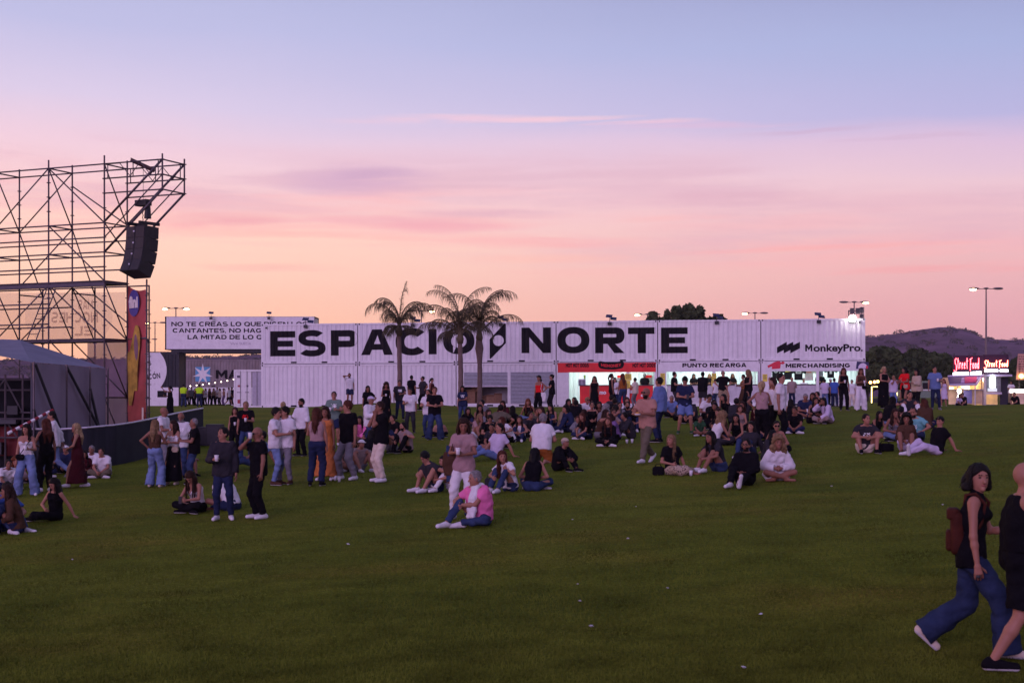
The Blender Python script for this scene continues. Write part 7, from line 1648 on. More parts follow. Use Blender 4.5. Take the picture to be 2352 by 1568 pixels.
# x, feet row, head row, facing (0 = to the camera, 90 = image right, 180 = away), pose[:left hand:right hand], m/w/k | top-colour | bottom-colour | shoes | hair-colour | extras | label
PEOPLE = """
-6 1242 1092 60 knees m|shirt-blue|jeans-denim|white|short-dark||man in a bright blue shirt at the very edge of the grass
42 1230 1113 -75 onecross:lap:lap w|long-brown|jeans-navy|black|long-brown||seated woman in dark brown top with hair down her back, on the slope
126 1193 1097 -20 sideL:groundL:lap w|tank-black|pants-black|black|wavy-dark|hp25,hy-20,fw1|seated woman in black vest leaning on one straight arm
61 1142 974 10 wide:cup:down w|corset-white|wide-lightdenim|white|long-dark|cupL,crossbag1,hy-30|standing woman with pale corset top, jeans and a black belt bag
106 1136 962 -140 stand:lap:down w|tank-black|pants-black|white|wavy-auburn|hy30|woman seen from behind in black vest with jeans jacket at her waist
124 1100 944 -85 walk:swingf:swingb m|shirt-white|jeans-lightdenim|grey|short-dark|ls|man striding in a white shirt past the tent
178 1117 972 -75 stroll:lap:down w|dress-maroon||white|long-blonde|midi|blonde woman walking in a long maroon dress
160 1076 1024 -10 cross m|jacket-navy|pants-black|black|short-dark|whitecap|seated man in a white cap behind the striding couple
196 1086 1038 10 cross:lap:lap w|long-maroon|pants-black|black|long-dark||seated dark-haired woman between the blonde walker and the barrier
216 1075 1030 0 cross m|tee-white|pants-black|black|short-grey||seated man in white at the foot of the barrier
240 1090 1027 -5 cross:shin:shin m|shirt-white|pants-olive|white|short-dark||seated smiling man in white short-sleeved shirt with crossed legs
12 1118 1056 40 cross m|tee-white|pants-navy|black|short-dark||seated man in a white T-shirt half cut by the frame edge
36 1116 1050 20 knees w|long-blush|jeans-lightdenim|white|curly-red||seated red-haired woman behind the corset top woman
86 1102 1036 -20 cross m|tee-black|pants-black|black|short-dark||seated man in black between the two standing women
355 1117 964 170 stand:hip:both w|corset-brown|wide-lightdenim|cream|long-fair||bare-backed woman in pale wide jeans, hand on hip
398 1108 965 -20 stand:cup:both w|corset-white|maxi-black|beige|wavy-brown|hy-40,crossbag-1|woman in white top and long black skirt holding a drink
374 1090 934 75 stand:down:cup m|tee-white|jeans-grey|white|bald-dark|hy10|bald man in a white T-shirt seen in profile
414 1096 946 5 stand:down:cup m|tee-white|jeans-denim|black|baldbeard-grey|hp25,print|bald bearded man in a white T-shirt looking down
447 1106 960 -70 stand:cup:cup m|tee-black|jeans-denim|black|buzz-grey|cupR,print|man in a black T-shirt and jeans facing the white shirts
424 1086 1026 40 kneesup w|tank-rust|shorts-brown|black|long-brown||seated woman in rust brown behind the group by the barrier
541 1045 935 5 stand:cup:down w|tank-black|pants-black|black|wavy-brown|hy-10,cupL|dark-haired woman in black jumpsuit beside the man with a red print
566 1048 922 0 stand:cup:down m|tee-black|jeans-denim|black|short-fair|redprint,hp10,cupL|man in black T-shirt with a red print and blue jeans
512 1193 981 5 stand:down:cup m|long-charcoal|jeans-navy|white|short-dark|cupR,hy-45|man in charcoal long sleeves and navy jeans with a plastic cup
595 1188 980 -55 stand:down:drink m|polo-black|pants-black|white|bald-grey|shades,cupR|bald man in sunglasses and black polo drinking
456 1176 1080 -25 cross:both:both w|corset-white|pants-black|black|long-brown|hp45,phoneL|seated woman in white top looking down at her phone
534 1170 1080 -120 cross:lap:lap m|tee-white|shorts-navy|bare|short-dark|hp35,ln14|seated man in white bending forward behind the charcoal shirt
592 1086 985 -60 long:back:lap m|tee-skyblue|jeans-denim|white|short-dark||man in pale blue with outstretched jeans behind the drinking man
632 1116 936 80 stand:cup:cup m|tee-white|jeans-lightdenim|brown|messy-dark|hy-10,print|man in a white T-shirt and washed jeans in profile
657 1114 934 -20 stand:down:cup m|tee-white|jeans-grey|brown|messy-dark|hy-30|man in white T-shirt and grey jeans beside his matching friend
693 1044 915 -35 stand:down:cup m|shirt-white|pants-black|black|beard-dark|ls,cupR,rolled|bearded man in a white collarless shirt and black trousers
650 1032 923 170 stand w|tank-black|pants-black|black|bun-blonde||woman with a blonde bun behind the two white T-shirts
726 1123 937 175 stand:both:down w|tank-blush|pants-navy|black|long-auburn||woman from behind with long auburn hair and blush pink vest
749 1108 934 -10 stand:down:both w|dress-orange||white|wavy-brown|midi|woman in an orange dress behind the long auburn hair
768 1022 899 0 stand:cup:cup m|tee-sage|shorts-navy|white|short-dark|print,cupR|man in a grey-green printed T-shirt and navy shorts
800 1108 920 -40 wide:down:pocket m|tee-black|pants-grey|white|messy-auburn|hy-30,hp12|tall man in black T-shirt and grey trousers, hand in pocket
876 1111 922 -60 stand:chin:chin m|tee-black|pants-cream|white|short-brown|hp5,hy-10|man in black T-shirt and cream trousers, hand at his chin
852 1040 909 50 stand:cup:cup m|shirt-white|jeans-denim|white|short-grey|cap,ls|man in a lilac cap and white long-sleeved shirt
831 1018 955 -10 cross w|blouse-pink|pants-black|black|wavy-dark||seated girl in pink behind the man in cream trousers
846 1052 988 165 cross:knee:lap w|long-black|pants-navy|black|long-dark|hl1.1|seated person with long black hair just beside the cream trousers
772 1084 1018 -20 cross w|tee-black|shorts-lightdenim|black|short-grey|glasses|seated person in black T-shirt and glasses with pale shorts
822 1076 1008 40 kneesup m|tee-taupe|shorts-grey|white|short-brown|whitecap|seated man in a white cap behind the grey trousers
900 1040 968 -40 knees:knee:drink w|tee-navy|shorts-grey|white|long-dark||seated woman sipping, navy dress, behind the chin-holding man
936 1038 969 -50 kneesup:knee:shin m|tee-taupe|pants-black|black|beard-dark||seated bearded man in a taupe T-shirt, arms round his knees
764 932 874 60 stand:reach:down w|dress-black||black|bun-dark|midi,phoneL|woman in a black dress raising a phone before the containers
803 920 857 10 stand:down:ear m|polo-white|shorts-navy|grey|beard-dark||man in white polo and navy shorts on the phone
840 932 868 0 stand w|corset-maroon|pants-maroon|black|long-auburn||auburn-haired woman in a bare-shouldered maroon top
844 976 886 5 stand:hip:down w|tee-black|jeans-grey|black|long-dark||dark-haired woman in a black T-shirt, hand on hip, by the capped man
886 966 879 10 stand:down:cup w|dress-black||black|curly-brown|midi,cupR|curly-haired woman in a black dress holding a cup
918 962 873 10 stand:both:down m|tee-charcoal|jeans-navy|black|short-dark|print|man in printed charcoal T-shirt under the single palm
946 938 862 150 stand m|tee-black|pants-black|black|short-dark||man in black seen from behind, farther than the printed T-shirt
972 942 864 -60 stand:hip:cup m|shirt-charcoal|pants-black|black|short-dark|glasses|man in charcoal shirt and glasses, hand on hip
991 938 868 60 stand w|tank-maroon|pants-black|black|pony-dark||dark-haired woman in profile behind the man in white
942 990 891 0 stand:down:cup m|tee-white|pants-charcoal|black|short-dark|print|man in a white printed T-shirt and charcoal trousers
984 1000 894 -15 stand:cup:cup m|tee-white|jeans-denim|black|beard-dark||bearded man with white sleeves behind the boy in loose jeans
998 1010 888 10 wide:both:both m|tee-black|wide-denim|black|short-auburn|hp5|young man in black T-shirt and loose blue jeans
1010 1008 962 5 cross:lap:lap k|long-peach|pants-black|black|short-black|hp60,ln20|child in a peach sweatshirt bent over beside loose jeans
1064 972 886 0 stand:crossed:down w|tee-navy|jeans-denim|black|long-dark|print|long-haired woman in printed navy T-shirt by the middle palm
1239 955 862 -35 stand:hip:down w|corset-red|pants-black|black|pony-dark|shades,shadesup,tote-1|woman in red top and black trousers before the closed shutter
1268 948 856 -80 stand:both:cup w|tee-black|pants-black|black|bun-dark||woman all in black in profile at the shutter's edge
1100 988 929 10 cross w|tank-black|pants-navy|black|wavy-dark||seated woman in black vest below the second palm
1147 1000 926 170 cross:knee:knee m|tee-olive|shorts-olive|black|messy-dark||seated man in olive seen from behind, in front of the cartons
1094 1012 950 30 knees:knee:chin w|tee-blush|shorts-taupe|white|wavy-fair||seated woman in blush pink left of a dark boy
1124 1016 952 5 cross:both:both m|tee-black|pants-black|black|short-dark|hp40|seated boy in black looking down at his hands
1184 990 932 130 long:lap:lap w|tee-black|jeans-white|white|long-dark||seated woman in black with one white trouser leg stretched out
1214 972 915 -5 cross:ground:ground w|tank-black|jeans-lightdenim|white|long-red|hp20|seated red-haired woman in black vest before the shutter
1256 1000 931 -50 cross w|tank-black|pants-black|black|long-brown||seated woman in black beside the kneeling man's head
1290 996 926 40 knees w|long-khaki|pants-khaki|black|long-auburn||seated woman in khaki next to a navy blouse
1311 1002 924 -60 onecross:lap:lap w|blouse-navy|pants-navy|white|bob-dark||seated short-haired woman in a navy blouse talking
1174 1026 957 -60 crouch:knee:eat w|tee-white|pants-black|black|wavy-auburn|shadesup,shades|crouching woman in white top eating, black trousers
1088 1048 964 150 recline:back:lap w|tee-white|pants-black|white|curly-dark||woman with dark curls and white T-shirt reclining, seen from behind
1138 1058 972 -60 long:back:lap m|tee-lilac|jeans-skyblue|white|short-dark|tw10|man in a lilac T-shirt leaning back on one hand
1062 1196 960 -5 stand:both:cup w|tee-blush|pants-white|white|wavy-brown|ht1.03,cupR,bag1,jacketarm1,hp10|standing woman in blush pink with studded bag strap and white trousers
1034 1062 1003 60 knees w|tee-peach|jeans-denim|white|wavy-dark||seated woman half hidden by the standing blush pink woman
1002 1126 1036 -55 kneesup:knee:shin m|tee-charcoal|shorts-navy|white|messy-black|hp40,ln10|seated curly-haired man in charcoal with bare shins, head down
1040 1120 1046 -60 knees w|tee-lilac|jeans-white|white|long-dark||woman in white trousers hidden behind the standing blush pink woman
1104 1206 1080 -38 onecrossR m|polo-pink|jeans-denim|white|short-grey|big,hy-30|grey-haired man in pink polo sitting with a white jumper over his shoulder
1172 1131 1034 -40 knees:knee:shin w|tee-white|jeans-denim|white|long-auburn|hy50,print|seated woman in white T-shirt and blue jeans hugging her knees
1222 1132 1030 165 cross:lap:lap w|tank-black|jeans-denim|white|long-black|hl1.3|seated woman with very long black hair seen from behind
1244 1072 948 165 kneel:lap:lap m|tee-white|shorts-rust|bare|short-grey|big|kneeling man in white T-shirt and rust brown shorts, back turned
1283 1066 1012 40 knees m|jacket-black|pants-black|black|buzz-grey|beanie|person in a beige cap behind the kneeling man
1365 950 864 5 stand:swingf:down w|tank-black|maxi-black|black|wavy-auburn|hy-10|smiling woman in a long black dress walking before the red counter
1346 968 912 10 cross w|tee-white|pants-navy|black|bun-fair|shades|seated woman in white and sunglasses in front of the red counter
1359 988 921 0 kneesup:lap:lap w|tank-black|pants-black|white|short-dark|glasses|seated person in black vest and glasses below the red counter
1391 966 907 110 cross m|long-charcoal|pants-black|black|short-dark||seated man in charcoal seen in profile below the red counter
1408 972 914 160 cross m|tee-black|pants-black|black|short-dark||seated man in black holding up a glowing phone
1419 988 922 10 cross w|long-grey|shorts-lilac|white|short-dark|glasses|seated person in grey and glasses amid the crowded circle
1375 1012 940 60 cross:photo:photo w|tank-brown|jeans-grey|white|long-brown|phoneL|seated woman in brown vest holding up her phone to film
1402 1024 958 -20 cross:shin:back w|long-black|pants-black|white|long-auburn|hp-12|laughing woman in black seated with legs crossed
1430 998 930 -120 cross:knee:lap m|tee-navy|pants-taupe|black|messy-dark||seated man in navy T-shirt seen from behind
1446 980 922 -20 cross m|tee-charcoal|pants-grey|black|beard-dark||bearded seated man in charcoal beside the walking bald man
1331 1002 955 -20 knees k|long-grey|pants-grey|black|short-auburn||child in grey curled up on the grass
1487 1068 890 -40 walk:cup:both m|tee-peach|pants-olive|white|baldbeard-dark|shades,bowlR,hy-15|bald bearded man in sunglasses striding with a tray of food
1516 1020 866 -120 stand:down:cup m|shirt-skyblue|pants-navy|black|short-dark|ls,big,hy-10|big man in pale blue shirt behind the striding bald man
1541 958 908 0 cross m|shirt-skyblue|pants-black|black|short-grey||seated man in pale blue below the tall yellow notice
1573 998 865 0 wide:both:both m|tee-navy|shorts-skyblue|green|messy-dark|hp35,phoneR|man in navy T-shirt and pale shorts looking at his phone
1413 937 867 5 stand:cup:both w|tee-white|pants-navy|white|wavy-dark|tote-1|woman in white with navy dungarees at the red counter
1404 934 858 100 stand w|tank-black|pants-black|black|pony-dark||woman in black just behind the navy dungarees
1431 938 858 -160 stand w|tank-rust|jeans-denim|black|long-auburn||long-haired woman in rust top and jeans at the red counter
1459 938 867 -120 stand:cup:down m|shirt-cream|jeans-grey|black|short-dark||man in a cream shirt ordering at the red counter
1548 934 854 70 stand:down:cup m|tee-black|jeans-charcoal|black|short-dark||man in black T-shirt at the start of the recharge counter
1613 936 854 160 stand:crossed:crossed m|tee-black|shorts-charcoal|black|short-dark|big|big man in black seen from behind at the recharge counter
1643 930 870 -150 stand w|tee-white|jeans-denim|white|pony-dark||small woman in white T-shirt and jeans at the recharge counter
1661 938 851 -5 stand:hip:hip m|tee-black|shorts-khaki|black|buzz-grey|glasses,hy30|man in black T-shirt with hands on hips before the recharge stall
1720 945 849 -60 stand:both:cup w|tank-black|pants-black|black|long-fair|big,hy-30|fair-haired woman in sleeveless black with a drink before the recharge stall
1708 936 860 -80 stand:cup:cup w|tank-rust|pants-brown|black|short-dark|cupL|person in rust brown holding up a cup behind the fair-haired woman
1621 970 903 20 cross:lap:lap m|tee-white|pants-black|black|short-dark|hp30|seated man in white T-shirt leaning forward, recharge stall side
1648 988 924 -30 cross w|long-black|pants-black|black|wavy-black||seated smiling woman with black hair behind the curly blonde
1672 966 902 -50 cross:up:lap w|tank-black|pants-black|black|long-black||seated woman in black vest raising her hand
1708 1000 910 -20 knees:up:knee w|long-charcoal|pants-charcoal|black|wavy-brown||seated woman in charcoal raising one arm high
1604 1002 953 10 cross:shin:shin k|tee-green|shorts-charcoal|white|short-black||child in a dark green T-shirt sitting cross-legged
1640 1032 945 110 cross w|tank-white|pants-charcoal|black|curly-fair||seated woman in white top with short fair curls, back turned
1652 1092 987 -55 knees:shin:shin w|tee-charcoal|shorts-denim|white|long-dark||woman in charcoal T-shirt hugging her bare shins
1721 1052 968 -30 lean:back:lap w|long-charcoal|jeans-denim|white|wavy-dark||woman in charcoal leaning back on her hand behind the man in glasses
1782 1046 966 -5 cross:lap:ground w|tank-black|pants-black|black|short-dark|glasses,shades|short-haired person in black vest behind the curly blonde in white
1749 1030 876 165 stand:hip:both w|tank-blush|pants-black|black|pony-blonde|crossbag-1|woman from behind in blush vest with blonde ponytail, hand on hip
1776 1022 867 -70 stand:brow:cup w|tank-white|pants-black|black|wavy-brown||brown-haired woman in profile shading her eyes
1792 1024 857 70 stand:down:down m|tee-white|pants-black|black|short-dark|hy-20|tall man in white T-shirt behind the shading woman
1712 1114 1008 -25 long:lap:lap m|jacket-black|pants-black|white|short-dark|glasses,beard,ln6|man in glasses and black jacket sitting with one leg stretched out
1780 1111 1002 5 cross:lap:lap w|blouse-white|shorts-white|bare|curly-fair|hy-5|curly blonde woman in a loose white shirt sitting cross-legged
1545 1091 998 5 sideR:ground:lap w|tee-black|maxi-leopard|bare|long-fair|hy-50|woman in black T-shirt and leopard print trousers with a black bag
1819 936 866 160 stand:down:cup m|shirt-taupe|jeans-navy|black|bald-grey||bald man in taupe shirt at the merchandising counter
1847 934 868 -5 stand m|tee-white|jeans-grey|black|short-grey||man in white T-shirt and open jacket at the merchandising counter
1858 936 877 -150 stand:hip:down w|dress-black||black|long-auburn|midi|woman in a black dress with hand on hip at the merchandising counter
1895 938 870 170 stand:cup:cup m|shirt-lilac|jeans-skyblue|black|short-dark||man in a lilac shirt leaning to the merchandising counter
1917 938 868 160 stand m|tee-blue|pants-navy|black|short-dark||man in a blue T-shirt seen from behind at the merchandising stall
1908 935 869 0 stand m|tee-charcoal|pants-black|black|short-grey|whitecap|man in a white cap beside the blue T-shirt
1937 944 845 0 stand:down:cup w|tank-black|pants-black|black|long-auburn|cupR,crossbag1|tall long-haired woman in black with a beige belt bag
1976 943 846 0 stand:cup:cup w|tank-brown|wide-white|white|long-auburn|crossbag-1,cupL|woman in dark brown top and white wide trousers
1957 938 872 -20 stand w|tee-white|pants-cream|white|short-dark||person in white and cream half hidden by the white wide trousers
1818 970 917 175 cross:ground:lap w|tank-black|pants-black|black|long-dark|hl1.2|seated long-haired woman from behind, merchandising stall side
1848 962 904 -5 cross:both:both m|tee-navy|shorts-lilac|white|buzz-grey|hp30,big,cupR|seated man in navy T-shirt looking at a phone
1881 967 914 30 cross:both:knee w|tee-brown|pants-black|black|bun-blonde||seated blonde woman in brown between two dark-haired people
1889 957 899 -60 cross:lap:lap m|tee-black|pants-black|black|short-dark||seated dark-haired man in profile behind the lilac blouse
1903 974 913 -55 cross:shin:drink w|blouse-lilac|pants-taupe|black|long-black||seated woman in a loose lilac blouse with black hair
1986 1041 950 0 kneesup:kneeout:kneeout m|tee-charcoal|shorts-cream|black|short-dark|hy20,print|seated man in dark T-shirt alone, forearms crossed over his knees
2028 938 842 25 stand:both:both w|dress-black||black|bob-blonde|midi,big|blonde woman in a long black dress near the yellow neon frame
2051 940 862 -5 stand:eat:eat m|shirt-lilac|jeans-skyblue|black|short-fair|big|man in a pale lilac shirt biting into food
2079 942 843 -55 stand:both:cup w|tee-red|skirt-black|black|bob-dark|crossbag-1,hy-20|woman in a bright red top and black skirt
2107 944 848 -60 stand:cup:down w|blouse-beige|pants-black|black|wavy-dark|big|woman in a long beige blouse and black trousers
2149 940 841 -10 stand:cup:down m|shirt-skyblue|jeans-navy|grey|short-dark|cupL|man in a blue short-sleeved shirt near the food truck awning
2169 937 870 -40 stand:down:chin w|dress-lilac||white|wavy-red||woman in a short pale dress beside the blue shirt
2190 937 876 0 stand m|tee-charcoal|pants-charcoal|black|short-dark||shadowy person in front of the food truck's lit counter
2036 978 911 115 cross:lap:lap w|tee-black|jeans-skyblue|black|long-dark|hl1.1|seated dark-haired woman from behind with pale jeans
2053 1014 938 -5 cross:chin:lap w|corset-grey|jeans-lightdenim|black|wavy-brown||seated woman in pale blue jeans, hand at her mouth
2082 1036 951 -15 lean:back:lap w|long-brown|shorts-lilac|bare|curly-dark|hl1.3|seated curly dark-haired woman in brown top holding a drink
2108 1010 937 -40 cross:knee:brow m|tee-teal|pants-navy|black|beard-dark|print|bearded man in a turquoise T-shirt shading his eyes
2126 988 917 170 cross w|long-brown|pants-navy|black|long-auburn|hl1.4|seated woman with very long auburn hair from behind
2150 1040 956 -70 long:back:back m|tee-black|pants-lilac|white|short-dark|shades,shadesup,hy25|man in black T-shirt reclining with pale trousers and white shoes
2084 968 898 10 kneesup:knee:knee m|tee-charcoal|jeans-white|white|short-dark||seated man with raised white trouser knees behind the curly woman
2072 992 933 170 cross m|tee-charcoal|pants-black|black|short-black||dark head seen from behind amid the group by the turquoise shirt
2322 938 874 -10 stand:both:both w|tee-white|pants-khaki|white|wavy-black||woman in white T-shirt and khaki trousers before the kiosk
2214 940 905 -40 cross m|tee-black|pants-black|black|short-dark||person in black seated at the food truck's lit corner
2287 936 889 0 stand m|tee-charcoal|pants-black|black|buzz-grey||man in charcoal standing inside the kiosk's lit doorway
2336 945 905 -60 cross m|tee-black|pants-black|black|short-dark||person crouching in black beneath the lit bar counter
2200 942 908 20 cross w|tee-lilac|pants-black|black|wavy-brown||small seated woman in lilac near the globe lamps
1300 975 915 20 cross w|tank-taupe|pants-black|black|wavy-dark||seated woman in taupe behind the khaki and navy pair
1326 968 912 -30 knees m|tee-charcoal|jeans-navy|black|short-dark||seated man in charcoal just before the red stall's jamb
1334 1000 940 150 cross w|long-black|pants-black|black|long-brown||seated woman in black turned from the camera near the curled-up child
1378 980 922 -10 cross w|tank-maroon|pants-black|black|long-dark||seated woman in maroon between two black vests
1398 1000 938 30 knees m|tee-taupe|shorts-khaki|white|short-brown|print|seated man in taupe behind the laughing woman
1416 1008 950 -60 cross w|tee-purple|pants-black|black|bob-brown||seated woman in purple beside the laughing woman in black
1436 966 912 10 cross w|tee-white|pants-grey|white|wavy-brown||seated woman in white beyond the bearded charcoal man
1458 990 932 -10 knees m|tee-black|jeans-navy|white|short-dark||seated man in black next to the striding man's tray
1556 968 912 40 cross w|tank-charcoal|pants-black|black|long-dark||seated woman in charcoal close to the man with pale shorts
1592 972 915 -40 cross m|tee-charcoal|pants-black|black|short-dark|print|seated man in printed charcoal above the child in green
1634 980 918 10 cross m|tee-black|pants-black|black|short-dark||seated man in black behind the fair curls
1664 1000 938 -60 knees w|long-brown|pants-black|black|wavy-brown||seated woman in brown behind the fair curls' shoulder
1686 978 914 150 cross m|tee-charcoal|pants-black|black|short-dark||seated man seen from behind between two raised arms
1694 1016 950 -20 cross w|tank-black|jeans-navy|black|long-black||seated woman in black sleeveless above the man in glasses
1732 985 922 30 cross w|tee-maroon|pants-black|black|wavy-dark||seated woman in maroon beside the blonde ponytail's trousers
1828 990 934 -20 cross m|tee-black|jeans-navy|white|short-brown||seated man in black on the grass below the merchandising group
1864 974 912 20 knees w|tank-navy|pants-black|black|long-dark||seated woman in navy vest amid the merchandising group
1210 1004 944 30 cross m|tee-charcoal|pants-black|black|short-dark||seated man in charcoal behind the crouching woman
1160 978 920 -20 cross w|long-maroon|pants-black|black|wavy-brown||seated woman in maroon in front of the dark store
1070 990 936 20 knees w|tee-black|jeans-navy|white|long-dark||seated woman in black just by the foot of the middle palm
1120 970 918 -60 cross m|tee-grey|pants-black|black|short-dark||seated man in grey beyond the woman with curls under the palm
866 1040 982 -20 cross w|tank-black|pants-navy|black|long-brown||seated woman in black vest between the black hair and the navy dress
808 1060 1000 30 knees w|tee-black|shorts-denim|white|wavy-fair||seated woman in black with fair waves behind the grey trousers
884 1000 946 -10 cross w|tee-rust|pants-black|black|wavy-dark||seated woman in rust brown beyond the chin-holding man
2010 1000 944 20 cross w|tank-black|jeans-lightdenim|white|long-dark||seated woman in black vest behind the man with crossed forearms
1112 1000 940 40 cross w|tee-grey|pants-black|black|wavy-brown||seated woman in grey between the blush pink and the dark boy
1136 1030 972 -20 cross m|tee-charcoal|shorts-khaki|black|short-dark||seated man in charcoal and khaki shorts just behind the lilac T-shirt
1196 1012 955 -10 knees w|tank-white|jeans-navy|white|long-brown||seated woman in white sleeveless top behind the crouching woman's back
1228 992 936 20 cross m|tee-olive|pants-black|black|short-brown||seated man in olive facing the camera under the red-haired woman
1272 985 928 -30 knees w|tank-charcoal|jeans-navy|black|wavy-dark||seated woman in charcoal by the feet of the woman all in black
1318 978 918 160 cross m|tee-black|pants-black|black|short-dark||seated man in black from behind, above the curled-up child
1350 1008 948 -50 cross w|tee-black|jeans-navy|white|long-auburn||seated auburn-haired woman in black next to the filming woman
1384 990 930 150 cross m|tee-grey|pants-black|black|curly-grey||seated person with grey curls turned from the camera
1450 1004 946 -70 knees m|long-charcoal|pants-charcoal|white|short-dark||seated man in long charcoal sleeves beyond the two cups
1700 990 930 -10 cross w|tank-taupe|pants-black|black|bob-brown||seated woman in taupe under the raised arm
1745 1002 944 10 cross m|tee-black|jeans-navy|black|beard-dark||bearded seated man in black behind the black-trousered ponytail woman
1762 1050 990 30 cross w|long-charcoal|pants-black|black|long-black||seated woman in long charcoal sleeves behind the curly blonde's shoulder
1872 962 902 -30 cross w|tee-maroon|pants-black|black|long-brown||seated woman in maroon beyond the blonde with the bun
852 1028 968 10 knees w|tee-charcoal|jeans-navy|white|long-auburn||seated woman in charcoal beyond the long black hair
914 1012 952 -40 cross m|tee-black|pants-black|black|short-dark||seated man in black beyond the bearded taupe T-shirt
790 1072 1014 30 cross m|tee-taupe|shorts-grey|white|short-fair||seated fair-haired man in taupe between the black T-shirts
104 1090 1030 20 cross w|tee-blush|jeans-navy|white|long-dark||seated woman in dull pink behind the woman with the jeans jacket
132 1076 1022 -30 knees m|tee-charcoal|pants-black|black|short-dark||seated man in charcoal close to the white cap
422 938 882 175 stand m|tee-lime|jeans-denim|black|short-dark|hivis,big|steward in fluorescent yellow and blue jeans seen from behind
458 939 882 -170 stand:hip:hip m|tee-lime|pants-navy|black|short-dark|hivis,big|steward in fluorescent yellow and navy trousers, hands on hips
340 936 889 90 stand w|tank-red|pants-maroon|black|long-auburn||woman in red beside the foot of the pink banner
361 938 897 0 stand w|tank-black|jeans-lightdenim|white|wavy-brown||woman in black top and pale jeans in the far crowd
378 938 894 30 stand:cup:cup w|tee-taupe|pants-black|black|bob-brown||brown-haired woman in taupe in the far crowd by the dark hatch
391 948 888 -80 stand:reach:cup w|dress-black||black|pony-black|midi,big|long-haired woman in black reaching out, past the barrier rail
411 939 899 0 stand w|tee-maroon|pants-taupe|white|long-auburn||woman in maroon between two groups near the steward in jeans
440 940 902 10 stand m|tee-grey|pants-black|black|short-brown||person in grey between the two stewards
449 950 903 -100 stand w|tee-charcoal|pants-black|black|bun-dark||person in charcoal half behind the steward with hands on hips
472 938 899 -30 stand:cup:cup w|tee-white|pants-black|black|long-auburn||auburn-haired woman in white just past the second steward
481 939 904 40 stand w|tank-brown|pants-black|black|wavy-fair||woman in brown next to the auburn-haired one
491 938 899 -10 stand w|tank-khaki|pants-black|black|bob-auburn||woman in khaki vest in the far crowd
499 937 895 0 stand m|tee-white|pants-black|black|short-dark||man in white behind a long-haired woman in the far crowd
505 939 899 -40 stand:down:cup w|tee-cream|pants-charcoal|black|wavy-black||black-haired woman in a cream top in the far crowd
514 938 895 -60 stand w|tank-peach|pants-purple|black|pony-auburn||woman in a peach top beside the man in the loose white T-shirt
525 938 892 60 walk:swingf:down m|tee-white|shorts-black|white|short-dark||man in a loose white T-shirt beside the small container
350 939 903 20 stand m|tee-black|pants-black|black|short-brown||man in black next to the woman in red by the banner
431 939 904 -20 stand m|tee-taupe|pants-black|black|short-dark||man in taupe close behind the steward in jeans
533 937 897 -30 stand m|tee-black|pants-black|black|messy-dark||dark figure at the door of the small white container
368 939 901 -40 stand m|tee-taupe|pants-brown|black|short-brown||brown-haired man in taupe before the dark hatch
401 939 903 40 stand w|tee-black|pants-charcoal|white|long-dark||dark-haired woman in black beside the white plinth corner
463 940 904 0 stand m|tee-purple|pants-black|black|short-dark||man in purple peeping past the steward's elbow
"""
NEARP = []
for ln in PEOPLE.strip().split("\n"):
    hd, tp_, bt2, shoe, hair, items, lab = ln.split("|"); a = hd.split()
    NEARP.append(person(float(a[0]), float(a[1]), float(a[2]), float(a[3]), a[4], a[5], tp_, bt2, shoe or None, hair, items, lab))
# staff behind the counters
for px, k, c0, hs, lb in ((1481, 3, 'black', 'messy-grey', "stallholder in black seen from behind inside the hot dog stall"), (1594, 4, 'black', 'long-dark', "dark-haired attendant near the start of the recharge counter"), (1628, 4, 'black', 'wavy-fair', "fair-haired attendant beside the yellow notice in the recharge stall"),
                      (1682, 4, 'black', 'wavy-auburn', "auburn-haired attendant behind the recharge counter"), (1883, 5, 'black', 'short-dark', "attendant in black by the post inside the merchandising stall")):
    v = 1.25; p = row_pt(u_of(px, v), v, .17); s_ = F / p.y; yb = HZ + (EYE - p.z) * s_; nm0 = ground
    o, M, J = person(px, yb, yb - 1.66 * s_, 0 if px != 1481 else 175, "stand:cup:cup", 'w' if 'messy' not in hs and 'short' not in hs else 'm', "tee-" + c0, "pants-black", "black", hs, "Y%.2f" % p.y, lb)
    o.location.z = p.z
# ---- the couple walking past close to the camera
o1, M1, J1 = person(2230, 1512, 1066, 74, "walk2:cup:down", 'w', "tank-black", "wide-darkdenim", "cream", "bob-dark", "hy-58,lm2,hneck1,untuck1", "woman with bobbed dark hair, brown backpack and wide blue jeans looking back", skin='l')
o2, M2, J2 = person(2343, 1536, 1060, 84, "stroll:swingf:both", 'm', "tank-black", "shorts-black", "black", "bald-dark", "big,hy-8", "bald man in black vest and black shorts walking at the frame edge", skin='l')
place_held()
# backpack
def soft_box(w, d, h, n=12, m_=10):
    out = MB(); rings = []
    for i in range(m_ + 1):
        t_ = i / m_; f_ = (1 - abs(2 * t_ - 1) ** 4) ** .35 * .2 + .8 if 0 < i < m_ else .62
        rings.append([(w / 2 * f_ * math.copysign(abs(math.cos(a)) ** .5, math.cos(a)), d / 2 * f_ * math.copysign(abs(math.sin(a)) ** .5, math.sin(a)), h * (t_ - .5)) for a in np.linspace(0, 2 * math.pi, n + 1)[:-1]])
    out.add([q for rg in rings for q in rg], [(i * n + j, i * n + (j + 1) % n, (i + 1) * n + (j + 1) % n, (i + 1) * n + j) for i in range(m_) for j in range(n)] + [tuple(range(n - 1, -1, -1)), tuple(m_ * n + j for j in range(n))])
    return out
lea = mat("brown_leather", (.050, .013, .008), rough=.8, spec=.1, noise=.35, nscale=9, bump=.3, bscale=20)
pc = (J1['sh'][-1] + J1['sh'][1]) / 2 + A(0, -.150, -.26); bp0 = M1 @ Vector(pc)
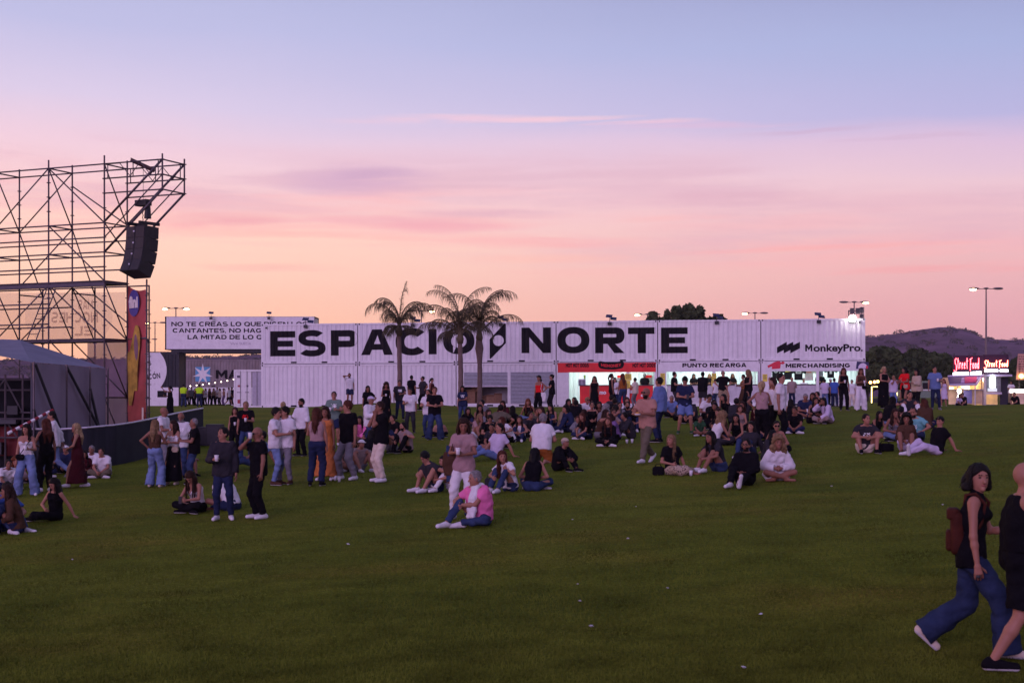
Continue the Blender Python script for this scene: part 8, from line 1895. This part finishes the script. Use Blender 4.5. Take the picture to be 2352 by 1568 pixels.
bk = soft_box(.27, .12, .38, 20, 14).build("backpack", lea, None, True, loc=bp0, rz=o1.rotation_euler.z); tag(bk, "brown leather backpack on the back of the woman in wide jeans", "backpack")
m = soft_box(.20, .07, .18, 16, 10); fp = m.build("front_pocket", lea, bk, True); fp.location = (0, -.062, -.07)
m = soft_box(.25, .11, .10, 16, 8); fp = m.build("flap", lea, bk, True); fp.location = (0, -.035, .16)
for s in (-1, 1):
    m = MB(); q = Vector(J1['sh'][s]) - Vector(pc); k = M1.to_scale()[0]
    m.tube([(s * .08, .05, .17), (q.x * .75 * k, (q.y - .06) * k, (q.z + .075) * k), (q.x * .78 * k, (q.y + .02) * k, (q.z + .085) * k), (q.x * .85 * k, (q.y + .10) * k, (q.z + .0) * k), (q.x * .95 * k, (q.y + .07) * k, (q.z - .16) * k), (s * .10, .07, -.13)], .016, 8); m.build("strap", lea, bk, True)
m = MB(); wq = M1 @ Vector(J1['wr'][1]); m.tube([(0, 0, -.012), (0, 0, .012)], .02, 8)
tag(m.build("key_fob", dark_m, None, True, loc=wq + Vector((.0, -.02, -.09))), "small dark object in the hand of the woman with the backpack", "keys")
# jumper over the shoulder of the man in pink, bags and cups set down on the grass
for (o_, M_, J_), ln in zip(NEARP, PEOPLE.strip().split("\n")):
    if 'man in pink polo' in ln:
        wm = cloth_m('white'); hk_ = J_
        q0 = J_['sh'][-1]; ct_ = q0 * .62 + (J_['sh'][1]) * .38
        pts = [ct_ + A(0, -.13, -.12), ct_ + A(0, -.05, .085), ct_ + A(-.01, .07, .05), ct_ + A(-.02, .15, -.12), ct_ + A(-.02, .17, -.30), ct_ + A(-.01, .18, -.40)]
        prs = [cap(p, q, .045, .05, k=.02) for p, q in zip(pts, pts[1:])] + [cap(p + A(.06, .01, 0), q + A(.07, .01, 0), .040, .045, k=.03) for p, q in zip(pts[1:], pts[2:])]
        me = sdf_mesh(prs, .012, "jumper", [wm], None, (.008, (40, 40, 18), 1.0)); jo = link("draped_jumper", me); jo.matrix_world = M_; tag(jo, "white jumper draped over the shoulder of the man in pink", "jumper")
def ground_bag(px, py, w, h, col, lb):
    p = gp(px, py); m = soft_box(w, w * .6, h, 14, 8); o = m.build("handbag", cloth_m(col), None, True, loc=p + Vector((0, 0, h / 2 - .01))); tag(o, lb, "bag", "bags set down on the grass")
    s = MB(); s.tube([(-w * .3, 0, h * .4), (-w * .15, 0, h * .75), (w * .15, 0, h * .75), (w * .3, 0, h * .4)], .01, 6); s.build("handle", cloth_m(col), o)
ground_bag(1512, 1091, .26, .20, 'black', "black bag beside the woman in leopard print")
ground_bag(2032, 1036, .42, .20, 'black', "black bag on the grass next to the man in a dark T-shirt")
ground_bag(1124, 1120, .20, .22, 'charcoal', "small dark bag beside the jeans of the knee-hugging woman")
ground_bag(430, 1172, .24, .20, 'black', "black bag in front of the seated woman with the phone")
ground_bag(1722, 1008, .18, .18, 'charcoal', "small charcoal bag near the seated fair curls")
def ground_cup(px, py, lb, n=1):
    p = gp(px, py); m = MB()
    for i in range(n): m.tube([(.0, 0, .0 + .02 * i), (0, 0, .115 + .02 * i)], [.030, .041], 12)
    tag(m.build("drink_cup", MATS['cup_plastic'], None, True, loc=p), lb, "cup", "plastic cups")
ground_cup(770, 1103, "white cup standing on the grass near white trainers, taller one"); ground_cup(779, 1106, "low white cup by the tall one near grey trousers")
ground_cup(1580, 1088, "white cup standing behind the leopard print trousers"); ground_cup(1587, 1092, "white cup nearer the bare shins of the woman in charcoal"); ground_cup(1440, 1018, "white cup on the grass beneath the navy T-shirt man"); ground_cup(1452, 1017, "white cup close to the trainers of the striding bald man")
ground_cup(1835, 966, "white cup in front of the seated long-haired woman by the merchandising stall"); ground_cup(1703, 1037, "white cup beside the small charcoal bag"); ground_cup(2064, 1015, "white cup on the grass among the group with the turquoise shirt"); ground_cup(1724, 1066, "white cup just above the shoulder of the man in glasses"); ground_cup(1005, 1100, "clear cup between the bare shins of the curly-haired man")
m = MB(); m.tube([(0, 0, 0), (0, 0, .16), (0, 0, .20), (0, 0, .22)], [.032, .032, .014, .014], 12); tag(m.build("water_bottle", mat("clear_plastic", (.55, .52, .6), rough=.2), None, True, loc=gp(197, 1087)), "clear water bottle in front of the dark-haired woman by the barrier", "bottle")
# ================================================================ grass blades near the camera, and the evening haze
def blades():
    r = np.random.default_rng(21); n = 260000
    Y = 1 / r.uniform(1 / 44.0, 1 / 10.6, n); half = Y * (CX + 60) / F; X = r.uniform(-1, 1, n) * half; z = ground(X, Y)
    h = r.uniform(.014, .042, n); a = r.uniform(0, 2 * math.pi, n); w = .0035 + .00012 * Y; dx, dy = np.cos(a) * w, np.sin(a) * w; lx_ = r.normal(0, .014, n); ly = r.normal(0, .014, n)
    co = np.stack([np.stack([X - dx, Y - dy, z - .004], 1), np.stack([X + dx, Y + dy, z - .004], 1), np.stack([X + lx_, Y + ly, z + h], 1)], 1).reshape(-1, 3)
    me = np_mesh("grass_blades", co, np.arange(3 * n).reshape(n, 3), False)
    m = mat("grass_blade", (.100, .120, .016), rough=.95, noise=.45, nscale=1.3, spec=.05); me.materials.append(m); tag(link("grass", me), kind='stuff')
blades()
hz_me = MB(); hz_me.mm(-1600, 1600, -60, 1780, -4, 125)
hm_ = bpy.data.materials.new("evening_haze"); hm_.use_nodes = True; T = hm_.node_tree; T.nodes.clear(); pv = N(T, 'ShaderNodeVolumePrincipled'); pv.inputs['Color'].default_value = (.90, .80, .92, 1); pv.inputs['Density'].default_value = .00012; pv.inputs['Anisotropy'].default_value = .1
oo = N(T, 'ShaderNodeOutputMaterial'); L(T, pv, 0, oo, 'Volume')
HAZE = True
if HAZE: tag(hz_me.build("haze", hm_), kind='stuff')
SC.cycles.volume_max_steps = 32; SC.cycles.volume_bounces = 0
